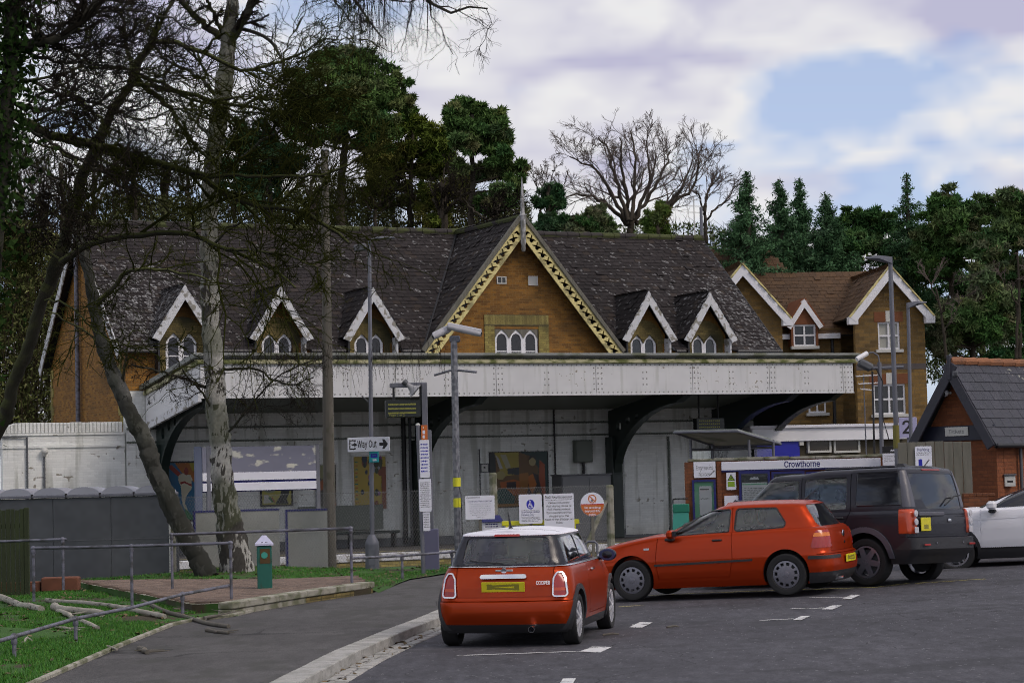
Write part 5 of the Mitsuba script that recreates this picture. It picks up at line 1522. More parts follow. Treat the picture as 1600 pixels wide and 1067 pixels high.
for i, (x0, x1, lb) in enumerate(((1155, 1204, 'blue framed poster case with a white timetable, left of the dark 4x4'), (1206, 1258, 'blue framed poster case half hidden behind the dark 4x4'), (1260, 1312, 'blue framed poster case directly behind the roof of the dark 4x4'))):
    t, a, z0, b, z1 = notice('poster_case', lb, x0, 736, x1, 806, 'navy', 'sheet_black', .055)
    part(t, 'timetable', fwall(W, sg.box(a + .07, z0 + .06, b - .07, z1 - .26), -.078, -.068), 'sheet_grey')
    part(t, 'green_stripe', fwall(W, sg.box(a + .07, z1 - .31, b - .07, z1 - .285), -.081, -.0785), 'sheet_green')
    printed(W, t, a + .05, z0 + .1, b - .05, z1 - .32, -.0785, 12, 'grey_box', 30 + i, .1, .35)
    part(t, 'emblem', fwall(W, sg.Polygon([(a + .25, z1 - .19), (b - .25, z1 - .19), (b - .28, z1 - .13), ((a + b) / 2 + .03, z1 - .15), ((a + b) / 2, z1 - .11), ((a + b) / 2 - .03, z1 - .15), (a + .28, z1 - .13)]), -.072, -.068), 'sheet_grey')
t = thing('black_white_panel', 'black and white information panel at the right end of the name board', 'sign')
a, z0, b, z1 = sq(W, 0, 1379, 697, 1409, 727, -.3)
part(t, 'black_header', move(cbox(a, b, -.33, -.27, z1 - .16, z1, .006), W), 'black')
part(t, 'white_face', move(cbox(a, b, -.33, -.27, z0, z1 - .162, .006), W), 'sign_white')
part(t, 'emblem', fwall(W, sg.Polygon([(a + .17, z1 - .11), (a + .29, z1 - .11), (a + .26, z1 - .07), (a + .23, z1 - .09), (a + .2, z1 - .07)]), -.333, -.3305), 'sign_white')
for i, s_ in enumerate(('Crowthorne', 'Station', 'Bay Car Park')):
    part(t, 'text_line', textm(s_, .035, FM(W, a + .03, -.331, z1 - .24 - i * .055), .002, False, centre=False), 'grey_box')
part(t, 'post', move(cbox((a + b) / 2 - .03, (a + b) / 2 + .03, -.26, -.2, 0, z1 - .1, .006), W), 'steel')
# green bin
t = thing('green_bin', 'pale green litter bin beside the left end of the brick notice wall', 'bin')
a, z0, b, z1 = sq(W, 0, 1050, 779, 1076, 830, -.1)
z0 = .1
part(t, 'body', vf(m3d.Manifold.hull_points(np.array([W.p(u, w, z0) for u in (a - .04, b + .06) for w in (-.35, .05)] + [W.p(u, w, z1 - .32) for u in (a + .03, b) for w in (-.3, 0)]))), 'pale_teal')
part(t, 'lid', move(cbox(a + .02, b + .02, -.32, .02, z1 - .319, z1 - .12, .015), W), pr('bin_green', (.008, .16, .10), .4))
part(t, 'hoop', tube([W.p(a + .03, -.15, z1 - .12), W.p(a + .03, -.15, z1 - .01), W.p(a + .06, -.15, z1), W.p(b, -.15, z1)], .016, 6), 'black', smooth=True)

# waiting shelter
t = thing('waiting_shelter', 'small platform shelter with a sloping translucent roof behind the notice wall', 'shelter')
P = [at(1053, 675, 54.6), at(1152, 673, 53.4), at(1220, 693, 55.6), at(1118, 697, 56.8)]
nrm_ = np.array([0, 0, .05])
part(t, 'roof_sheet', vf(m3d.Manifold.hull_points(np.array(P + [p + nrm_ for p in P]))), pr('shelter_roof', proc(lambda p, n, uv: mix((.26, .28, .25), (.15, .17, .13), smoothstep(.4, .65, fbm(p.x * 2, p.y * 2, p.z)))), .4))
for i in range(4):
    part(t, 'roof_edge', tube([P[i] + [0, 0, -.01], P[(i + 1) % 4] + [0, 0, -.01]], .03, 6), 'steel')
for px, dd in ((1079, 55.2), (1170, 54.2), (1113, 56.4), (1208, 55.2)):
    a = at(px, 690, dd); part(t, 'post', tube([[a[0], a[1], .4], [a[0], a[1], a[2] + .05]], .035, 8), 'steel', smooth=True)
for (xa, da), (xb, db) in (((1113, 56.4), (1208, 55.2)), ((1079, 55.2), (1113, 56.4))):
    a, b = at(xa, 700, da), at(xb, 700, db)
    part(t, 'glass_panel', (np.array([[a[0], a[1], .5], [b[0], b[1], .5], [b[0], b[1], 2.62], [a[0], a[1], 2.62]]), np.array([[0, 1, 2], [0, 2, 3]])), 'window_glass')
    part(t, 'glazing_rail', tube([[a[0], a[1], 2.64], [b[0], b[1], 2.64]], .03, 6), 'steel')

# --- ticket building
D = 44.0
K = Frame(at(1556, 690, D), -45)
t = thing('ticket_building', 'small orange brick ticket building with dark slate roof and gable sign', 'building')
gw = -K.on(1421, 690, 0)[0]
ze = K.on(1556, 690, 0)[1]
ua, za = K.on(1487, 566, 0)
gp = sg.Polygon([(-gw + .16, -.1), (-.16, -.1), (-.16, ze + .05), (ua, za - .14), (-gw + .16, ze + .05)])
part(t, 'gable_wall', fwall(K, gp, .25, .5), 'brick_orange')
part(t, 'side_wall', move(box(-.36, -.16, .51, 5, -.1, ze + .05), K), 'brick_orange')
part(t, 'fascia_board', fwall(K, sg.box(-gw + .2, K.on(1500, 688, .2)[1], -.16, K.on(1500, 665, .2)[1]), .19, .249), pr('fascia_navy', (.016, .018, .034), .45))
for sgn in (-1, 1):
    x0 = -gw if sgn < 0 else 0
    s_ = math.hypot(ua - x0, za - ze)
    ud = K.e1 * (ua - x0) / s_ + np.array([0, 0, (za - ze) / s_])
    dn = np.cross(K.e2, ud); dn = dn if dn[2] < 0 else -dn
    M = np.column_stack([np.append(ud, 0), np.append(dn, 0), np.append(K.e2, 0), np.append(K.p(x0, -.1, ze), 1)])
    part(t, 'barge_board', move(cbox(-.06, s_ + .02, 0, .2, 0, .05, .008), M), pr('barge_grey', (.030, .030, .042), .5) if sgn < 0 else 'barge_grey')
    ts_ = K.e2 * (1 if np.cross(K.e2, ud)[2] > 0 else -1)
    nn = np.cross(ts_, ud)
    l_ = 5.2
    M = np.column_stack([np.append(ts_, 0), np.append(ud, 0), np.append(nn, 0), np.append(K.p(x0, -.08, ze) - nn * .03, 1)])
    reg_ = sg.box(0, -.1, l_, s_) if ts_ @ K.e2 > 0 else sg.box(-l_, -.1, 0, s_)
    rk = part(t, 'roof', move(extrude(reg_, .025), M), 'black')
    if sgn > 0:                                # each large slate that faces the car park
        r_ = np.random.default_rng(77)
        for j, tv in enumerate(np.arange(-.1, s_ - .02, .215)):
            sv = 0.0 - .16 * (j % 2)
            while sv < l_ - .1:
                s0, s1 = max(sv, 0) + .004, min(sv + .33, l_) - .004
                if s1 - s0 > .05:
                    e_ = min(.30, s_ - tv)
                    if ts_ @ K.e2 < 0: s0, s1 = -s1, -s0
                    o_ = K.p(x0, -.08, ze)
                    hh_ = .020 + r_.uniform(0, .006)
                    q = [o_ + ts_ * s + ud * tvv + nn * h_ for s, tvv, h_ in ((s0, tv, hh_ - .012), (s1, tv, hh_ - .012), (s1, tv + e_, -.004), (s0, tv + e_, -.004), (s0, tv, hh_), (s1, tv, hh_), (s1, tv + e_, .006), (s0, tv + e_, .006))]
                    part(t, 'roof__slate', vf(m3d.Manifold.hull_points(np.array(q))), ('kiosk_slate', 'kiosk_slate_b', 'kiosk_slate_c')[r_.integers(3)])
                sv += .33
    if sgn < 0:
        for nm_, c_ in (('kiosk_slate', (.031, .031, .046)), ('kiosk_slate_b', (.026, .027, .039)), ('kiosk_slate_c', (.036, .035, .049))):
            pr(nm_, proc(lambda p, n, uv, c_=c_: mix(mix(c_, (c_[0] * .6, c_[1] * .6, c_[2] * .6), fbm(p.x * 4, p.y * 4, p.z * 4)), (.26, .26, .22), smoothstep(.80, .84, noise(p.x * 16, p.y * 16, p.z * 16)) * smoothstep(.5, .65, fbm(p.x * 1.1 + 3, p.y * 1.1, p.z * 1.5)) * .8)), .5)
for i in range(11):
    part(t, 'ridge_tile', tube([K.p(ua, -.08 + i * .46, za + .015), K.p(ua, .37 + i * .46, za + .03)], .085, 8), pr('ridge_orange', proc(lambda p, n, uv: mix((.30, .115, .045), (.14, .07, .04), fbm(p.x * 5, p.y * 5, p.z * 5))), .8) if i == 0 else 'ridge_orange', smooth=40)
part(t, 'gutter', tube([K.p(.04, -.05, ze - .08), K.p(.04, 5, ze - .08)], .05, 8), 'black', smooth=True)
part(t, 'downpipe', tube([K.p(-.08, 1.0, ze - .1), K.p(-.08, 1.0, 0)], .035, 8), 'grey_box', smooth=True)
part(t, 'finial', move(cbox(ua - .04, ua + .04, -.13, -.02, za - .35, za + .14, .01), K), 'barge_grey')
t = thing('tickets_sign', 'pale sign reading Tickets on the dark board of the small gable', 'sign')
a, z0, b, z1 = sq(K, 0, 1476, 667, 1512, 681, .16)
part(t, 'board', move(cbox(a, b, .165, .188, z0, z1, .005), K), 'off_white')
part(t, 'lettering', textm('Tickets', (z1 - z0) * .42, FM(K, (a + b) / 2, .164, z0 + (z1 - z0) * .28), .003, width=(b - a) * .66), 'grey_box')
t = thing('dome_camera', 'white dome camera on the gable of the ticket building', 'camera')
c = K.p(*[K.on(1478, 614, .15)[0]], .12, K.on(1478, 614, .15)[1])
part(t, 'housing', ball(c, .075, 2), 'white', smooth=True)
part(t, 'dome', ball(c + np.array([-.045, -.03, -.02]), .055, 2), 'black', smooth=True)
part(t, 'arm', tube([c + [.04, .05, 0], K.p(K.on(1487, 612, .25)[0], .24, c[2] + .01)], .03, 8), 'off_white')
t = thing('alarm_light', 'small grey lamp under the apex of the ticket building', 'lamp')
c = K.p(K.on(1493, 584, -.1)[0], -.12, K.on(1493, 584, -.1)[1])
part(t, 'case', move(cbox(-.05, .05, -.05, .05, -.05, .05, .01), T(*c)), 'grey_box')
part(t, 'lens', move(cbox(-.03, .03, -.06, -.051, -.03, .03, .004), T(*c)), 'pane')
t = thing('post_box', 'pale wall box on the ticket building beside the white car roof', 'box')
Kb = flat(K.p(-.12, .6, 0), 0)
a, z0, b, z1 = sq(Kb, 0, 1568, 743, 1585, 760, 0)
part(t, 'case', move(cbox(a, b, -.1, .1, z0, z1, .01), Kb), 'off_white')
part(t, 'hood', move(cbox(a - .02, b + .02, -.13, .1, z1 + .001, z1 + .035, .008), Kb), 'grey_box')
part(t, 'slot', move(cbox(a + .05, b - .05, -.104, -.101, z0 + .08, z0 + .12, .001), Kb), 'black')
# timber fence and sign in front of it
Fd = Frame(at(1405, 760, 43.2), -3)
t = thing('timber_fence', 'weathered grey vertical board fence below the tickets sign', 'fence')
a, z0, b, z1 = sq(Fd, 0, 1404, 690, 1519, 770)
n = 8
for i in range(n):
    x = a + (b - a) * i / n
    part(t, 'board', move(cbox(x + .004, x + (b - a) / n - .004, rng.uniform(0, .008), .03, .1, z1 + rng.uniform(-.015, .01), .005), Fd), 'grey_wood')
part(t, 'rail', move(box(a, b, .04, .08, z1 - .3, z1 - .2), Fd), 'grey_wood')
t = thing('parking_sign', 'white parking sign with a blue symbol on the timber fence', 'sign')
a, z0, b, z1 = sq(Fd, 0, 1430, 697, 1456, 735, -.02)
part(t, 'board', fwall(Fd, rrect(a, b, z0, z1, .02), -.03, -.015), 'sign_white')
part(t, 'heading', textm('Parking', .05, FM(Fd, (a + b) / 2, -.031, z1 - .09), .002, True, width=(b - a) * .7), 'navy')
printed(Fd, t, a, z1 - .2, b, z1 - .11, -.0305, 2, 'grey_box', 3, .08, .4)
part(t, 'phone_symbol', fwall(Fd, rrect(a + .06, a + .13, z0 + .08, z0 + .22, .015), -.033, -.0305), 'blue')
part(t, 'pencil_symbol', fwall(Fd, sg.LineString([(b - .14, z0 + .10), (b - .06, z0 + .2)]).buffer(.012), -.033, -.0305), 'grey_box')
t = thing('low_brick_wall', 'short low orange brick wall beside the timber fence', 'wall')
a, z0, b, z1 = sq(Fd, 0, 1506, 772, 1545, 800, -.3)
part(t, 'wall_face', move(box(a, b, -.3, -.08, .1, z1 - .045), Fd), 'brick_notice')
for i in range(5): part(t, 'coping_brick', move(cbox(a + i * .12, a + .115 + i * .12, -.31, -.07, z1 - .044, z1 + .02, .008), Fd), 'brick_notice')

# --- lamp posts and lights at the right
def lamp(label, px0, py0, px1, py1, d, r, head, arm=0):
    Lf = flat(at(px1, py1, d), 0)
    u, z = Lf.on(px0, py0, 0)
    t = thing('lamp_post', label, 'lamp post')
    part(t, 'column', tube([Lf.p(0, 0, .1), Lf.p(u * .5, 0, z * .5), Lf.p(u, 0, z)], [r * 1.25, r * 1.1, r], 10), 'steel', smooth=True)
    sx = head
    hm = m3d.Manifold.hull_points(np.array([(x, y, z_) for x, y, z_ in ((-.04 * sx, -.09, -.02), (-.04 * sx, .09, -.02), (-.04 * sx, -.09, .13), (-.04 * sx, .09, .13), (.30 * sx, -.13, .10), (.30 * sx, .13, .10), (.30 * sx, -.12, .17), (.30 * sx, .12, .17), (.62 * sx, -.05, .12), (.62 * sx, .05, .12), (.62 * sx, -.04, .145), (.62 * sx, .04, .145))]))
    part(t, 'lamp_head', move(hm, T(*Lf.p(u, 0, z))), 'steel', smooth=30)
    return t, Lf


t, Lf = lamp('tall grey lamp post with a single flat head in front of the brick house', 1391, 411, 1401, 700, 50.0, .05, -.9)
z0, z1 = Lf.on(1401, 700, 0)[1], Lf.on(1401, 664, 0)[1]
part(t, 'yellow_sleeve', tube([Lf.p(0, 0, z0), Lf.p(0, 0, z1)], .072, 10), pr('old_yellow', (.17, .15, .03), .6), smooth=40)
lamp('shorter grey lamp post with its head pointing right beside the brick house', 1419, 481, 1421, 690, 58.0, .045, .78)
D = 53.0
Q = flat(at(1377, 714, D), 0)
t = thing('floodlight_pole', 'grey pole with a crossarm, floodlight and camera beyond the canopy end', 'pole')
u, z = Q.on(1374, 566, 0)
part(t, 'shaft', tube([Q.p(0, 0, .3), Q.p(u, 0, z)], .05, 8), 'steel', smooth=True)
u2, z2 = Q.on(1342, 576, 0); u3, _ = Q.on(1412, 574, 0)
part(t, 'crossarm', tube([Q.p(u2 + .2, 0, z2), Q.p(u3, 0, z2 + .02)], .03, 6), 'steel')
part(t, 'floodlight', move(cbox(-.26, .1, -.13, .13, -.09, .11, .05), T(*Q.p(u2 + .22, -.02, z2 + .03), ry=.5)), 'grey_box', smooth=40)
part(t, 'camera_arm', tube([Q.p(u, 0, z), Q.p(u - .02, 0, z + .16), Q.p(u - .14, 0, z + .24), Q.p(u - .3, 0, z + .22)], .018, 6), 'steel', smooth=True)
part(t, 'camera', tube([Q.p(u - .28, 0, z + .22), Q.p(u - .55, -.1, z + .08)], .06, 8), 'white', smooth=40)
a, b = Q.on(1363, 580, .2), Q.on(1365, 714, .2)
part(t, 'second_pole', tube([Q.p(a[0], .2, a[1]), Q.p(b[0], .2, .3)], .024, 6), 'plastic_dark')
part(t, 'cable', tube([Q.p(u - .1, -.05, z2), Q.p(u + .05, -.05, z2 - .3), Q.p(u + .03, -.06, z2 - 1.2), Q.p(u + .15, -.06, z2 - 1.7)], .012, 5), 'black')
t = thing('platform_number_sign', 'lilac sign with the number 2 beyond the ticket building gable', 'sign')
Q2 = flat(at(1414, 680, 60.0), 0)
a, z0, b, z1 = sq(Q2, 0, 1405, 652, 1433, 684, 0)
part(t, 'board', move(cbox(a, b, 0, .05, z0, z1, .01), Q2), pr('sign_lilac', (.34, .33, .50), .4))
part(t, 'number', textm('2', (z1 - z0) * .62, FM(Q2, a + .2, -.001, z0 + .12), .004, True), 'black')
part(t, 'post', move(cbox((a + b) / 2 - .03, (a + b) / 2 + .03, .051, .1, .3, z1, .006), Q2), 'steel')
# second departure board under the canopy
t = thing('platform_display', 'dark departure board hanging under the right end of the canopy', 'display')
a, z0, b, z1 = sq(B, 0, 1089, 653, 1132, 673, 2.2)
part(t, 'case', move(cbox(a, b, 2.2, 2.45, z0, z1, .01), B), 'display_green')
for i in range(3): part(t, 'text_row', fwall(B, unary_union([sg.box(a + .08 + .07 * j, z1 - .1 - .1 * i, a + .12 + .07 * j, z1 - .065 - .1 * i) for j in range(int((b - a - .15) / .07))]), 2.194, 2.199), 'amber')
for u in (a + .15, b - .15): part(t, 'hanger', move(cbox(u - .02, u + .02, 2.3, 2.34, z1, 4.5, .004), B), 'black')

# --- flat-roofed building on the far platform
t = thing('flat_roofed_building', 'low flat-roofed building with a white fascia and blue end beyond the canopy', 'building')
FB = Frame(at(1209, 690, 73.0), 18)
a, _, b, _ = sq(FB, 0, 1209, 690, 1412, 690)
zf0_, zf1_ = FB.on(1300, 688, 0)[1], FB.on(1300, 663, 0)[1]
part(t, 'walls', move(box(a, b + .3, .2, 5, 0, zf0_ + .1), FB), pr('wall_brown', (.055, .045, .025), .8))
part(t, 'fascia', move(cbox(a - .8, b + .1, -.1, .19, zf0_, zf1_ - .1, .01), FB), 'white')
part(t, 'roof_edge', move(cbox(a - .9, b + .15, -.2, 5.2, zf1_ - .099, zf1_, .01), FB), pr('roof_white', (.42, .43, .50), .5))
ub = FB.on(1249, 690, 0)[0]
part(t, 'blue_wall', move(box(a - .6, ub, .0, .195, 0, zf0_ - .01), FB), 'blue')
for x0, x1 in ((1262, 1299), (1303, 1344)):
    p0, q0, p1, q1 = sq(FB, 0, x0, 678, x1, 707, .1)
    k = part(t, 'window', fwall(FB, sg.box(p0, q0, p1, q1).difference(sg.box(p0 + .07, q0 + .07, p1 - .07, q1 - .07)), .1, .199), 'off_white')
    part(t, 'window' + k.split('__window')[1] + '__pane', fwall(FB, sg.box(p0 + .071, q0 + .071, p1 - .071, q1 - .071), .15, .199), pr('pane_brown', (.05, .04, .03), .15) if x0 == 1262 else 'pane_brown')
p0, q0, p1, q1 = sq(FB, 0, 1249, 678, 1256, 696, -.05)
part(t, 'sign_plate', move(cbox(p0, p1, -.05, .19, q0, q1, .01), FB), 'off_white')

# --- brick house beyond
D = 92.0
H = Frame(at(1325, 640, D), 6)
t = thing('brick_house', 'two-storey yellow brick house with red tiled roof and white-edged gables', 'house')


def hq(*p, w=0.0): return sq(H, 0, *p, w)


ua, za = H.on(1387, 419, 0)
ul, zl = H.on(1326, 497, 0)
ur = 2 * ua - ul
ze = zl
gable = sg.Polygon([(ul + .25, -2), (ur - .25, -2), (ur - .25, ze), (ua, za - .15), (ul + .25, ze)])
wins_h = [(hq(1372, 503, 1406, 546), 2, 2, 'net'), (hq(1365, 600, 1415, 647), 3, 2, 'dark')]
gh = gable
for (a, z0, b, z1), *_ in wins_h: gh = gh.difference(sg.box(a, z0, b, z1))
part(t, 'gable_wall', fwall(H, gh, 0, .3), 'brick_house')


def house_roof(pts_ts, p0, ts_, ud, name='roof', seed=3):
    nn = np.cross(ts_, ud)
    M = np.column_stack([np.append(ts_, 0), np.append(ud, 0), np.append(nn, 0), np.append(p0 - nn * .07, 1)])
    k = part(t, name, move(extrude(sg.Polygon(pts_ts), .05), M), 'plastic_dark')
    slates(p0, ts_, ud, sg.Polygon(pts_ts), k, seed, sw=.30, ex=.30, dark=1.0, name='tiles', bsdf='roof_tile')
    return k


scene['roof_tile'] = scene['vcol']
_sl = slates


def slates(ps, ts, tt, region, key, seed, sw=0.26, ex=0.20, dark=1.0, brown=0.0, name='slates', bsdf='slate'):
    return _sl(ps, ts, tt, region, key, seed, sw, ex, dark * (.95 if bsdf == 'roof_tile' else 1), 1.7 if bsdf == 'roof_tile' else brown, name, 'vcol' if bsdf == 'roof_tile' else bsdf)


def gable_house(ua, za, ul, ur, ze, depth, seed, w=0.0):
    for sgn in (-1, 1):
        x0 = ul if sgn < 0 else ur
        s_ = math.hypot(ua - x0, za - ze)
        ud = H.e1 * (ua - x0) / s_ + np.array([0, 0, (za - ze) / s_])
        ts_ = H.e2 if np.cross(H.e2, ud)[2] > 0 else -H.e2
        sg_ = 1 if ts_ @ H.e2 > 0 else -1
        house_roof([(0, 0), (sg_ * depth, 0), (sg_ * depth, s_), (0, s_)], H.p(x0, w - .35, ze), ts_, ud, 'gable_roof', seed + sgn)
        dn = np.cross(H.e2, ud); dn = dn if dn[2] < 0 else -dn
        M = np.column_stack([np.append(ud, 0), np.append(dn, 0), np.append(H.e2, 0), np.append(H.p(x0, w - .42, ze + .02), 1)])
        part(t, 'barge_board', move(cbox(-.05, s_ + .03, 0, .30, 0, .06, .01), M), 'white')
        part(t, 'verge', move(box(-.05, s_ + .03, -.07, -.001, -.02, .12), M), 'cream_wood')
        part(t, 'boxed_eave', move(cbox(x0 - (.3 if sgn > 0 else .1), x0 + (.1 if sgn > 0 else .3), w - .40, w - .05, ze - .30, ze + .02, .02), H), 'white')


gable_house(ua, za, ul, ur, ze, 7.0, 81)
# left gable
ua2, za2 = H.on(1157, 416, .0)
ur2 = H.on(1231, 497, 0)[0]
ul2 = 2 * ua2 - ur2
part(t, 'left_gable_wall', fwall(H, sg.Polygon([(ul2 + .25, -2), (ur2 - .25, -2), (ur2 - .25, ze), (ua2, za2 - .15), (ul2 + .25, ze)]), 0, .3), 'brick_house')
gable_house(ua2, za2, ul2, ur2, ze, 7.0, 85)
# middle range with its dormer
zm = H.on(1270, 524, 2.0)[1]
zr_ = H.on(1240, 427, 6.0)[1]
part(t, 'middle_wall', fwall(H, sg.box(ur2 - .2, -2, ul + .2, zm + .3), 2.2, 2.5), 'brick_house')
s_ = math.hypot(4.2, zr_ - zm)
house_roof([(0, 0), (ul - ur2 + 5, 0), (ul - ur2 + 5, s_), (0, s_)], H.p(ur2 - 2.4, 1.9, zm), H.e1, H.e2 * 4.2 / s_ + np.array([0, 0, (zr_ - zm) / s_]), 'roof', 91)
part(t, 'eaves_board', move(cbox(ur2 - .1, ul + .1, 1.82, 1.9, zm - .16, zm + .06, .01), H), 'white')
a, z0, b, z1 = hq(1239, 507, 1274, 541, w=1.7)
k = part(t, 'dormer', fwall(H, sg.Polygon([(a - .1, z0), (b + .1, z0), (b + .1, z1), ((a + b) / 2, z1 + .85), (a - .1, z1)]).difference(sg.box(a, z0, b, z1)), 1.6, 3.6), pr('tile_hung', (.16, .055, .02), .8))
for sgn in (-1, 1):
    x0 = (a - .3) if sgn < 0 else (b + .3)
    c_ = (a + b) / 2
    P0, P1 = H.p(x0, 1.45, z1 - .1), H.p(c_, 1.45, z1 + 1.05)
    d_ = P1 - P0
    nn = np.cross(H.e2, d_); nn = nn / np.linalg.norm(nn) * (1 if nn[2] > 0 else -1)
    part(t, 'dormer__barge_board', vf(m3d.Manifold.hull_points(np.array([q + o for q in (P0, P1) for o in (nn * 0, -nn * .2, H.e2 * .05, -nn * .2 + H.e2 * .05)]))), 'white')
    part(t, 'dormer__roof', vf(m3d.Manifold.hull_points(np.array([q + o for q in (P0, P1) for o in (nn * .002, nn * .08, H.e2 * 3, nn * .08 + H.e2 * 3)]))), 'tile_hung')


def house_window(a, z0, b, z1, w, cols, rows, net):
    k = part(t, 'window', fwall(H, sg.box(a, z0, b, z1).difference(unary_union([sg.box(a + .07 + (b - a - .07) * i / cols, z0 + .07 + (z1 - z0 - .07) * j / rows, a + (b - a - .07) * (i + 1) / cols, z0 + (z1 - z0 - .07) * (j + 1) / rows) for i in range(cols) for j in range(rows)])), w + .06, w + .14), 'white')
    kk = 'window' + k.split('__window')[1]
    part(t, kk + '__pane', fwall(H, sg.box(a, z0, b, z1), w + .145, w + .16), pr('net_pane', (.34, .34, .30), .25) if net == 'net' else 'pane')
    part(t, kk + '__sill', move(cbox(a - .12, b + .12, w - .08, w + .14, z0 - .13, z0 - .001, .01), H), 'off_white')


for (a, z0, b, z1), c_, r_, net in wins_h:
    house_window(a, z0, b, z1, 0, 2 if c_ == 2 else 2, 2, net)
    part(t, 'lintel', fwall(H, sg.box(a - .15, z1 + .002, b + .15, z1 + .42).difference(sg.box((a + b) / 2 - .12, z1, (a + b) / 2 + .12, z1 + .5)), -.02, -.001), 'tile_hung')
    part(t, 'keystone', fwall(H, sg.box((a + b) / 2 - .12, z1 + .002, (a + b) / 2 + .12, z1 + .46), -.03, -.001), 'off_white')
a, z0, b, z1 = hq(1239, 507, 1274, 541, w=1.7)
house_window(a, z0, b, z1, 1.6, 2, 2, 'dark')
a, z0, b, z1 = hq(1263, 622, 1290, 645, w=2.2)
house_window(a, z0, b, z1, 2.1, 2, 1, 'net')
zq = H.on(1387, 573, 0)[1]
part(t, 'brick_band', fwall(H, sg.box(ul + .25, zq - .12, ur - .25, zq + .12), -.02, -.001), pr('band_grey', (.09, .075, .07), .8))
part(t, 'downpipe', tube([H.p(H.on(1301, 560, 2.15)[0], 2.15, 0), H.p(H.on(1301, 560, 2.15)[0], 2.15, zm)], .07, 6), 'black')
part(t, 'rear_block', move(box(ul2 - 1, ur - .3, 3.5, 9, -2, ze), H), 'brick_house')
u_, z_ = H.on(1118, 393, 9)
s_ = 3.4
house_roof([(0, 0), (5.2, 0), (3.4, 3.2), (0, 3.2)], H.p(u_ - 1.2, 6.4, z_ - 2.6), H.e1, np.array([0, 0, 1]) * .77 + H.e2 * .638, 'rear_roof', 97)
# aerial seen against the house
t = thing('tv_aerial', 'thin white yagi aerial seen against the brick house beyond the canopy end', 'aerial')
Qa = flat(at(1345, 590, 72), 0)
u0, z0 = Qa.on(1340, 590, 0)
for i, (x0, y0, x1, y1) in enumerate(((1338, 588, 1372, 586), (1342, 600, 1374, 598), (1345, 608, 1366, 610))):
    a, b = Qa.on(x0, y0, 0), Qa.on(x1, y1, 0)
    part(t, 'boom', tube([Qa.p(a[0], 0, a[1]), Qa.p(b[0], 0, b[1])], .018, 5), 'white')
    for j in range(7):
        u = a[0] + (b[0] - a[0]) * j / 6; z = a[1] + (b[1] - a[1]) * j / 6
        part(t, 'element', tube([Qa.p(u, -.12, z), Qa.p(u, .12, z + .03)], .009, 4), 'white')
part(t, 'mast', tube([Qa.p(Qa.on(1350, 600, 0)[0], 0.05, 2.5), Qa.p(Qa.on(1350, 600, 0)[0], .05, Qa.on(1350, 584, 0)[1])], .02, 5), 'steel')
# ------------------------------------------------------------------ cars
from scipy.interpolate import PchipInterpolator as Pchip


def paint(name, c, rough=0.35, **k):
    return pr(name, c, rough, two=True, clearcoat=0.7, clearcoat_gloss=0.97, specular=0.3, **k)


paint('orange_paint', (0.29, 0.027, 0.0003), .30, metallic=.5, spec_tint=1.0)
paint('orange_red_paint', (0.33, 0.027, 0.0003), .30, metallic=.5, spec_tint=1.0)
paint('grey_paint', (0.018, 0.018, 0.027), .33, metallic=.2)
paint('silver_paint', (0.66, 0.66, 0.70), .35)
paint('roof_white', (0.66, 0.66, 0.72), .35)
paint('gloss_black', (0.008, 0.008, 0.016), .25)
pr('lamp_red', (.30, .012, .01), .12, clearcoat=1.0); pr('lamp_amber', (.62, .16, .01), .12, clearcoat=1.0); pr('lamp_clear', (.42, .42, .46), .1, clearcoat=1.0)
pr('lamp_orange', (.50, .055, .01), .12, clearcoat=1.0)
pr('plate_yellow', (.56, .50, .015), .45); pr('plate_smear', (.20, .18, .02), .5)
pr('alloy_bright', (.62, .62, .66), .35, metallic=.5)
pr('seat_cloth', (.016, .016, .019), .85); pr('hubcap', (.20, .20, .235), .35, metallic=.55)


def outline(xr, xf, W, br, bf, rr, rf, tr, tf):
    xm = (xr + xf) / 2
    def side_y(x): return W * (1 - np.where(x < xm, tr * ((xm - x) / (xm - xr)) ** 3, tf * ((x - xm) / (xf - xm)) ** 3))
    y = np.linspace(0, 1, 9)[:-1]
    Wr, Wf = float(side_y(np.array(xr + rr))), float(side_y(np.array(xf - rf)))
    a = np.linspace(0, np.pi / 2, 9)
    rear = np.column_stack([xr + br * ((Wr - rr) * y / Wr) ** 2, (Wr - rr) * y])
    x0 = xr + br * ((Wr - rr) / Wr) ** 2
    cr_ = np.column_stack([x0 + (xr + rr + br * .3 - x0) * (1 - np.cos(a)) , (Wr - rr) + rr * np.sin(a)])
    s0 = cr_[-1, 0]
    x1 = xf - bf * ((Wf - rf) / Wf) ** 2
    s1 = xf - rf - bf * .3
    sx = np.linspace(s0, s1, 34)[1:-1]
    sidep = np.column_stack([sx, side_y(sx)])
    cf_ = np.column_stack([s1 + (x1 - s1) * np.sin(a), (Wf - rf) + rf * np.cos(a)])
    front = np.column_stack([xf - bf * ((Wf - rf) * y[::-1] / Wf) ** 2, (Wf - rf) * y[::-1]])
    return np.vstack([rear, cr_, sidep, cf_, front])


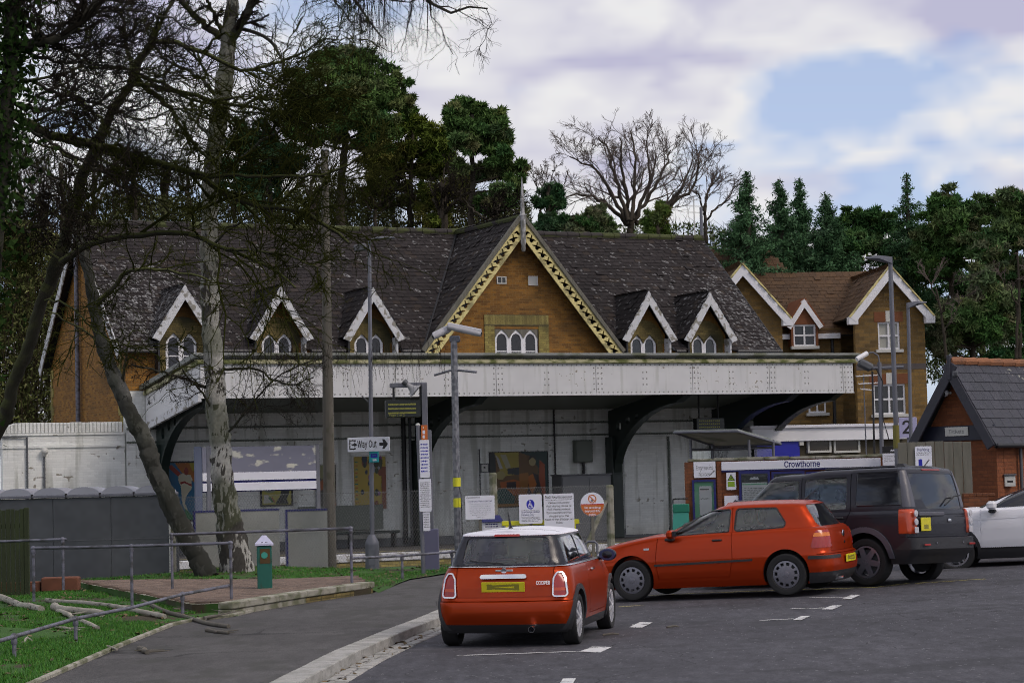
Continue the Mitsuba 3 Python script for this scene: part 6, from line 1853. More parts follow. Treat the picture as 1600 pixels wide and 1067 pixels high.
def loft(tab, nz, zfun, crown, delta=0.0, top_round=None):
    """Rings of plan outlines, from the bottom up; tab rows: z xr xf W br bf rr rf tr tf."""
    tab = np.asarray(tab, float)
    zs = np.unique(np.concatenate([np.linspace(tab[0, 0], tab[-1, 0], nz), tab[:, 0]]))
    P = Pchip(tab[:, 0], tab[:, 1:])(zs)
    rings = []
    z0, z1 = zs[0], zs[-1]
    for z, (xr, xf, W, br, bf, rr, rf, tr, tf) in zip(zs, P):
        h = outline(xr + delta, xf - delta, W - delta, br, bf, rr, rf, tr, tf)
        zz = zfun(h[:, 0], z) + 0 * h[:, 0] - delta * (z - z0) / (z1 - z0)
        rings.append(np.column_stack([h, zz]))
    top = rings[-1]
    for s in (.93, .8, .6, .4, .2, .05):
        r_ = top.copy(); r_[:, 1] *= s; r_[:, 2] += crown(top[:, 0]) * (1 - s * s); rings.append(r_)
    m = len(rings[0])
    V = []
    for r_ in rings:
        lo = r_[1:-1][::-1] * [1, -1, 1]
        V.append(np.vstack([r_, lo]))
    n = 2 * m - 2
    V = np.vstack(V)
    i, j = np.meshgrid(np.arange(len(rings) - 1), np.arange(n), indexing='ij')
    q = np.stack([i * n + j, i * n + (j + 1) % n, (i + 1) * n + (j + 1) % n, (i + 1) * n + j], -1).reshape(-1, 4)
    F = [q[:, [0, 2, 1]], q[:, [0, 3, 2]]]
    for base, fl in ((0, 0), ((len(rings) - 1) * n, 1)):
        for k in range(m - 1):
            a, b = base + k, base + k + 1
            a2 = base + (n - k) % n; b2 = base + (n - k - 1)
            tri = ([] if a == a2 else [[a, b, a2]]) + ([] if b == b2 else [[b, b2, a2]])
            for t_ in tri: F.append(np.array([t_ if not fl else t_[::-1]]))
    F = np.vstack(F)
    M_ = man((V, F[:, ::-1] if trimesh.Trimesh(V, F, process=False).volume < 0 else F))
    return M_


def pxz(pts, y0, y1):
    """Side-view polygon (x, z) as a prism from y0 to y1."""
    return man(move(extrude(poly(pts), abs(y1 - y0)), np.array([[1, 0, 0, 0], [0, 0, -1, max(y0, y1)], [0, 1, 0, 0], [0, 0, 0, 1.0]])))


def pyz(pts, x0, x1):
    """End-view polygon (y, z) as a prism from x0 to x1."""
    return man(move(extrude(poly(pts), x1 - x0), np.array([[0, 0, 1, x0], [1, 0, 0, 0], [0, 1, 0, 0], [0, 0, 0, 1.0]])))


def pxy(pts, z0, z1):
    return man(move(extrude(poly(pts), z1 - z0), T(0, 0, z0)))


def rounded(pts, r): return sg.Polygon(pts).buffer(-r).buffer(r, 5)


class Car:
    def __init__(self, spec, key, M):
        self.s, self.key, self.M, self.c = spec, key, M, {}

    def solid(self, d=0.0):
        d = round(d, 4)
        if d not in self.c:
            s = self.s
            lo = loft(s['low'], 16, s['zlow'], s['crown_low'], d)
            gr = loft(s['green'], 12, s['zgreen'], s['crown_green'], d)
            self.c[d] = (lo, gr, lo + gr)
        return self.c[d]

    def skin(self, prism, d0, d1, which=2):
        return prism ^ (self.solid(d0)[which] - self.solid(d1)[which])

    def add(self, name, m, bsdf, smooth=35, **k):
        v, f = vf(m)
        if len(f) == 0: return None
        return part(self.key, name, move((v, f), self.M), bsdf, smooth=smooth, **k)

    def mat(self, x, y, z, rz=0): return self.M @ T(x, y, z, rz=rz)


def tyre(r, w, rim):
    b = w / 2
    return lathe([(rim, -b * .8), (rim + .012, -b * .92), (r - .035, -b), (r - .012, -b * .93), (r - .002, -b * .7), (r, -b * .3), (r - .004, -b * .22), (r, -b * .15), (r, b * .15), (r - .004, b * .22), (r, b * .3), (r - .002, b * .7), (r - .012, b * .93), (r - .035, b), (rim + .012, b * .92), (rim, b * .8), (rim - .02, b * .3), (rim - .02, -b * .3), (rim, -b * .8)], 48)


def rimface(shape, depth, dome):
    """A pierced disc, domed."""
    v, f = extrude(shape, depth)
    tm = trimesh.Trimesh(v, f, process=True)
    v, f = trimesh.remesh.subdivide_to_size(tm.vertices, tm.faces, .035)[:2]
    r = np.hypot(v[:, 0], v[:, 1])
    v = v.copy(); v[:, 2] += dome(r)
    return v, f


def ring_(r0, r1): return sg.Point(0, 0).buffer(r1, 32).difference(sg.Point(0, 0).buffer(r0, 32))


def spokes(n, r0, r1, w0, w1, twist=0.0, split=0.0):
    out = []
    for i in range(n):
        a = 2 * math.pi * i / n
        for s_ in ((-1, 1) if split else (0,)):
            p = sg.Polygon([(r0, -w0 + s_ * split * .25), (r1, -w1 + s_ * split), (r1, w1 + s_ * split), (r0, w0 + s_ * split * .25)])
            out.append(aff.rotate(p, math.degrees(a + twist), origin=(0, 0)))
    return unary_union(out)


AX = np.array([[1, 0, 0, 0], [0, 0, -1, 0], [0, 1, 0, 0], [0, 0, 0, 1.0]])     # wheel axis z -> -y (outside face to the right-hand side)


def add_wheel(car, x, y, r, w, rim, face, bsdf, side, hub=None, spin=0.0):
    """side: -1 right-hand wheel, +1 left-hand wheel."""
    Mw = T(x, y, r) @ (AX if side < 0 else np.diag([1, -1, 1, 1.0]) @ AX) @ T(rz=spin)
    k = car.add('wheel', move(tyre(r, w, rim), Mw), 'rubber', label=None)
    kk = 'wheel' + k.split('__wheel')[1]
    b = w / 2
    car.add(kk + '__rim', move(cat(rimface(face, .02, lambda q: b * .62 + .018 * (1 - (q / rim) ** 2)), lathe([(rim - .004, b * .80), (rim - .03, b * .84), (rim - .035, b * .6), (rim - .03, -b * .5)], 40)), Mw), bsdf, smooth=30)
    car.add(kk + '__brake_disc', move(lathe([(0, b * .1), (rim * .78, b * .1), (rim * .78, 0), (0, 0)], 28), Mw), 'grey_box', smooth=30)
    car.add(kk + '__barrel', move(lathe([(rim - .02, -b * .6), (rim - .022, b * .55)], 32), Mw), 'black', smooth=30)
    if hub: car.add(kk + '__hub_cap', move(lathe([(0, b * .62 + .045), (hub * .8, b * .62 + .042), (hub, b * .62 + .02)], 20), Mw), bsdf, smooth=30)


def seats(car, rows, zf, headz, w=.24):
    for x, ys, hz in rows:
        for y in ys:
            k = car.add('seat', cat(cbox(x - .05, x + .45, y - w, y + w, zf, zf + .16, .04), move(cbox(-.06, .06, -w, w, 0, hz - zf - .28, .04), T(x - .05, y, zf + .12, ry=-.22))), 'seat_cloth')
            car.add('seat' + k.split('__seat')[1] + '__headrest', move(cbox(-.045, .045, -.12, .12, 0, .19, .04), T(x - .19, y, hz - .12, ry=-.12)), 'seat_cloth')


def plate(car, y0, z0, y1, z1, x, face=-1, lean=0.0):
    P = car.add('number_plate', move(cbox(-.006, .006, y0 - (y0 + y1) / 2, y1 - (y0 + y1) / 2, z0 - (z0 + z1) / 2, z1 - (z0 + z1) / 2, .003), T(x, (y0 + y1) / 2, (z0 + z1) / 2, ry=lean)), 'plate_yellow', label='yellow number plate')
    w_, h_ = y1 - y0, z1 - z0
    sm = unary_union([aff.rotate(sg.box(-.30 * w_, .08 * h_, .34 * w_, .20 * h_), -2), aff.rotate(sg.box(-.36 * w_, -.22 * h_, .28 * w_, -.12 * h_), 3), sg.box(-.36 * w_, -.28 * h_, -.27 * w_, .24 * h_), sg.box(.26 * w_, -.2 * h_, .36 * w_, .25 * h_)]).buffer(.006)
    car.add('plate_smear', move(man(move(extrude(sm, .002), np.array([[0, 0, 1, -.0085], [1, 0, 0, 0], [0, 1, 0, 0], [0, 0, 0, 1.0]]))), T(x, (y0 + y1) / 2, (z0 + z1) / 2, ry=lean)), 'plate_smear')


def place_car(p_local, p_world, heading, pitch=0.0, roll=0.0):
    """heading: plan direction of the bonnet."""
    a = math.atan2(heading[1], heading[0])
    R = trimesh.transformations.euler_matrix(roll, -pitch, a, 'sxyz')
    M = R.copy()
    M[:3, 3] = np.asarray(p_world) - R[:3, :3] @ np.asarray(p_local)
    return M


def build(name, label, cat_, spec, M):
    t = thing(name, label, cat_)
    c = Car(spec, t, M)
    lo, gr, full = c.solid()
    cab = c.solid(.05)[1] + (c.solid(.10)[0] ^ man(box(spec['cab'][0], spec['cab'][1], -2, 2, spec['cab'][2], 3)))
    body = full - cab
    body -= man(box(-4, 4, -2, 2, -1, spec['floor']))
    for side in (-1, 1):
        for x in spec['axles']:
            cyl = man(move(trimesh.creation.cylinder(spec['arch'], 2 * .34, sections=56), T(x, side * spec['W'], spec['r'] + spec.get('archz', .02), rx=math.pi / 2)))
            body -= cyl
            lin = man(move(trimesh.creation.cylinder(spec['arch'] + .004, .34, sections=56), T(x, side * (spec['W'] - .22), spec['r'] + spec.get('archz', .02), rx=math.pi / 2))) - man(move(trimesh.creation.cylinder(spec['arch'] - .004, .325, sections=56), T(x, side * (spec['W'] - .21), spec['r'] + spec.get('archz', .02), rx=math.pi / 2))) - man(box(-4, 4, -2, 2, -1, spec['r'] - .1))
            lin = lin ^ c.solid(.012)[2]
            c.add('arch_liner', lin, 'black')
    return c, body


def glass(c, name, prism, mat='tint_glass'):
    return c.add(name, c.skin(prism, .006, .012, 1), mat)


FULL = (-3.0, 3.0)
# ---------------------------------------------------------- the hatchback with the white roof
mini = dict(
    W=.842, r=.305, arch=.345, axles=(-1.2335, 1.2335), floor=.17, cab=(-1.45, .75, .42),
    low=[(.17, -1.66, 1.70, .775, .10, .25, .16, .30, .02, .04), (.28, -1.755, 1.78, .815, .12, .28, .22, .35, .02, .05), (.42, -1.80, 1.82, .838, .12, .30, .24, .38, .02, .06), (.535, -1.795, 1.82, .842, .12, .30, .24, .38, .02, .06), (.565, -1.755, 1.80, .842, .12, .30, .24, .38, .02, .06),
         (.72, -1.735, 1.77, .838, .12, .32, .26, .40, .03, .07), (.86, -1.69, 1.66, .815, .12, .34, .28, .42, .04, .09), (.945, -1.645, 1.56, .785, .12, .36, .30, .44, .05, .10), (.965, -1.62, 1.52, .755, .12, .36, .30, .44, .05, .10)],
    zlow=lambda x, z: z - np.clip((z - .55) / .4, 0, 1) * .13 * np.clip((x - .6) / 1.0, 0, 1) ** 1.6, crown_low=lambda x: .05 + 0 * x,
    green=[(.80, -1.60, .98, .735, .10, .30, .26, .30, .03, .05), (.97, -1.605, .86, .735, .10, .30, .26, .30, .03, .05), (1.10, -1.55, .70, .70, .10, .28, .25, .28, .03, .05), (1.24, -1.475, .53, .655, .10, .26, .24, .26, .03, .05), (1.315, -1.44, .44, .625, .10, .24, .24, .24, .03, .05), (1.345, -1.42, .40, .61, .10, .24, .24, .24, .03, .05), (1.362, -1.36, .34, .565, .10, .24, .24, .24, .03, .05)],
    zgreen=lambda x, z: z, crown_green=lambda x: .045 - .02 * ((x + .4) / 1.0) ** 2)
hd = math.radians(90 - 11.5)
gp_ = at(903, 1005, 27.15)
Mm = place_car((-1.2335, -.80, 0), (gp_[0], gp_[1], float(gz(gp_[0], gp_[1])) + .004), (math.cos(hd), math.sin(hd)), pitch=.004)
c, body = build('parked_car', 'orange hatchback with a white roof seen from behind at the kerb', 'car', mini, Mm)
rw = rounded([(-.545, .985), (.545, .985), (.50, 1.30), (-.50, 1.30)], .05)
side_a = rounded([(.74, .985), (-.46, .985), (-.50, 1.305), (.30, 1.305)], .035)
side_b = rounded([(-.50, .985), (-1.40, .985), (-1.30, 1.295), (-.54, 1.305)], .05)
ws = rounded([(-.62, .98), (.62, .98), (.54, 1.31), (-.54, 1.31)], .05)
prs = [('rear_window', pyz(rw, -2.2, -1.0)), ('side_window', pxz(side_a, .3, 1.2)), ('side_window', pxz(side_a, -1.2, -.3)), ('quarter_window', pxz(side_b, .3, 1.2)), ('quarter_window', pxz(side_b, -1.2, -.3)), ('windscreen', pyz(ws, .1, 1.3))]
for nm, p_ in prs: body -= p_
roofcut = pxz([(-2, 1.328), (1, 1.328), (1, 2), (-2, 2)], -1.5, 1.5)
pillcut = pxz([(-1.7, .972), (.9, .972), (.9, 1.3265), (-1.7, 1.3265)], -1.5, 1.5)
bumper_low = pxz([(-2.2, .0), (2.2, 0), (2.2, .275), (-2.2, .275)], -1.5, 1.5)
# shut lines
gaps = [pyz(sg.LineString([(-.60, .99), (-.58, .60), (.58, .60), (.60, .99)]).buffer(.005), -2.2, -1.4), pyz(sg.box(-.9, .548, .9, .557), -2.2, -1.5)]
for s_ in (-1, 1):
    gaps.append(pxz(sg.LineString([(.72, .97), (.70, .33), (-.42, .33), (-.52, .60), (-.50, .97)]).buffer(.005), .3 * s_, 1.2 * s_))
for g in gaps: body -= g ^ (c.solid(-.01)[2] - c.solid(.014)[2])
c.add('body', body - roofcut - pillcut - bumper_low, 'orange_paint', smooth=28)
c.add('roof', body ^ roofcut, 'roof_white', smooth=28, label='glossy white roof')
c.add('pillars', body ^ pillcut, 'gloss_black', smooth=28)
c.add('lower_trim', body ^ bumper_low, 'plastic_dark', smooth=28)
for nm, p_ in prs: glass(c, nm, p_)
c.add('waist_chrome', c.skin(pxz(sg.box(-2, .958, .80, .972), -1.5, 1.5), -.008, .02), 'chrome')
for x in mini['axles']:
    for s_ in (-1, 1):
        ring = sg.Point(x, .325).buffer(.405, 40).difference(sg.Point(x, .325).buffer(.343, 40)).intersection(sg.box(-3, .2, 3, 1))
        c.add('arch_trim', c.skin(pxz(ring, .3 * s_, 1.2 * s_), -.022, .03), 'plastic_dark')
for s_ in (-1, 1):
    lamp_ = rounded([(.60, .61), (.765, .61), (.735, .82), (.70, .885), (.645, .885), (.61, .82)], .03)
    if s_ < 0: lamp_ = aff.scale(lamp_, -1, 1, origin=(0, 0))
    c.add('rear_lamp', c.skin(pyz(lamp_, -2.2, -1.2), -.016, .02, 0), 'lamp_red')
    c.add('rear_lamp_band', c.skin(pyz(lamp_.intersection(sg.box(-1, .66, 1, .72)).buffer(-.012), -2.2, -1.2), -.019, -.0165, 0), 'lamp_orange')
    c.add('lamp_surround', c.skin(pyz(lamp_.buffer(.014).difference(lamp_.buffer(-.004)), -2.2, -1.2), -.026, .02, 0), 'chrome')
    m_ = vf(man(ball((0, 0, 0), .10, 3, (.75, 1.15, .8))))
    k = c.add('door_mirror', move(m_, T(.60, s_ * .90, 1.0)), 'gloss_black')
    c.add('door_mirror' + k.split('__door_mirror')[1] + '__arm', tube([[.62, s_ * .72, .95], [.61, s_ * .84, .965]], .025, 8), 'gloss_black')
    c.add('door_mirror' + k.split('__door_mirror')[1] + '__glass', move(lathe([(0, .006), (.088, .006), (.092, 0)], 28), T(.545, s_ * .90, 1.0, ry=-math.pi / 2) @ np.diag([.8, 1.15, 1, 1.0])), 'mirror_glass')
    c.add('door_handle', cbox(-.30, -.14, s_ * .835 - .02, s_ * .835 + .02, .845, .875, .01), 'chrome')
c.add('tailgate_handle', c.skin(pyz(rounded([(-.30, .825), (.30, .825), (.27, .875), (-.27, .875)], .02), -2.2, -1.3), -.045, .0, 0), 'chrome')
c.add('plate_recess', c.skin(pyz(rounded([(-.33, .62), (.33, .62), (.33, .818), (-.33, .818)], .04), -2.2, -1.3), -.003, .01, 0), 'orange_paint')
plate(c, -.265, .665, .265, .785, -1.752, lean=-.18)
c.add('badge', cat(move(lathe([(0, .012), (.032, .010), (.035, 0)], 16), T(-1.672, 0, .915, ry=-math.pi / 2 - .2)), *[move(cbox(-.008, 0, .0, .075, -.012, .014, .004), T(-1.668, .03 if s_ > 0 else -.105, .915, ry=-.2)) for s_ in (-1, 1)]), 'chrome')
v_, f_ = vf(meshkit.text_mesh('COOPER', .045, .006, True)); v_[:, 0] *= .17 / np.ptp(v_[:, 0])
c.add('lettering', move((v_, f_), T(-1.742, -.40, .745, ry=.12) @ np.array([[0, 0, -1, 0], [-1, 0, 0, 0], [0, 1, 0, 0], [0, 0, 0, 1.0]])), 'chrome', smooth=False)
c.add('brake_light', c.skin(pyz(rounded([(-.17, 1.318), (.17, 1.318), (.15, 1.345), (-.15, 1.345)], .01), -2, -1.2), -.015, .01, 1), 'lamp_red')
c.add('aerial', tube([[-.95, .05, 1.395], [-.96, .05, 1.42], [-1.10, .05, 1.60]], [.035, .016, .006], 8), 'black')
c.add('exhaust', move(lathe([(.034, .10), (.038, .10), (.038, -.3), (.030, -.3), (.034, .10)], 18), T(-1.80, -.36, .225, ry=-math.pi / 2)), 'chrome')
c.add('rear_wiper', tube([[-1.64, .02, 1.0], [-1.645, .30, 1.02], [-1.63, .42, 1.04]], .008, 5), 'black')
c.add('roof_seam', c.skin(pxz(sg.LineString([(-1.1, 1.3), (-1.1, 1.5)]).buffer(.004), -.6, .6), -.002, .004, 1), 'plastic_dark')
fc = ring_(.198, .218).union(sg.Point(0, 0).buffer(.06)).union(spokes(8, .04, .205, .017, .022))
for x in mini['axles']:
    for s_ in (-1, 1): add_wheel(c, x, s_ * .745, .305, .19, .222, fc, 'alloy_bright', s_, .045, .2)
seats(c, [(-.15, (-.35, .35), 1.15), (-.95, (-.32, .32), 1.06)], .42, 1.1)
c.add('dashboard', cbox(.45, .8, -.62, .62, .7, .92, .06), 'seat_cloth')
c.add('steering_wheel', move(trimesh.creation.torus(.18, .015, major_sections=24, minor_sections=8), T(.30, -.34, .88, ry=1.1)), 'black')
c.add('interior_mirror', cbox(.28, .31, -.11, .11, 1.2, 1.26, .01), 'black')
c.add('underbody', box(-1.5, 1.5, -.55, .55, .2, .3), 'black')

# ---------------------------------------------------------- the orange three-door hatchback
def zg(x, z): return z + np.clip((z - .45) / .5, 0, 1) * (-.21 * np.clip((x - .80) / 1.25, 0, 1) ** 1.25 + .035 * np.clip((-x + .6) / 2.2, 0, 1))


golf = dict(
    W=.868, r=.317, arch=.365, axles=(-1.2555, 1.2555), floor=.17, cab=(-1.7, .75, .42),
    low=[(.17, -1.90, 2.0, .80, .10, .20, .2, .35, .02, .05), (.27, -1.99, 2.08, .84, .12, .22, .24, .38, .03, .06), (.42, -2.03, 2.12, .866, .12, .24, .26, .40, .03, .06), (.585, -2.02, 2.11, .868, .12, .24, .26, .40, .03, .06), (.615, -1.965, 2.09, .866, .10, .24, .26, .40, .04, .06),
         (.76, -1.955, 2.06, .852, .10, .26, .28, .42, .05, .07), (.90, -1.925, 2.02, .825, .10, .28, .28, .44, .06, .08), (.955, -1.90, 1.98, .80, .10, .28, .28, .44, .06, .08), (.975, -1.87, 1.94, .765, .10, .28, .28, .44, .06, .08)],
    zlow=zg, crown_low=lambda x: .045 + 0 * x,
    green=[(.80, -1.84, 1.12, .745, .09, .30, .26, .34, .05, .08), (.975, -1.83, .98, .745, .09, .30, .26, .34, .05, .08), (1.10, -1.755, .66, .71, .09, .28, .25, .30, .05, .06), (1.25, -1.66, .30, .665, .09, .24, .24, .26, .04, .05), (1.345, -1.605, .05, .63, .09, .22, .22, .24, .04, .05), (1.385, -1.585, -.05, .60, .09, .22, .22, .24, .04, .05), (1.40, -1.54, -.12, .55, .09, .22, .22, .24, .04, .05)],
    zgreen=lambda x, z: z - np.clip((z - 1.2) / .2, 0, 1) * .03 * np.clip(np.abs(x + .55) / 1.1, 0, 1) ** 2, crown_green=lambda x: .045 - .015 * np.clip((x + .6) / 1, -1, 1) ** 2)
be = math.radians(24)
head = np.array([-math.cos(be), math.sin(be)])
d_r = 34.0
gr_ = at(1230, 930, d_r)
gf_ = at(981, 940, 35.0)
Mg = place_car((-1.2555, .86, 0), gr_, head, pitch=-.030, roll=-.012)
c, body = build('parked_car', 'orange-red three-door hatchback parked side-on in front of the notice wall', 'car', golf, Mg)
qa = rounded([(.62, .965), (-.345, 1.0), (-.37, 1.335), (-.05, 1.335), (.10, 1.30)], .03)
qb = rounded([(-.44, 1.005), (-1.24, 1.035), (-1.25, 1.10), (-1.10, 1.325), (-.47, 1.34)], .05)
qr = rounded([(-.60, 1.02), (.60, 1.02), (.50, 1.355), (-.50, 1.355)], .05)
qw = rounded([(-.64, 1.0), (.64, 1.0), (.54, 1.37), (-.54, 1.37)], .05)
prs = [('rear_window', pyz(qr, -2.4, -1.2)), ('door_window', pxz(qa, .3, 1.2)), ('door_window', pxz(qa, -1.2, -.3)), ('quarter_window', pxz(qb, .3, 1.2)), ('quarter_window', pxz(qb, -1.2, -.3)), ('windscreen', pyz(qw, -.05, 1.4))]
for nm, p_ in prs: body -= p_
gaps = [pyz(sg.LineString([(-.60, 1.0), (-.58, .64), (.58, .64), (.60, 1.0)]).buffer(.005), -2.4, -1.7), pyz(sg.box(-.9, .596, .9, .606), -2.4, -1.75)]
for s_ in (-1, 1):
    gaps.append(pxz(sg.LineString([(.80, .94), (.84, .60), (.80, .32), (-.36, .32), (-.42, .60), (-.40, 1.36)]).buffer(.0055), .3 * s_, 1.2 * s_))
    gaps.append(pxz(sg.LineString([(1.5, .62), (1.72, .60), (1.9, .58)]).buffer(.0055), .3 * s_, 1.2 * s_))
for g in gaps: body -= g ^ (c.solid(-.01)[2] - c.solid(.014)[2])
lowcut = pxz([(-2.4, 0), (-1.60, 0), (-1.60, .33), (-2.4, .345)], -1.5, 1.5)
c.add('body', body - lowcut, 'orange_red_paint', smooth=28)
c.add('lower_bumper', body ^ lowcut, 'plastic_dark', smooth=28)
for nm, p_ in prs:
    glass(c, nm, p_, 'tint_glass' if nm != 'rear_window' else 'tint_glass')
    if 'wind' in nm and nm not in ('windscreen',):
        pass
for s_ in (-1, 1):
    for q_ in (qa, qb): c.add('window_seal', c.skin(pxz(q_.buffer(.014).difference(q_.buffer(-.006)), .3 * s_, 1.2 * s_), -.003, .01, 1), 'black')
    c.add('side_moulding', c.skin(pxz(rounded([(.86, .515), (-.74, .545), (-.74, .578), (.86, .548)], .008), .3 * s_, 1.2 * s_), -.014, .004, 0), 'plastic_dark')
    c.add('bumper_strip', c.skin(pxz(rounded([(-1.62, .535), (-2.3, .525), (-2.3, .578), (-1.62, .585)], .01), .42 * s_, 1.2 * s_), -.014, .004, 0), 'plastic_dark')
    c.add('door_handle', cbox(-.26, -.10, s_ * .845 - .025, s_ * .845 + .022, .868, .897, .012), 'black')
    c.add('side_repeater', c.skin(pxz(rounded([(.94, .775), (1.03, .775), (1.03, .805), (.94, .805)], .01), .3 * s_, 1.2 * s_), -.008, .002, 0), 'lamp_clear')
    k = c.add('door_mirror', vf(man(move(cbox(-.05, .06, -.10, .10, -.065, .065, .035), T(.53, s_ * .93, 1.005)))), 'orange_red_paint')
    kk = 'door_mirror' + k.split('__door_mirror')[1]
    c.add(kk + '__foot', move(cbox(-.05, .09, -.08, .08, -.05, .0, .015), T(.56, s_ * .84, .95)), 'black')
    c.add(kk + '__glass', move(cbox(-.004, .0, -.085, .085, -.05, .05, .001), T(.478, s_ * .93, 1.005)), 'pane')
    lampp = pxz(rounded([(-1.66, .70), (-2.2, .70), (-2.2, .965), (-1.74, .965)], .03), .58 * s_, 1.2 * s_)
    c.add('rear_lamp', c.skin(lampp, -.010, .02, 0), 'lamp_red')
    c.add('rear_lamp_amber', c.skin(pxz(rounded([(-1.70, .868), (-2.2, .868), (-2.2, .925), (-1.72, .925)], .012), .58 * s_, 1.2 * s_), -.013, -.009, 0), 'lamp_amber')
    c.add('reversing_lamp', c.skin(pxz(sg.box(-2.2, .72, -1.925, .79), .58 * s_, .68 * s_), -.014, -.009, 0), 'lamp_clear')
    c.add('headlamp', c.skin(pyz(rounded([(s_ * .42, .60), (s_ * .80, .60), (s_ * .80, .76), (s_ * .46, .74)], .03), 1.2, 2.4), -.004, .02, 0), 'lamp_clear')
plate(c, -.26, .45, .26, .565, -2.045, lean=-.02)
c.add('badge', move(lathe([(0, .014), (.05, .012), (.056, 0)], 20), T(-1.945, 0, .88, ry=-math.pi / 2 - .1)), 'chrome')
c.add('lock', move(lathe([(0, .012), (.02, .012), (.02, 0)], 12), T(-1.957, 0, .75, ry=-math.pi / 2)), 'black')
c.add('exhaust', move(lathe([(.026, .05), (.03, .05), (.03, -.3), (.024, -.3)], 14), T(-1.98, .42, .22, ry=-math.pi / 2)), 'chrome')
c.add('roof_aerial', tube([[-1.38, 0, 1.43], [-1.42, 0, 1.455], [-1.62, 0, 1.60]], [.02, .01, .004], 6), 'black')
cap = sg.Point(0, 0).buffer(.205, 40).difference(unary_union([aff.rotate(sg.Polygon([(.142, -.018), (.184, -.024), (.184, .024), (.142, .018)]).buffer(.006), i * 32.7, origin=(0, 0)) for i in range(11)]))
for x in golf['axles']:
    for s_ in (-1, 1): add_wheel(c, x, s_ * .765, .317, .195, .212, cap, 'hubcap', s_, .06, .1)
seats(c, [(-.35, (-.36, .36), 1.22), (-1.2, (-.36, .0, .36), 1.12)], .45, 1.1)
c.add('dashboard', cbox(.45, .9, -.66, .66, .7, .95, .06), 'seat_cloth')
c.add('steering_wheel', move(trimesh.creation.torus(.185, .016, major_sections=24, minor_sections=8), T(.22, -.37, .92, ry=1.1)), 'black')
c.add('parcel_shelf', box(-1.75, -1.25, -.6, .6, .93, .96), 'seat_cloth')
c.add('underbody', box(-1.8, 1.7, -.6, .6, .2, .32), 'black')

# ---------------------------------------------------------- the dark 4x4
disco = dict(
    W=.957, r=.375, arch=.445, axles=(-1.4425, 1.4425), floor=.33, cab=(-2.2, 1.0, .75),
    low=[(.33, -2.22, 2.20, .88, .05, .14, .12, .25, .01, .04), (.45, -2.33, 2.32, .93, .06, .16, .14, .28, .01, .04), (.56, -2.44, 2.40, .955, .06, .16, .16, .28, .01, .04), (.73, -2.44, 2.40, .957, .06, .16, .16, .28, .01, .04), (.755, -2.33, 2.38, .957, .04, .16, .13, .28, .01, .04),
         (.95, -2.33, 2.36, .955, .04, .16, .12, .28, .01, .04), (1.12, -2.315, 2.32, .945, .04, .16, .12, .28, .01, .04), (1.17, -2.30, 2.28, .925, .04, .16, .12, .28, .01, .05)],
    zlow=lambda x, z: z - np.clip((z - .8) / .37, 0, 1) * .10 * np.clip((x - .9) / 1.3, 0, 1) ** 1.5, crown_low=lambda x: .03 + 0 * x,
    green=[(.95, -2.29, 1.28, .905, .04, .16, .11, .22, .01, .03), (1.17, -2.285, 1.15, .905, .04, .16, .11, .22, .01, .03), (1.45, -2.235, .86, .875, .04, .14, .11, .2, .01, .03), (1.72, -2.17, .58, .835, .05, .12, .12, .18, .01, .03), (1.80, -2.15, .50, .815, .06, .12, .12, .18, .01, .03), (1.835, -2.12, .45, .78, .06, .12, .12, .18, .01, .03), (1.85, -2.05, .38, .70, .06, .12, .12, .18, .01, .03)],
    zgreen=lambda x, z: z - np.clip((z - 1.5) / .3, 0, 1) * .05 * np.clip((x + .55) / .35, 0, 1), crown_green=lambda x: .03 + 0 * x)
be = math.radians(40)
head = np.array([-math.cos(be), math.sin(be)])
gr_ = at(1353, 915, 35.4)
Md = place_car((-1.4425, .95, 0), gr_, head, pitch=-.018, roll=.022)
c, body = build('parked_car', 'dark grey tall 4x4 parked between the red hatchback and the white car', 'car', disco, Md)
da_ = rounded([(1.00, 1.215), (-.20, 1.215), (-.20, 1.705), (.60, 1.70)], .04)
db_ = rounded([(-.31, 1.215), (-1.10, 1.215), (-1.10, 1.735), (-.31, 1.71)], .04)
dc_ = rounded([(-1.28, 1.245), (-2.12, 1.245), (-2.06, 1.80), (-1.28, 1.80)], .04)
dr_ = rounded([(-.76, 1.19), (.40, 1.19), (.50, 1.34), (.76, 1.34), (.69, 1.75), (-.69, 1.75)], .05)
dw_ = rounded([(-.80, 1.2), (.80, 1.2), (.70, 1.74), (-.70, 1.74)], .05)
prs = [('rear_window', pyz(dr_, -2.6, -1.6)), ('windscreen', pyz(dw_, .2, 1.6))]
for s_ in (-1, 1):
    for nm, q_ in (('front_window', da_), ('middle_window', db_), ('quarter_window', dc_)): prs.append((nm, pxz(q_, .45 * s_, 1.2 * s_)))
for nm, p_ in prs: body -= p_
gaps = [pyz(sg.LineString([(-.80, 1.15), (-.80, .78), (.80, .78), (.80, 1.15)]).buffer(.006), -2.6, -2.0), pyz(sg.LineString([(-.80, 1.10), (.28, 1.10), (.40, 1.02), (.80, 1.02)]).buffer(.006), -2.6, -2.0), pyz(sg.box(-1, .742, 1, .754), -2.6, -2.1)]
for s_ in (-1, 1):
    gaps += [pxz(sg.LineString([(1.02, 1.2), (1.02, .48), (-.25, .48), (-.25, 1.74)]).buffer(.006), .4 * s_, 1.2 * s_), pxz(sg.LineString([(-.25, .48), (-.95, .48), (-1.02, .85), (-1.18, 1.15), (-1.18, 1.78)]).buffer(.006), .4 * s_, 1.2 * s_), pxz(sg.box(-2.35, 1.06, -1.0, 1.068), .4 * s_, 1.2 * s_)]
for g in gaps: body -= g ^ (c.solid(-.012)[2] - c.solid(.016)[2])
bump = pxz([(-2.7, 0), (2.7, 0), (2.7, .52), (1.0, .47), (-1.0, .47), (-2.0, .56), (-2.25, .735), (-2.7, .735)], -1.5, 1.5)
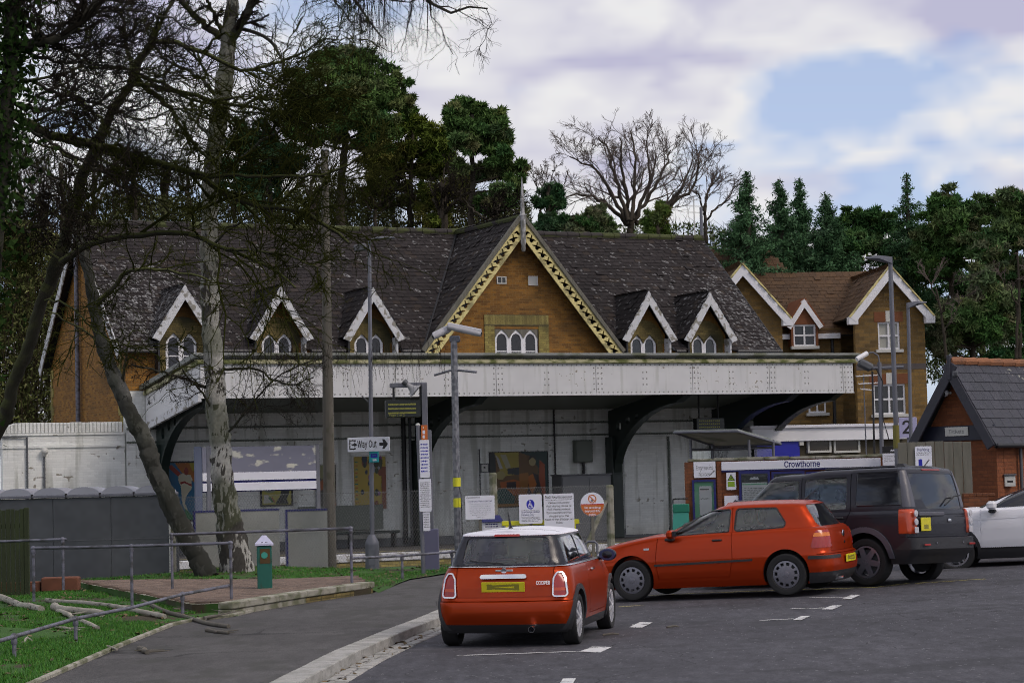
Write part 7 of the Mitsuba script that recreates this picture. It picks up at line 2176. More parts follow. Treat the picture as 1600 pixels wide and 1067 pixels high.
c.add('body', body - bump, 'grey_paint', smooth=28)
c.add('lower_bumper', body ^ bump, pr('bumper_grey', (.022, .022, .026), .5), smooth=28)
for nm, p_ in prs: glass(c, nm, p_, pr('privacy_glass', (.012, .013, .018), .06, specular=.7) if nm in ('rear_window', 'quarter_window') else 'tint_glass')
for s_ in (-1, 1):
    ring = sg.Point(-1.4425, .395).buffer(.53, 40).difference(sg.Point(-1.4425, .395).buffer(.443, 40)).intersection(sg.box(-3, .42, 3, 2))
    ring2 = aff.translate(ring, 2.885, 0)
    for r_ in (ring, ring2): c.add('arch_flare', c.skin(pxz(r_, .45 * s_, 1.2 * s_), -.028, .02), pr('flare_grey', (.075, .075, .095), .4, clearcoat=.6) if r_ is ring else 'flare_grey')
    lm_ = rounded([(.80, .80), (.96, .80), (.96, 1.20), (.80, 1.20)], .02)
    if s_ < 0: lm_ = aff.scale(lm_, -1, 1, origin=(0, 0))
    c.add('rear_lamp', c.skin(pyz(lm_, -2.6, -2.08), -.014, .02, 0), 'lamp_orange')
    for zc, r_ in ((1.115, .055), (.985, .055)):
        k = c.add('lamp_lens', move(lathe([(0, .012), (r_ * .9, .010), (r_, 0)], 20), T(-2.348, s_ * .868, zc, ry=-math.pi / 2)), 'lamp_clear')
    c.add('lamp_lens', move(cbox(-.01, 0, -.06, .06, -.055, .04, .008), T(-2.346, s_ * .868, .865)), 'lamp_clear')
    c.add('door_handle', cbox(-.10, .10, s_ * .952 - .02, s_ * .952 + .02, 1.05, 1.085, .012), 'plastic_dark')
    c.add('door_handle', cbox(-1.08, -.88, s_ * .952 - .02, s_ * .952 + .02, 1.06, 1.095, .012), 'plastic_dark')
    k = c.add('door_mirror', move(cbox(-.06, .07, -.13, .13, -.10, .12, .04), T(.86, s_ * 1.04, 1.30)), 'grey_paint')
    c.add('door_mirror' + k.split('__door_mirror')[1] + '__arm', tube([[.88, s_ * .88, 1.22], [.87, s_ * .98, 1.24]], .03, 8), 'black')
    c.add('bumper_reflector', cbox(-2.452, -2.435, min(s_ * .62, s_ * .80), max(s_ * .62, s_ * .80), .61, .64, .004), 'lamp_red')
    c.add('parking_sensor', move(lathe([(0, .006), (.014, .006), (.014, 0)], 10), T(-2.446, s_ * .42, .65, ry=-math.pi / 2)), 'hubcap')
    c.add('quarter_trim', c.skin(pxz(sg.box(-2.0, 1.79, -1.2, 1.83), .5 * s_, 1.2 * s_), -.004, .004, 1), 'gloss_black')
    c.add('rear_pillar', c.skin(pxz([(-2.30, 1.22), (-2.13, 1.22), (-2.05, 1.80), (-2.2, 1.80)], .72 * s_, 1.2 * s_), -.004, .01, 1), 'flare_grey')
P_ = (.36, .84, .66, 1.055)
c.add('number_plate', cbox(-2.352, -2.338, .42, .72, .84, 1.05, .004), 'plate_yellow', label='square yellow number plate')
c.add('plate_smear', cbox(-2.354, -2.3525, .50, .64, .87, .94, .0005), 'plate_smear')
c.add('tailgate_badge_bar', cbox(-2.352, -2.325, -.02, .76, 1.075, 1.135, .01), 'flare_grey')
c.add('tailgate_oval_badge', move(lathe([(0, .008), (.05, .006), (.055, 0)], 20), T(-2.338, -.20, 1.0, ry=-math.pi / 2) @ np.diag([.55, 1, 1, 1.0])), 'chrome')
c.add('rear_wiper', tube([[-2.315, -.1, 1.24], [-2.315, -.40, 1.38], [-2.30, -.62, 1.40]], .012, 5), 'black')
c.add('high_brake_light', c.skin(pyz(sg.box(-.28, 1.805, .28, 1.822), -2.6, -1.9), -.008, .004, 1), 'lamp_red')
c.add('roof_pod', move(vf(m3d.Manifold.hull_points(np.array([(x, y, z) for x, y, z in ((-.16, -.09, 0), (-.16, .09, 0), (.16, -.06, 0), (.16, .06, 0), (-.08, -.05, .06), (-.08, .05, .06), (.02, -.04, .06), (.02, .04, .06))]))), T(-1.85, .45, 1.855)), 'black')
c.add('roof_step', move(cbox(-1.30, 0, -.62, .62, 0, .035, .02), T(-.55, 0, 1.855)), 'grey_paint')
c.add('spare_carrier', cbox(-2.2, -1.7, -.42, .42, .36, .46, .04), 'black')
fc = ring_(.232, .252).union(sg.Point(0, 0).buffer(.07)).union(spokes(6, .04, .24, .052, .040))
for x in disco['axles']:
    for s_ in (-1, 1): add_wheel(c, x, s_ * .815, .375, .255, .258, fc, 'hubcap', s_, .05, .15)
seats(c, [(.0, (-.40, .40), 1.50), (-.9, (-.5, 0, .5), 1.45)], .75, 1.3)
c.add('dashboard', cbox(.7, 1.15, -.8, .8, .95, 1.18, .06), 'seat_cloth')
c.add('interior_mirror', cbox(.52, .56, -.13, .13, 1.58, 1.67, .015), 'black')
c.add('steering_wheel', move(trimesh.creation.torus(.2, .017, major_sections=24, minor_sections=8), T(.48, -.42, 1.15, ry=1.1)), 'black')
c.add('underbody', box(-2.2, 2.0, -.55, .55, .33, .45), 'black')

# ---------------------------------------------------------- the silver-white crossover
suv = dict(
    W=.93, r=.345, arch=.40, axles=(-1.36, 1.36), floor=.22, cab=(-1.9, .85, .55),
    low=[(.22, -2.05, 2.05, .85, .12, .25, .2, .40, .03, .06), (.36, -2.14, 2.17, .90, .14, .28, .25, .45, .03, .07), (.55, -2.2, 2.22, .928, .14, .30, .28, .48, .03, .08), (.75, -2.19, 2.22, .93, .14, .30, .28, .48, .03, .08), (.95, -2.14, 2.16, .905, .14, .30, .3, .5, .05, .09), (1.06, -2.08, 2.10, .87, .14, .32, .3, .5, .06, .1), (1.085, -2.04, 2.05, .83, .14, .32, .3, .5, .06, .1)],
    zlow=lambda x, z: z + np.clip((z - .55) / .5, 0, 1) * (-.17 * np.clip((x - .85) / 1.3, 0, 1) ** 1.4 + .04 * np.clip((-x + .6) / 2, 0, 1)), crown_low=lambda x: .05 + 0 * x,
    green=[(.95, -2.0, 1.20, .81, .12, .34, .28, .34, .06, .08), (1.085, -1.98, 1.02, .81, .12, .34, .28, .34, .06, .08), (1.25, -1.86, .66, .765, .12, .3, .28, .3, .05, .06), (1.42, -1.72, .22, .71, .12, .26, .26, .28, .05, .05), (1.50, -1.62, -.02, .675, .12, .24, .26, .26, .05, .05), (1.535, -1.55, -.14, .63, .12, .24, .26, .26, .05, .05), (1.55, -1.45, -.24, .56, .12, .24, .26, .26, .05, .05)],
    zgreen=lambda x, z: z - np.clip((z - 1.3) / .25, 0, 1) * .05 * np.clip(np.abs(x + .5) / 1.1, 0, 1) ** 2, crown_green=lambda x: .045 + 0 * x)
be = math.radians(17)
head = np.array([-math.cos(be), math.sin(be)])
gf_ = at(1494, 894, 39.5)
Mw_ = place_car((1.36, .92, 0), gf_, head, pitch=-.02, roll=-.01)
c, body = build('parked_car', 'silver-white crossover car at the right edge, right of the dark 4x4', 'car', suv, Mw_)
sa_ = rounded([(.72, 1.10), (-.30, 1.125), (-.33, 1.475), (.0, 1.455), (.25, 1.375)], .03)
sb_ = rounded([(-.40, 1.125), (-1.15, 1.14), (-1.10, 1.46), (-.43, 1.478)], .03)
sc_ = rounded([(-1.22, 1.145), (-1.72, 1.19), (-1.45, 1.43), (-1.18, 1.455)], .04)
sr_ = rounded([(-.62, 1.12), (.62, 1.12), (.54, 1.44), (-.54, 1.44)], .05)
sw_ = rounded([(-.70, 1.1), (.70, 1.1), (.58, 1.49), (-.58, 1.49)], .05)
prs = [('rear_window', pyz(sr_, -2.4, -1.4)), ('windscreen', pyz(sw_, -.1, 1.5))]
for s_ in (-1, 1):
    for nm, q_ in (('front_window', sa_), ('rear_door_window', sb_), ('quarter_window', sc_)): prs.append((nm, pxz(q_, .4 * s_, 1.2 * s_)))
for nm, p_ in prs: body -= p_
gaps = []
for s_ in (-1, 1):
    gaps += [pxz(sg.LineString([(.88, 1.08), (.90, .40), (-.32, .40), (-.36, 1.5)]).buffer(.006), .4 * s_, 1.2 * s_), pxz(sg.LineString([(-.32, .40), (-1.0, .40), (-1.2, .9), (-1.18, 1.5)]).buffer(.006), .4 * s_, 1.2 * s_), pxz(sg.LineString([(1.9, .86), (.6, .905), (-1.9, .97)]).buffer(.008), .4 * s_, 1.2 * s_)]
for g in gaps: body -= g ^ (c.solid(-.01)[2] - c.solid(.012)[2])
sill = pxz([(-2.5, 0), (2.5, 0), (2.5, .42), (-2.5, .42)], -1.5, 1.5)
c.add('body', body - sill, 'silver_paint', smooth=28)
c.add('sill_cladding', body ^ sill, 'plastic_dark', smooth=28)
for nm, p_ in prs: glass(c, nm, p_, 'privacy_glass')
for s_ in (-1, 1):
    for x in suv['axles']:
        ring = sg.Point(x, .365).buffer(.455, 40).difference(sg.Point(x, .365).buffer(.398, 40)).intersection(sg.box(-3, .3, 3, 2))
        c.add('arch_cladding', c.skin(pxz(ring, .45 * s_, 1.2 * s_), -.014, .02), 'plastic_dark')
    c.add('roof_rail', tube([[-.2, s_ * .60, 1.54], [-.1, s_ * .60, 1.575], [-1.3, s_ * .60, 1.575], [-1.4, s_ * .60, 1.54]], .018, 6), 'chrome')
    for x in (-.12, -1.12): c.add('door_handle', cbox(x - .10, x + .10, s_ * .925 - .025, s_ * .925 + .022, .955, .985, .012), 'silver_paint')
    k = c.add('door_mirror', move(cbox(-.07, .09, -.13, .13, -.07, .08, .04), T(.66, s_ * 1.02, 1.15)), 'silver_paint')
    c.add('door_mirror' + k.split('__door_mirror')[1] + '__base', move(cbox(-.06, .07, -.12, .1, -.05, .0, .015), T(.66, s_ * .98, 1.08)), 'black')
    c.add('headlamp', c.skin(pxz(rounded([(1.75, .78), (2.3, .72), (2.3, .88), (1.80, .90)], .03), .45 * s_, 1.2 * s_), -.004, .02, 0), 'lamp_clear')
    c.add('front_pillar', c.skin(pxz([(.90, 1.09), (.78, 1.09), (.24, 1.385), (-.02, 1.47), (.06, 1.49), (.30, 1.42)], .5 * s_, 1.2 * s_), -.002, .006, 1), 'silver_paint')
fc = ring_(.222, .242).union(sg.Point(0, 0).buffer(.05)).union(spokes(5, .03, .23, .016, .013, split=.045))
for x in suv['axles']:
    for s_ in (-1, 1): add_wheel(c, x, s_ * .80, .345, .225, .246, fc, 'alloy', s_, .04, .4)
c.add('underbody', box(-1.9, 1.7, -.55, .55, .22, .35), 'black')
# ------------------------------------------------------------------ trees
def birch_bark(p, n, uv):
    ang = dr.atan2(n.y, n.x)
    a = fbm(ang * 1.6 + p.x * 2, p.z * 5.5, 3, 3)
    b = fbm(p.x * 3 + 5, p.y * 3, p.z * 1.4, 3)
    c = mix((0.40, 0.395, 0.37), (0.22, 0.215, 0.195), b)
    c = mix(c, (0.075, 0.075, 0.052), smoothstep(4.0, 7.0, p.z) * (0.45 + 0.55 * b))
    base = smoothstep(3.4, 0.6, p.z)
    fiss = fbm(ang * 4.0 + p.x * 3, p.z * 2.4, 7, 3)
    m = mix(a, fiss, base)[0] if False else a * (1 - base) + fiss * base
    lo = 0.57 - 0.19 * base
    c = mix(c, (0.024, 0.021, 0.017), smoothstep(lo, lo + 0.05, m) * 0.95)
    c = c * (0.75 + 0.5 * noise(p.x * 40, p.y * 40, p.z * 22))
    c = mix(c, (0.045, 0.055, 0.020), smoothstep(0.5, 0.62, noise(p.x * 2.5, p.y * 2.5, p.z * 1.2)) * 0.55)
    return c


pr('birch_bark', proc(birch_bark), .85, bump=proc(lambda p, n, uv: 0.03 * fbm(dr.atan2(n.y, n.x) * 2, p.z * 6, 2) , .01))
pr('dark_birch_bark', proc(lambda p, n, uv: mix(birch_bark(p, n, uv), (0.017, 0.018, 0.014), 0.70 + 0.24 * smoothstep(0.30, 0.55, fbm(p.x * 2.2, p.y * 2.2, p.z * 1.9, 4)))), .9, bump=proc(lambda p, n, uv: 0.03 * fbm(dr.atan2(n.y, n.x) * 2, p.z * 6, 2), .01))
pr('mossy_bark', proc(lambda p, n, uv: mix((0.026, 0.023, 0.016), (0.060, 0.072, 0.012), smoothstep(-0.5, 0.9, n.z + 1.1 * (fbm(p.x * 3, p.y * 3, p.z * 3) - 0.45)) * 0.9)), .95)
pr('dark_bark', proc(lambda p, n, uv: mix((0.016, 0.015, 0.011), (0.036, 0.036, 0.024), fbm(p.x * 5, p.y * 5, p.z * 2))), .95)
df('twig', (0.020, 0.017, 0.014))
df('moss_twig', (0.030, 0.034, 0.009))
df('grey_twig', (0.115, 0.095, 0.085))
df('far_bark', (0.060, 0.052, 0.042))
scene['needles'] = {'type': 'twosided', 'bsdf': {'type': 'diffuse', 'reflectance': {'type': 'mesh_attribute', 'name': 'vertex_color'}}}


def tubes(P, R, sides=3):
    """n polylines of k points at once."""
    n, k, _ = P.shape
    t = np.gradient(P, axis=1)
    t /= np.linalg.norm(t, axis=2, keepdims=True) + 1e-12
    a = np.cross(t, np.array([0.31, 0.47, 0.83]))
    a /= np.linalg.norm(a, axis=2, keepdims=True) + 1e-9
    b = np.cross(t, a)
    g = np.arange(sides) * 2 * np.pi / sides
    V = P[:, :, None] + R[:, :, None, None] * (np.cos(g)[:, None] * a[:, :, None] + np.sin(g)[:, None] * b[:, :, None])
    i, j = np.meshgrid(np.arange(k - 1), np.arange(sides), indexing='ij')
    q = np.stack([i * sides + j, i * sides + (j + 1) % sides, (i + 1) * sides + (j + 1) % sides, (i + 1) * sides + j], -1).reshape(-1, 4)
    f = np.vstack([q[:, [0, 1, 2]], q[:, [0, 2, 3]]])
    F = (np.arange(n) * k * sides)[:, None, None] + f[None]
    return V.reshape(-1, 3), F.reshape(-1, 3)


def grow(P, R, m, L, r, ang=(0.5, 1.1), k=6, curl=0.35, droop=0.0, rmin=0.003, tmin=0.15, up=0.0, flat=1.0):
    """m side branches on each of the polylines P (n, k, 3) with radii R (n, k)."""
    n, kk, _ = P.shape
    idx = np.repeat(np.arange(n), m)
    N = len(idx)
    t = r.uniform(tmin, 1, N) ** 0.85 * (kk - 1)
    i = np.clip(t.astype(int), 0, kk - 2); f = (t - i)[:, None]
    p = P[idx, i] * (1 - f) + P[idx, i + 1] * f
    d = P[idx, i + 1] - P[idx, i]
    ln = np.linalg.norm(np.diff(P, axis=1), axis=2).sum(1)[idx]
    d /= np.linalg.norm(d, axis=1, keepdims=True) + 1e-9
    o = r.normal(0, 1, (N, 3)); o[:, 1] *= flat; o -= d * (o * d).sum(1, keepdims=True); o /= np.linalg.norm(o, axis=1, keepdims=True) + 1e-9
    a = r.uniform(*ang, N)[:, None]
    e = d * np.cos(a) + o * np.sin(a); e[:, 2] += up
    e /= np.linalg.norm(e, axis=1, keepdims=True)
    le = (ln * r.uniform(L[0], L[1], N) * (1.15 - 0.6 * t / (kk - 1)))[:, None]
    rad = (R[idx, i] * (1 - f[:, 0]) + R[idx, i + 1] * f[:, 0]) * r.uniform(.42, .68, N)
    Q = np.empty((N, k, 3)); Q[:, 0] = p
    for s in range(1, k):
        Q[:, s] = Q[:, s - 1] + e * le / (k - 1)
        e = e + r.normal(0, curl, (N, 3)) * np.array([1, flat, 1]); e[:, 2] += -droop + up * .3
        e /= np.linalg.norm(e, axis=1, keepdims=True)
    Rr = np.maximum(rad[:, None] * np.linspace(1, .35, k)[None], rmin)
    return Q, Rr


def resample(pts, rad, k):
    pts = np.asarray(pts, float)
    s = np.r_[0, np.cumsum(np.linalg.norm(np.diff(pts, axis=0), axis=1))]
    u = np.linspace(0, s[-1], k)
    out = np.column_stack([Pchip(s, pts[:, i])(u) for i in range(3)])
    return out, np.interp(u, s, rad)


from scipy.interpolate import PchipInterpolator as Pchip


def limb(px, d, w, k=14, jit=0.03, seed=0):
    """A limb through pixels at depths d with pixel widths w."""
    px = np.asarray(px, float)
    d = np.interp(np.linspace(0, 1, len(px)), np.linspace(0, 1, len(np.atleast_1d(d))), np.atleast_1d(d))
    w = np.interp(np.linspace(0, 1, len(px)), np.linspace(0, 1, len(np.atleast_1d(w))), np.atleast_1d(w))
    P, R = resample([at(x, y, q) for (x, y), q in zip(px, d)], np.array([ww * q / FOC / 2 for ww, q in zip(w, d)]), k)
    r = np.random.default_rng(seed)
    P[1:-1] += r.normal(0, jit, (k - 2, 3)) * np.array([.5, 1, .5])
    return P, R


def bare_tree(name, label, trunk, limbs, levels, seed, bark, limb_bark, twig_mat, trunk_sides=14, group=None, swell=0.0):
    t = thing(name, label, 'tree', group)
    r = np.random.default_rng(seed)
    P, R = trunk
    if swell:
        R = R * (1 + swell * r.normal(0, 1, len(R)))
    v_, f_ = tube(P, R, trunk_sides)
    if swell:                                  # ridges, knots and hollows of the bark
        ax = P[np.argmin(np.linalg.norm(v_[:, None] - P[None], axis=2), axis=1)]
        out = (v_ - ax) / (np.linalg.norm(v_ - ax, axis=1, keepdims=True) + 1e-9)
        v_ = v_ + out * ((meshkit.fbm(v_ * np.array([7, 7, 2.2]), 3, seed) - .5) * .16 * R.max() / .4 + (meshkit.fbm(v_ * np.array([16, 16, 6.0]), 2, seed + 1) - .5) * .07 * R.max() / .4)[:, None]
    part(t, 'trunk', (v_, f_), bark, smooth=True)
    LP, LR = [], []
    for p_, r_ in limbs:
        part(t, 'limb', tube(p_, r_, 8), limb_bark, smooth=True)
        q, rr = resample(p_, r_, 14)
        LP.append(q); LR.append(rr)
    cur = (np.array(LP), np.array(LR)) if LP else (P[None], R[None])
    tw = []
    for lv in levels:
        cur = grow(*cur, r=r, **lv)
        tw.append(tubes(*cur, sides=4 if cur[1].max() > .02 else 3))
    part(t, 'twigs', cat(tw), twig_mat, kind='stuff')
    return t


# --- the two birches at the fence
tr = limb([(374, 905), (361, 835), (349, 760), (345, 700), (337, 620), (333, 560), (328, 480), (326, 400), (328, 330), (331, 265), (339, 205), (351, 120), (358, 65), (362, 15), (364, -40)], 45.8, [54, 42, 36, 34, 31, 29, 27, 25, 26, 25, 27, 26, 22, 17, 12], 110, .012, 1)
D = 45.8
L_ = [limb([(356, 75), (372, 45), (390, 12), (402, -25)], [D, 45.4], [17, 9], 14, .02, 2), limb([(342, 58), (312, 32), (284, 4), (262, -30)], [D, 44.8], [12, 6], 14, .03, 3), limb([(348, 50), (332, 20), (320, -15)], [D, 45.4], [8, 4], 14, .03, 4),
      limb([(379, 46), (424, 66), (440, 92), (443, 112), (452, 140)], [D, 44.6], [6, 3], 14, .02, 5), limb([(333, 220), (315, 200), (296, 180), (280, 150)], [D, 47], [6, 3], 14, .03, 6), limb([(330, 608), (300, 596), (262, 582), (205, 570)], [D, 44.8], [6, 2.5], 14, .03, 7),
      limb([(336, 640), (312, 610), (290, 585), (275, 560)], [D, 44.7], [4, 2], 14, .03, 8), limb([(343, 575), (400, 578), (440, 600), (490, 590)], [D, 44.7], [5, 2], 14, .04, 9), limb([(330, 300), (372, 250), (420, 215), (470, 190)], [D, 44.7], [7, 3], 14, .04, 10), limb([(329, 390), (370, 350), (420, 330)], [D, 44.7], [5, 2], 14, .04, 11),
      limb([(345, 165), (310, 120), (270, 100), (230, 60)], [D, 47], [7, 3], 14, .04, 12), limb([(402, -25), (470, -40), (540, -20), (566, 20), (598, 60)], [45.5, 45], [7, 2.5], 14, .03, 13), limb([(402, -25), (520, -60), (640, -25), (672, 2), (704, 20), (735, 12), (762, 14)], [45.5, 45], [8, 2.5], 14, .02, 14), limb([(390, 12), (450, -20), (500, -25), (530, 10), (552, 40)], [45.5, 45], [6, 2], 14, .03, 15),
      limb([(347, 690), (385, 640), (440, 585), (500, 560)], [D, 45], [4, 1.6], 14, .03, 16)]
bare_tree('birch_tree', 'large birch with a pale peeling trunk standing on the verge left of the wooden pole', tr, L_,
          [dict(m=9, L=(.22, .55), droop=.05, k=7, curl=.30, rmin=.006), dict(m=8, L=(.3, .75), droop=.10, k=6, curl=.3, rmin=.0045), dict(m=5, L=(.35, .8), droop=.16, k=5, curl=.25, rmin=.0032)], 11, 'birch_bark', 'dark_bark', 'twig', 28, swell=.03)
# hanging birch twigs at the top of the picture
t = 'birch_tree'
r = np.random.default_rng(12)
hp, hr = [], []
for i in range(95):
    x = r.choice([r.uniform(535, 600), r.uniform(560, 650), r.uniform(655, 700)], p=[.55, .35, .1])
    y0 = r.uniform(-45, 10); ln = r.uniform(40, 150) * (1 if x < 610 else .6)
    dd = r.uniform(44.8, 45.8)
    xs = x + np.cumsum(r.normal(.4, 1.8, 8)); ys = y0 + np.linspace(0, ln, 8)
    hp.append([at(a, b, dd) for a, b in zip(xs, ys)]); hr.append(np.linspace(.007, .003, 8))
hp, hr = np.array(hp), np.array(hr)
h2 = grow(hp, hr, 3, (.12, .35), r, ang=(.3, .8), k=4, droop=.12, rmin=.0025)
part(t, 'hanging_twigs', cat(tubes(hp, hr), tubes(*h2)), 'twig', kind='stuff')
# fine drooping twigs before the girder
hp = []
for i in range(170):
    x = r.uniform(350, 700); y0 = r.uniform(528, 560); dd = r.uniform(44.8, 45.8)
    hp.append([at(a, b, dd) for a, b in zip(x + np.cumsum(r.normal(.5, 2.0, 7)), y0 + np.linspace(0, r.uniform(15, 62), 7))])
part(t, 'hanging_twigs', tubes(np.array(hp), np.tile(np.linspace(.0042, .0022, 7), (170, 1))), 'twig', kind='stuff')

tr = limb([(325, 905), (309, 872), (291, 838), (262, 780), (240, 730), (229, 692), (205, 648), (189, 612), (176, 580), (161, 540), (151, 500), (145, 462), (137, 425), (131, 398), (122, 365), (112, 330), (105, 290)], 45.0, [38, 32, 29, 27, 26, 26, 25, 24, 22, 20, 19, 18, 16, 14, 12, 9, 6], 110, .012, 21)
D = 45.0
L_ = [limb([(148, 480), (175, 450), (200, 425), (215, 420), (270, 425), (330, 440)], [D, 44], [9, 3], 14, .03, 22), limb([(131, 398), (150, 370), (180, 330), (195, 290)], [D, 44.6], [7, 3], 14, .03, 23), limb([(189, 605), (196, 570), (200, 540), (215, 500)], [D, 44.6], [5, 2], 14, .03, 24), limb([(125, 375), (90, 340), (60, 320), (20, 300)], [D, 45.4], [6, 3], 14, .03, 25), limb([(160, 540), (120, 510), (85, 490), (40, 470)], [D, 44.6], [4, 2], 14, .03, 26)]
bare_tree('birch_tree', 'dark leaning birch trunk sloping up to the left behind the handrail', tr, L_,
          [dict(m=7, L=(.25, .6), k=6, curl=.3, droop=.03), dict(m=6, L=(.3, .7), k=6, curl=.3, droop=.06, rmin=.0035), dict(m=4, L=(.3, .7), k=5, rmin=.0028, droop=.06)], 13, 'dark_birch_bark', 'mossy_bark', 'moss_twig', 26, swell=.03)

# --- the nearer mossy oak whose limbs fill the upper left
D = 36.0
tr = limb([(-60, 900), (-32, 760), (-12, 690), (10, 644), (22, 596), (45, 542), (65, 475), (88, 417), (100, 376), (110, 338), (121, 308), (130, 272), (146, 240), (163, 200), (176, 174), (203, 133), (218, 94), (236, 72), (247, 46), (272, -4), (285, -40)], [37, 36, 35, 35], [24, 23, 22, 21, 20, 19, 19, 23, 18, 18, 17, 17, 16, 15, 14, 13, 12, 10, 8, 6, 4], 90, .015, 31)
M_ = [
    ([(150, 232), (200, 243), (244, 254), (300, 270), (346, 300), (383, 315), (420, 324), (458, 328), (495, 342), (524, 362), (545, 380)], [35, 33.5], [13, 4.5]),
    ([(0, 168), (50, 196), (84, 214), (120, 219), (160, 230), (205, 244)], [34, 35], [15, 13]),
    ([(300, 269), (335, 276), (370, 274), (420, 276), (490, 275), (530, 265), (558, 248)], [34, 33], [7, 2.5]),
    ([(222, 88), (236, 71), (262, 64), (300, 77), (346, 97), (374, 107), (398, 107), (416, 114), (452, 134), (480, 150)], [35, 33], [9, 3]),
    ([(398, 107), (440, 97), (462, 88), (477, 82), (494, 68), (535, 61), (560, 68)], [33.4, 33], [5, 1.6]),
    ([(203, 132), (244, 136), (300, 147), (336, 158), (392, 166), (424, 176), (466, 186), (500, 205)], [35, 33], [8, 2.5]),
    ([(212, 118), (250, 128), (290, 152), (336, 165), (370, 174), (411, 180), (467, 187)], [35, 33.5], [6, 2]),
    ([(330, 156), (359, 155), (396, 153), (458, 157), (500, 150)], [34, 33], [5, 2]),
    ([(215, 125), (236, 145), (262, 166), (281, 196), (300, 220), (318, 246), (345, 268)], [35, 34], [9, 3]),
    ([(96, 410), (118, 394), (152, 379), (202, 369), (263, 365), (304, 372), (354, 390), (405, 411), (440, 432), (462, 450)], [35.5, 33], [13, 3]),
    ([(354, 390), (400, 392), (450, 400), (500, 420)], [33.8, 33], [5, 1.8]),
    ([(112, 330), (140, 305), (168, 285), (200, 262)], [35, 34], [7, 3]),
    ([(118, 318), (90, 330), (60, 350), (20, 380)], [35, 36], [6, 2.5]),
    ([(130, 270), (100, 240), (70, 225), (30, 215)], [35, 36], [6, 3]),
    ([(165, 196), (140, 170), (120, 150), (95, 140)], [35, 36], [6, 3]),
    ([(205, 128), (200, 80), (192, 40), (185, -10)], [35, 36], [7, 3]),
    ([(228, 78), (240, 50), (248, 28)], [35, 34.4], [6, 4]),
    ([(176, 172), (230, 185), (280, 170), (330, 190)], [35, 33.5], [4, 1.8]),
    ([(146, 240), (180, 262), (230, 300), (270, 330), (310, 345)], [35, 33.5], [5, 2]),
    ([(70, 470), (110, 480), (150, 520), (200, 540)], [35.5, 34], [4, 1.5]),
    ([(92, 405), (60, 395), (30, 400), (0, 385)], [35.5, 36], [5, 2]),
    ([(60, 210), (110, 190), (170, 150), (230, 120), (290, 112)], [34.5, 33], [5, 2]),
    ([(20, 130), (80, 120), (150, 105), (220, 110), (280, 95)], [34, 33], [5, 2]),
    ([(0, 250), (60, 262), (110, 300), (140, 340)], [34, 33.5], [5, 2]),
    ([(10, 200), (60, 150), (120, 120), (180, 60)], [34, 33.5], [5, 2]),
]
L_ = [limb(p, d, w, 18, .035, 40 + i) for i, (p, d, w) in enumerate(M_)]
bare_tree('oak_tree', 'mossy leaning tree whose crooked limbs spread across the upper left of the view', tr, L_,
          [dict(m=12, L=(.28, .75), k=9, curl=.27, up=.01, rmin=.0085, ang=(.4, 1.0)), dict(m=8, L=(.35, .8), k=7, curl=.33, rmin=.0062, ang=(.4, 1.0)), dict(m=3, L=(.4, .9), k=5, curl=.33, rmin=.0045)], 15, 'mossy_bark', 'mossy_bark', 'moss_twig', 20, swell=.02)
D = 31.0
tr = limb([(-70, 1010), (-40, 720), (-24, 560), (-12, 420), (0, 300), (10, 200), (16, 100), (19, 30), (20, -40)], 31, [30, 28, 26, 25, 25, 24, 24, 23, 22], 24, .03, 71)
M2 = [([(14, 80), (45, 70), (78, 64), (106, 50), (128, 28), (150, 4), (165, -20)], [31, 31.5], [17, 9]), ([(40, 74), (58, 58), (62, 30), (64, -15)], [31, 31], [8, 5]), ([(55, 58), (42, 25), (32, -10)], [31, 31], [6, 3]), ([(75, 40), (110, 34), (140, 16), (215, 18), (260, 28), (300, 48)], [31.3, 33], [6, 2.5]), ([(10, 60), (60, 90), (120, 98), (180, 104)], [31, 32], [7, 2.5]),
      ([(8, 230), (40, 250), (90, 290), (110, 330)], [31, 32], [6, 2]), ([(8, 150), (50, 170), (110, 175), (150, 190)], [31, 32], [7, 2.5]), ([(4, 330), (40, 360), (70, 350), (110, 365)], [31, 32], [5, 2]), ([(14, 110), (50, 130), (100, 150), (150, 160), (200, 185)], [31, 32.5], [7, 2]), ([(12, 30), (60, 50), (100, 75), (170, 70), (230, 90)], [31, 32.5], [6, 2]), ([(10, 190), (70, 215), (120, 250), (180, 275)], [31, 32.5], [6, 2])]
L_ = [limb(p, d, w, 18, .035, 140 + i) for i, (p, d, w) in enumerate(M2)]
ivy_t = bare_tree('ivy_clad_tree', 'dark ivy-clad trunk at the left edge of the view', tr, L_,
                  [dict(m=12, L=(.3, .8), k=9, curl=.28, rmin=.008, ang=(.4, 1.0)), dict(m=8, L=(.35, .8), k=7, curl=.33, rmin=.006, ang=(.4, 1.0)), dict(m=3, L=(.4, .9), k=5, curl=.33, rmin=.0045)], 17, 'dark_bark', 'dark_bark', 'twig', 12)
r = np.random.default_rng(5)


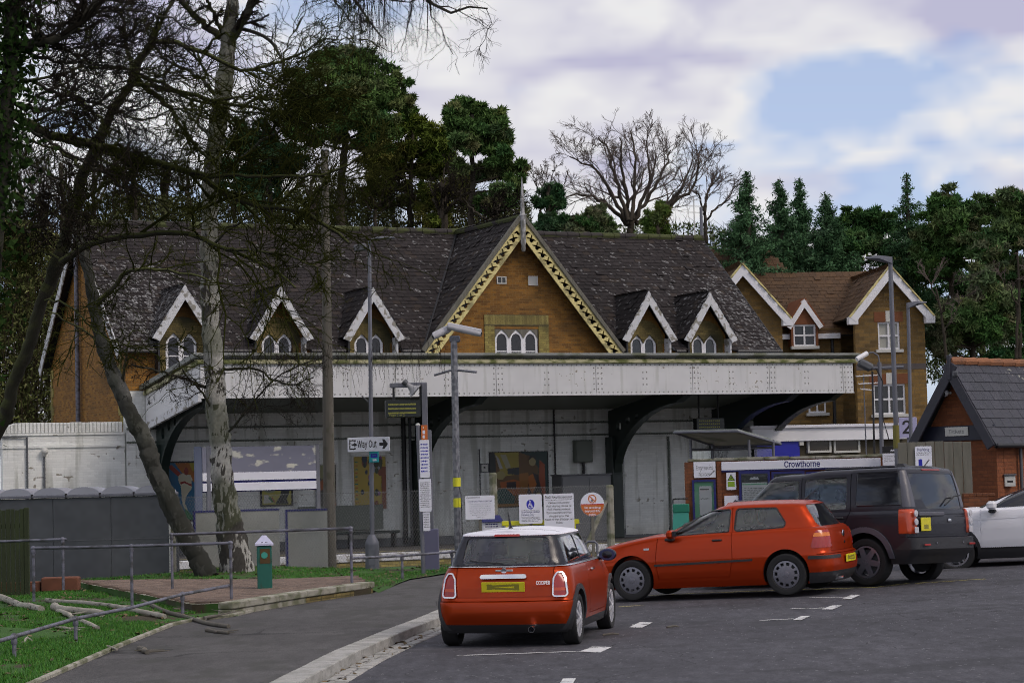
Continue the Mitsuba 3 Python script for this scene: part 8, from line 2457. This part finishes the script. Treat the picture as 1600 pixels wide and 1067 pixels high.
def leaves(C, size, col, r, jitter=.35, upb=.4, wide=.26, gain=2.1):
    """A triangle (or kite) at each point C."""
    n = len(C)
    a = r.normal(0, 1, (n, 3)); a /= np.linalg.norm(a, axis=1, keepdims=True)
    b = r.normal(0, 1, (n, 3)); b[:, 2] += upb; b -= a * (a * b).sum(1, keepdims=True); b /= np.linalg.norm(b, axis=1, keepdims=True)
    s = (size * r.uniform(.6, 1.4, n))[:, None]
    V = np.stack([C - a * s * wide, C + a * s * wide, C + b * s * 1.3], 1).reshape(-1, 3)
    c = np.asarray(col) if np.ndim(col) == 2 else np.tile(col, (n, 1))
    c = np.minimum(c * gain * np.array([.96, 1.0, .88]), 0.16) * r.uniform(1 - jitter, 1 + jitter, (n, 1))
    return (V, np.arange(3 * n).reshape(-1, 3)), np.repeat(c, 3, 0)


z_ = r.beta(3.2, 1.2, 3000)
P, R = tr
k_ = (z_ * (len(P) - 1)).astype(int).clip(0, len(P) - 2)
C = P[k_] + (P[k_ + 1] - P[k_]) * r.random((3000, 1)) + r.normal(0, 1, (3000, 3)) * np.array([.13, .13, .1]) * (1 + 0.6 * (z_ > .45))[:, None]
m_, c_ = leaves(C, .075, (.010, .019, .006), r, wide=.5)
part(ivy_t, 'ivy', m_, 'needles', color=c_, kind='stuff')


# --- evergreen trees beyond the station
def pine(label, clumps, d, trunk_px, n, seed, col=(.046, .080, .027), size=.17, tw=10, depth=1.0, name='pine_tree', group='trees beyond the station', sub=True):
    """clumps: (px, py, rx, ry) in pixels at depth d."""
    t = thing(name, label, 'tree', group)
    r = np.random.default_rng(seed)
    s = d / FOC
    ar = np.array([c[2] * c[3] for c in clumps], float)
    Cs, cols = [], []
    limbs_ = []
    P, R = limb(trunk_px, d, np.linspace(tw, tw * .45, len(trunk_px)), 20, .05, seed)
    for (cx, cy, rx, ry), a in zip(clumps, ar):
        dd = d + r.normal(0, depth)
        c0 = at(cx, cy, dd)
        # smaller puffs make up each clump
        nb = max(6, int(24 * (a / 900) ** .5))
        ctr = r.normal(0, 1, (nb, 3)); ctr /= np.linalg.norm(ctr, axis=1, keepdims=True); ctr *= r.uniform(.2, 1.15, (nb, 1)) ** .6; ctr[:, 2] *= 1.45
        ctr = c0 + ctr * np.array([rx * s, rx * s * .8, ry * s])
        j = np.argmin(np.linalg.norm(P - (c0 - [0, 0, ry * s * 1.3]), axis=1))
        limbs_.append(resample([P[j], (P[j] + c0) / 2 + [0, 0, -.15], c0 + [0, 0, -.2 * ry * s]], np.array([R[j] * .5, R[j] * .3, .03]), 6))
        tone = r.uniform(.65, 1.35)
        for q in ctr:
            m = int(2.3 * n * a / ar.sum() / nb)
            pr_ = np.array([rx * s, rx * s * .8, ry * s]) * r.uniform(.18, .48)
            v = r.normal(0, 1, (m, 3)); v /= np.linalg.norm(v, axis=1, keepdims=True)
            v *= r.uniform(.45, 1.05, (m, 1)) ** .6 * np.where(r.random((m, 1)) > .9, 1.35, 1)
            Cs.append(q + v * pr_ * np.array([1.1, 1.1, 1.0]))
            cols.append(np.tile(np.array(col) * tone * r.uniform(.75, 1.3), (m, 1)) * (1 + np.array([.25, .1, 0]) * r.normal(0, .5)))
    m_, c_ = leaves(np.vstack(Cs), size, np.clip(np.vstack(cols), .002, 1), r, .35)
    part(t, 'trunk', tube(P, R, 8), 'far_bark', smooth=True)
    part(t, 'limbs', tubes(np.array([x[0] for x in limbs_]), np.array([x[1] for x in limbs_]), 5), 'far_bark', kind='stuff')
    part(t, 'crown', m_, 'needles', color=c_, kind='stuff')
    return t


def clumps_in(outline_px, n, seed, rx=(18, 34), ry=(10, 20)):
    pg = sg.Polygon(outline_px)
    r = np.random.default_rng(seed)
    x0, y0, x1, y1 = pg.bounds
    out = []
    while len(out) < n:
        x, y = r.uniform(x0, x1), r.uniform(y0, y1)
        if pg.contains(sg.Point(x, y)): out.append((x, y, r.uniform(*rx), r.uniform(*ry)))
    return out


pine('tall broad pine behind the roof, highest of the trees left of the gable',
     [(535, 100, 42, 18), (510, 92, 14, 12), (580, 118, 34, 18), (500, 130, 44, 20), (615, 140, 26, 18), (560, 150, 50, 20), (480, 150, 26, 16), (630, 160, 18, 12), (520, 175, 50, 18), (590, 180, 34, 16), (465, 180, 24, 14), (540, 205, 36, 16), (480, 210, 26, 14), (455, 200, 18, 12), (600, 215, 26, 12)], 104, [(531, 360), (533, 300), (538, 240), (540, 180), (538, 120)], 30000, 201, tw=15)
pine('rounded pine just left of the gable finial, its bare trunk showing below the crown',
     [(735, 172, 30, 14), (715, 186, 24, 12), (760, 180, 24, 13), (745, 200, 36, 14), (708, 200, 16, 9), (785, 200, 16, 12), (790, 222, 16, 12), (760, 225, 30, 12), (725, 222, 26, 11), (800, 262, 20, 14), (780, 248, 20, 11), (770, 272, 26, 12), (805, 280, 14, 10), (790, 305, 26, 12), (760, 320, 20, 10), (720, 262, 16, 8)], 98, [(735, 360), (736, 320), (739, 270), (738, 220), (738, 180)], 24000, 202, tw=11)
pine('olive-green pine between the two tall pines behind the roof', clumps_in([(590, 190), (650, 190), (690, 225), (715, 250), (720, 340), (600, 340), (570, 240)], 22, 3, (18, 30), (12, 20)) + [(640, 185, 14, 14), (660, 200, 18, 12), (672, 215, 14, 10)], 108, [(640, 370), (642, 300), (645, 210)], 24000, 203, (.066, .092, .020))
pine('dark pine seen behind the birch trunk over the station roof', clumps_in([(345, 200), (400, 185), (450, 215), (460, 300), (380, 320), (335, 280)], 14, 4, (16, 28), (10, 18)), 106, [(420, 370), (422, 300), (415, 220)], 12000, 204, (.032, .062, .032))
pine('dark low evergreen right of the gable finial', clumps_in([(835, 300), (862, 275), (880, 320), (885, 365), (825, 365)], 10, 5, (10, 18), (9, 15)), 100, [(856, 370), (857, 330), (858, 290)], 7000, 205, (.034, .072, .034), .14)
pine('low bushy evergreen behind the roof ridge right of the gable', clumps_in([(885, 345), (905, 330), (945, 338), (965, 362), (890, 366)], 9, 6, (14, 20), (8, 14)), 100, [(920, 370), (920, 350), (918, 338)], 7000, 206, (.048, .10, .034), .14)
pine('ivy-clad stump of a tree below the wide bare tree', clumps_in([(1008, 335), (1028, 318), (1045, 340), (1050, 372), (1004, 372)], 9, 7, (9, 14), (10, 14)), 99, [(1026, 378), (1027, 350), (1028, 325)], 7000, 207, (.05, .08, .022), .13)


def spruce(label, top, base_y, w, d, seed, col=(.030, .060, .032), n=14000, name='spruce_tree'):
    t = thing(name, label, 'tree', 'conifers right of the station')
    r = np.random.default_rng(seed)
    s = d / FOC
    apex = at(*top, d)
    H = (base_y - top[1]) * s
    Rm = w * s / 2
    B_ = []
    lv = np.linspace(.02, 1, 24)
    for l in lv:
        nb = 5 + int(6 * l)
        rr = 1.75 * Rm * (.02 + .98 * l ** .95) * r.uniform(.35, 1.15, nb)
        a = r.uniform(0, 6.283, nb)
        z = apex[2] - H * l + r.normal(0, H * .012, nb)
        for R1, a1, z1 in zip(rr, a, z):
            k = np.linspace(0, 1, 6)
            B_.append(np.column_stack([apex[0] + np.cos(a1) * R1 * k, apex[1] + np.sin(a1) * R1 * k, z1 - .28 * R1 * k + .22 * R1 * k ** 3]))
    B_ = np.array(B_)
    ln = np.linalg.norm(B_[:, -1] - B_[:, 0], axis=1) + .05
    m = r.choice(len(B_), 2 * n, p=ln / ln.sum())
    tt = r.uniform(.02, 1, 2 * n) ** .8 * 5
    i = tt.astype(int).clip(0, 4); f = (tt - i)[:, None]
    C = B_[m, i] * (1 - f) + B_[m, i + 1] * f + r.normal(0, 1, (2 * n, 3)) * np.array([.09, .09, .08]) + np.array([0, 0, -.12]) * r.random((2 * n, 1))
    tone = r.uniform(.6, 1.5, len(B_))[m][:, None]
    m_, c_ = leaves(C, .12, np.array(col) * tone, r, .3, -.5)
    part(t, 'trunk', tube([apex, apex - [0, 0, H * .5], [apex[0], apex[1], -1]], [.03, .16, .3], 8), 'far_bark', smooth=True)
    part(t, 'branches', tubes(B_, np.tile(np.linspace(.03, .008, 6), (len(B_), 1))), 'far_bark', kind='stuff')
    part(t, 'crown', m_, 'needles', color=c_, kind='stuff')


spruce('dark conifer with a broken top standing over the right end of the slate roof', (1166, 268), 470, 105, 100, 301)
spruce('dark spruce, second from the slate roof end', (1217, 280), 460, 85, 104, 302)
spruce('dark spruce with a slim tip between two spruces behind the house', (1249, 281), 450, 72, 108, 303)
spruce('dark spruce left of the lamp post behind the brick house roof', (1290, 303), 450, 78, 104, 304)
spruce('tallest pointed spruce behind the right gable of the brick house', (1416, 270), 520, 110, 110, 305, n=11000)
pine('wide dark pine behind the brick house ridge', clumps_in([(1285, 350), (1320, 330), (1370, 328), (1395, 350), (1400, 430), (1280, 430)], 18, 11, (18, 28), (12, 18)), 112, [(1340, 450), (1342, 400), (1340, 345)], 16000, 311, (.034, .070, .026))
pine('tall pine right of the pointed spruce', [(1485, 310, 22, 12), (1470, 322, 20, 10), (1505, 322, 18, 10)] + clumps_in([(1450, 330), (1520, 335), (1550, 400), (1440, 420), (1440, 350)], 18, 12, (20, 30), (10, 16)), 106, [(1490, 560), (1488, 450), (1486, 330)], 20000, 312, (.044, .084, .028))
pine('pine at the right edge whose flat top layers spread to the left', [(1548, 312, 24, 8), (1580, 310, 26, 10), (1600, 322, 26, 12), (1545, 330, 26, 8)] + clumps_in([(1530, 335), (1640, 320), (1640, 440), (1540, 430)], 18, 13, (22, 32), (11, 17)), 101, [(1592, 560), (1590, 450), (1588, 320)], 18000, 313, (.046, .092, .030))
pine('rounded pine crown low above the ticket building roof', clumps_in([(1470, 440), (1520, 425), (1565, 460), (1570, 540), (1470, 545), (1455, 490)], 20, 14, (18, 30), (12, 18)), 94, [(1520, 570), (1520, 520), (1518, 440)], 17000, 314, (.050, .105, .034))
pine('dark pine filling the gap between spruce and right gable', clumps_in([(1395, 380), (1460, 370), (1480, 470), (1450, 500), (1400, 440)], 16, 15, (18, 28), (12, 18)), 113, [(1430, 560), (1430, 470), (1430, 390)], 13000, 315, (.030, .064, .026))
pine('dark bush behind the left gable of the brick house', clumps_in([(1120, 385), (1180, 370), (1230, 400), (1240, 430), (1150, 430)], 12, 16, (16, 26), (11, 16)), 108, [(1180, 460), (1180, 430), (1180, 390)], 9000, 316, (.046, .056, .024))
pine('dark pine at the far right behind the orange ridge tiles', clumps_in([(1560, 430), (1650, 430), (1650, 560), (1560, 560)], 16, 17, (20, 30), (12, 18)), 104, [(1610, 600), (1610, 520), (1610, 430)], 13000, 317, (.030, .064, .026))

pine('dark pine between the pointed spruce and the right edge, behind the bare birch', clumps_in([(1490, 380), (1580, 370), (1600, 470), (1480, 480)], 14, 19, (20, 28), (12, 18)), 115, [(1535, 560), (1535, 480), (1535, 390)], 13000, 318, (.030, .058, .024))


# --- bare trees far behind
def far_bare(label, trunk_px, limbs_px, d, w, seed, m=(7, 7, 5), up=.12, mat='grey_twig', L=(.3, .62)):
    tr = limb(trunk_px, d, np.linspace(w, w * .6, len(trunk_px)), 14, .03, seed)
    L_ = [limb(p, [d + r.normal(0, .3), d + r.normal(0, 1.5)], [w * .55, w * .15], 14, .08, seed + 1 + i) for i, p in enumerate(limbs_px)]
    return bare_tree('bare_tree', label, tr, L_, [dict(m=m[0], L=L, up=up, k=6, curl=.2, rmin=.014, ang=(.35, .85)), dict(m=m[1], L=(.3, .65), up=up * .6, k=5, curl=.25, rmin=.010, ang=(.35, .9)), dict(m=m[2], L=(.35, .7), up=up * .4, k=4, curl=.3, rmin=.007, ang=(.35, .9))], seed, 'far_bark', 'far_bark', mat, 8, 'bare trees beyond the station')


far_bare('wide bare tree with fanned limbs against the sky right of the gable', [(982, 380), (984, 362), (988, 345)],
         [[(980, 350), (965, 320), (945, 285), (925, 262), (890, 245)], [(982, 345), (968, 300), (955, 260), (948, 230), (935, 215)], [(986, 345), (990, 300), (992, 250), (985, 205)], [(988, 342), (1005, 310), (1014, 270), (1010, 220)], [(990, 345), (1012, 310), (1035, 270), (1048, 235)],
          [(995, 350), (1030, 330), (1055, 310), (1070, 280), (1082, 250)], [(992, 348), (1040, 330), (1055, 315), (1085, 290), (1090, 255), (1098, 230)], [(980, 352), (950, 320), (915, 305), (885, 308)], [(984, 345), (978, 300), (972, 255), (968, 215)]], 104, 13, 401, (9, 8, 6))
far_bare('slim bare tree between the wide bare tree and the conifers', [(1103, 380), (1102, 350), (1101, 325)], [[(1102, 330), (1105, 300), (1115, 275), (1125, 250)], [(1101, 325), (1108, 295), (1122, 280)], [(1102, 345), (1120, 325), (1140, 305), (1150, 290)], [(1101, 335), (1092, 310), (1085, 285)]], 102, 7, 402, (7, 7, 5))
far_bare('thin bare tree just right of the gable finial', [(838, 380), (842, 340), (846, 310)], [[(844, 320), (838, 290), (830, 262)], [(846, 312), (858, 285), (868, 262)], [(845, 318), (850, 290), (846, 260)], [(843, 330), (866, 310), (882, 290)]], 103, 5, 403, (6, 6, 5))
far_bare('pale-stemmed bare birch right of the brick house', [(1478, 560), (1472, 500), (1462, 450)], [[(1466, 470), (1450, 440), (1440, 420)], [(1470, 490), (1485, 455), (1492, 425)], [(1474, 520), (1490, 490), (1500, 470)]], 88, 5, 404, (5, 4, 4))
far_bare('pale bare birch stem at the right edge above the ridge tiles', [(1588, 560), (1590, 500), (1592, 440), (1590, 400)], [[(1590, 480), (1575, 450), (1565, 430)], [(1591, 460), (1604, 430), (1610, 400)]], 88, 5, 405, (5, 4, 3))
r = np.random.default_rng(77)
sp = [(40, 620, 250), (95, 560, 235), (150, 380, 215), (205, 370, 225), (255, 370, 235), (300, 370, 240), (372, 372, 250), (440, 372, 240), (492, 372, 235), (585, 375, 280), (690, 372, 265), (770, 372, 300)]
nm = ['far left beside the ivy-clad trunk', 'just left of the station end gable', 'over the left end of the station roof', 'second from the left end of the station roof', 'third from the left end of the station roof', 'left of the pale birch trunk', 'just right of the pale birch trunk', 'left of the wooden pole', 'right behind the wooden pole', 'between the two tall pines', 'left of the rounded pine', 'behind the rounded pine, left of the finial']
for i, ((x, yb, yt), w_) in enumerate(zip(sp, nm)):
    lm = []
    for j in range(5):
        y0 = yb - (yb - yt) * r.uniform(.25, .6)
        dx = r.normal(0, 32)
        lm.append([(x + r.normal(0, 2), y0), (x + dx * .5, (y0 + yt) / 2 + 10), (x + dx, yt + r.uniform(-10, 40))])
    far_bare('bare woodland tree ' + w_, [(x, yb + 20), (x + r.normal(0, 4), (yb + yt) / 2), (x + r.normal(0, 8), yt + 20)], lm, r.uniform(88, 118), r.uniform(6, 12), 500 + 7 * i, (8, 6, 4), .06, 'twig', (.3, .7))
# brambles and undergrowth on the slope behind and beside the station
def scrub(name, label, outline_px, d, n, seed, col, size=.16, dd=2.0):
    t = thing(name, label, 'undergrowth', kind='stuff')
    pg = sg.Polygon(outline_px)
    r = np.random.default_rng(seed)
    x0, y0, x1, y1 = pg.bounds
    q = r.uniform((x0, y0), (x1, y1), (n * 3, 2))
    q = q[shapely.contains_xy(pg, q[:, 0], q[:, 1])][:n]
    den = meshkit.fbm(np.stack([q[:, 0] * .03, q[:, 1] * .03, q[:, 0] * 0], -1), 3, seed)
    q = q[den > r.uniform(.10, .52, len(q))]
    C = np.array([at(a, b, d + e) for (a, b), e in zip(q, r.uniform(-dd, dd, len(q)))])
    m_, c_ = leaves(C, size, np.array(col) * r.uniform(.5, 1.5, (len(C), 1)), r, .4)
    # stems
    st_ = C[::12]
    P = np.stack([st_ + np.array([0, 0, -.5]) + np.outer(np.ones(len(st_)), [0, 0, 0]), st_, st_ + r.normal(0, .35, st_.shape) + [0, 0, .5]], 1)
    v, f = tubes(P, np.tile([.016, .012, .008], (len(P), 1)))
    cc = np.tile([.04, .032, .022], (len(v), 1))
    scene[t] = mikit.ply(cat(m_, (v, f)), 'needles', color=np.vstack([c_, cc]))


scrub('undergrowth', 'brown and green thicket on the slope left of the station end gable', [(-60, 330), (60, 350), (130, 390), (130, 560), (130, 700), (-60, 720)], 82, 52000, 61, (.058, .066, .026), .13, 4)
scrub('woodland_edge', 'dark woodland understorey behind the station roof', [(100, 330), (180, 300), (300, 310), (450, 300), (600, 290), (720, 300), (830, 320), (830, 372), (100, 365)], 112, 26000, 62, (.044, .048, .024), .17, 5)
scrub('hedge', 'low dark thicket behind the roof ridge and brick house', [(840, 356), (1000, 350), (1110, 350), (1230, 400), (1400, 400), (1480, 480), (1640, 480), (1640, 600), (1440, 600), (1300, 440), (1110, 420), (840, 372)], 116, 20000, 63, (.038, .050, .022), .18, 5)
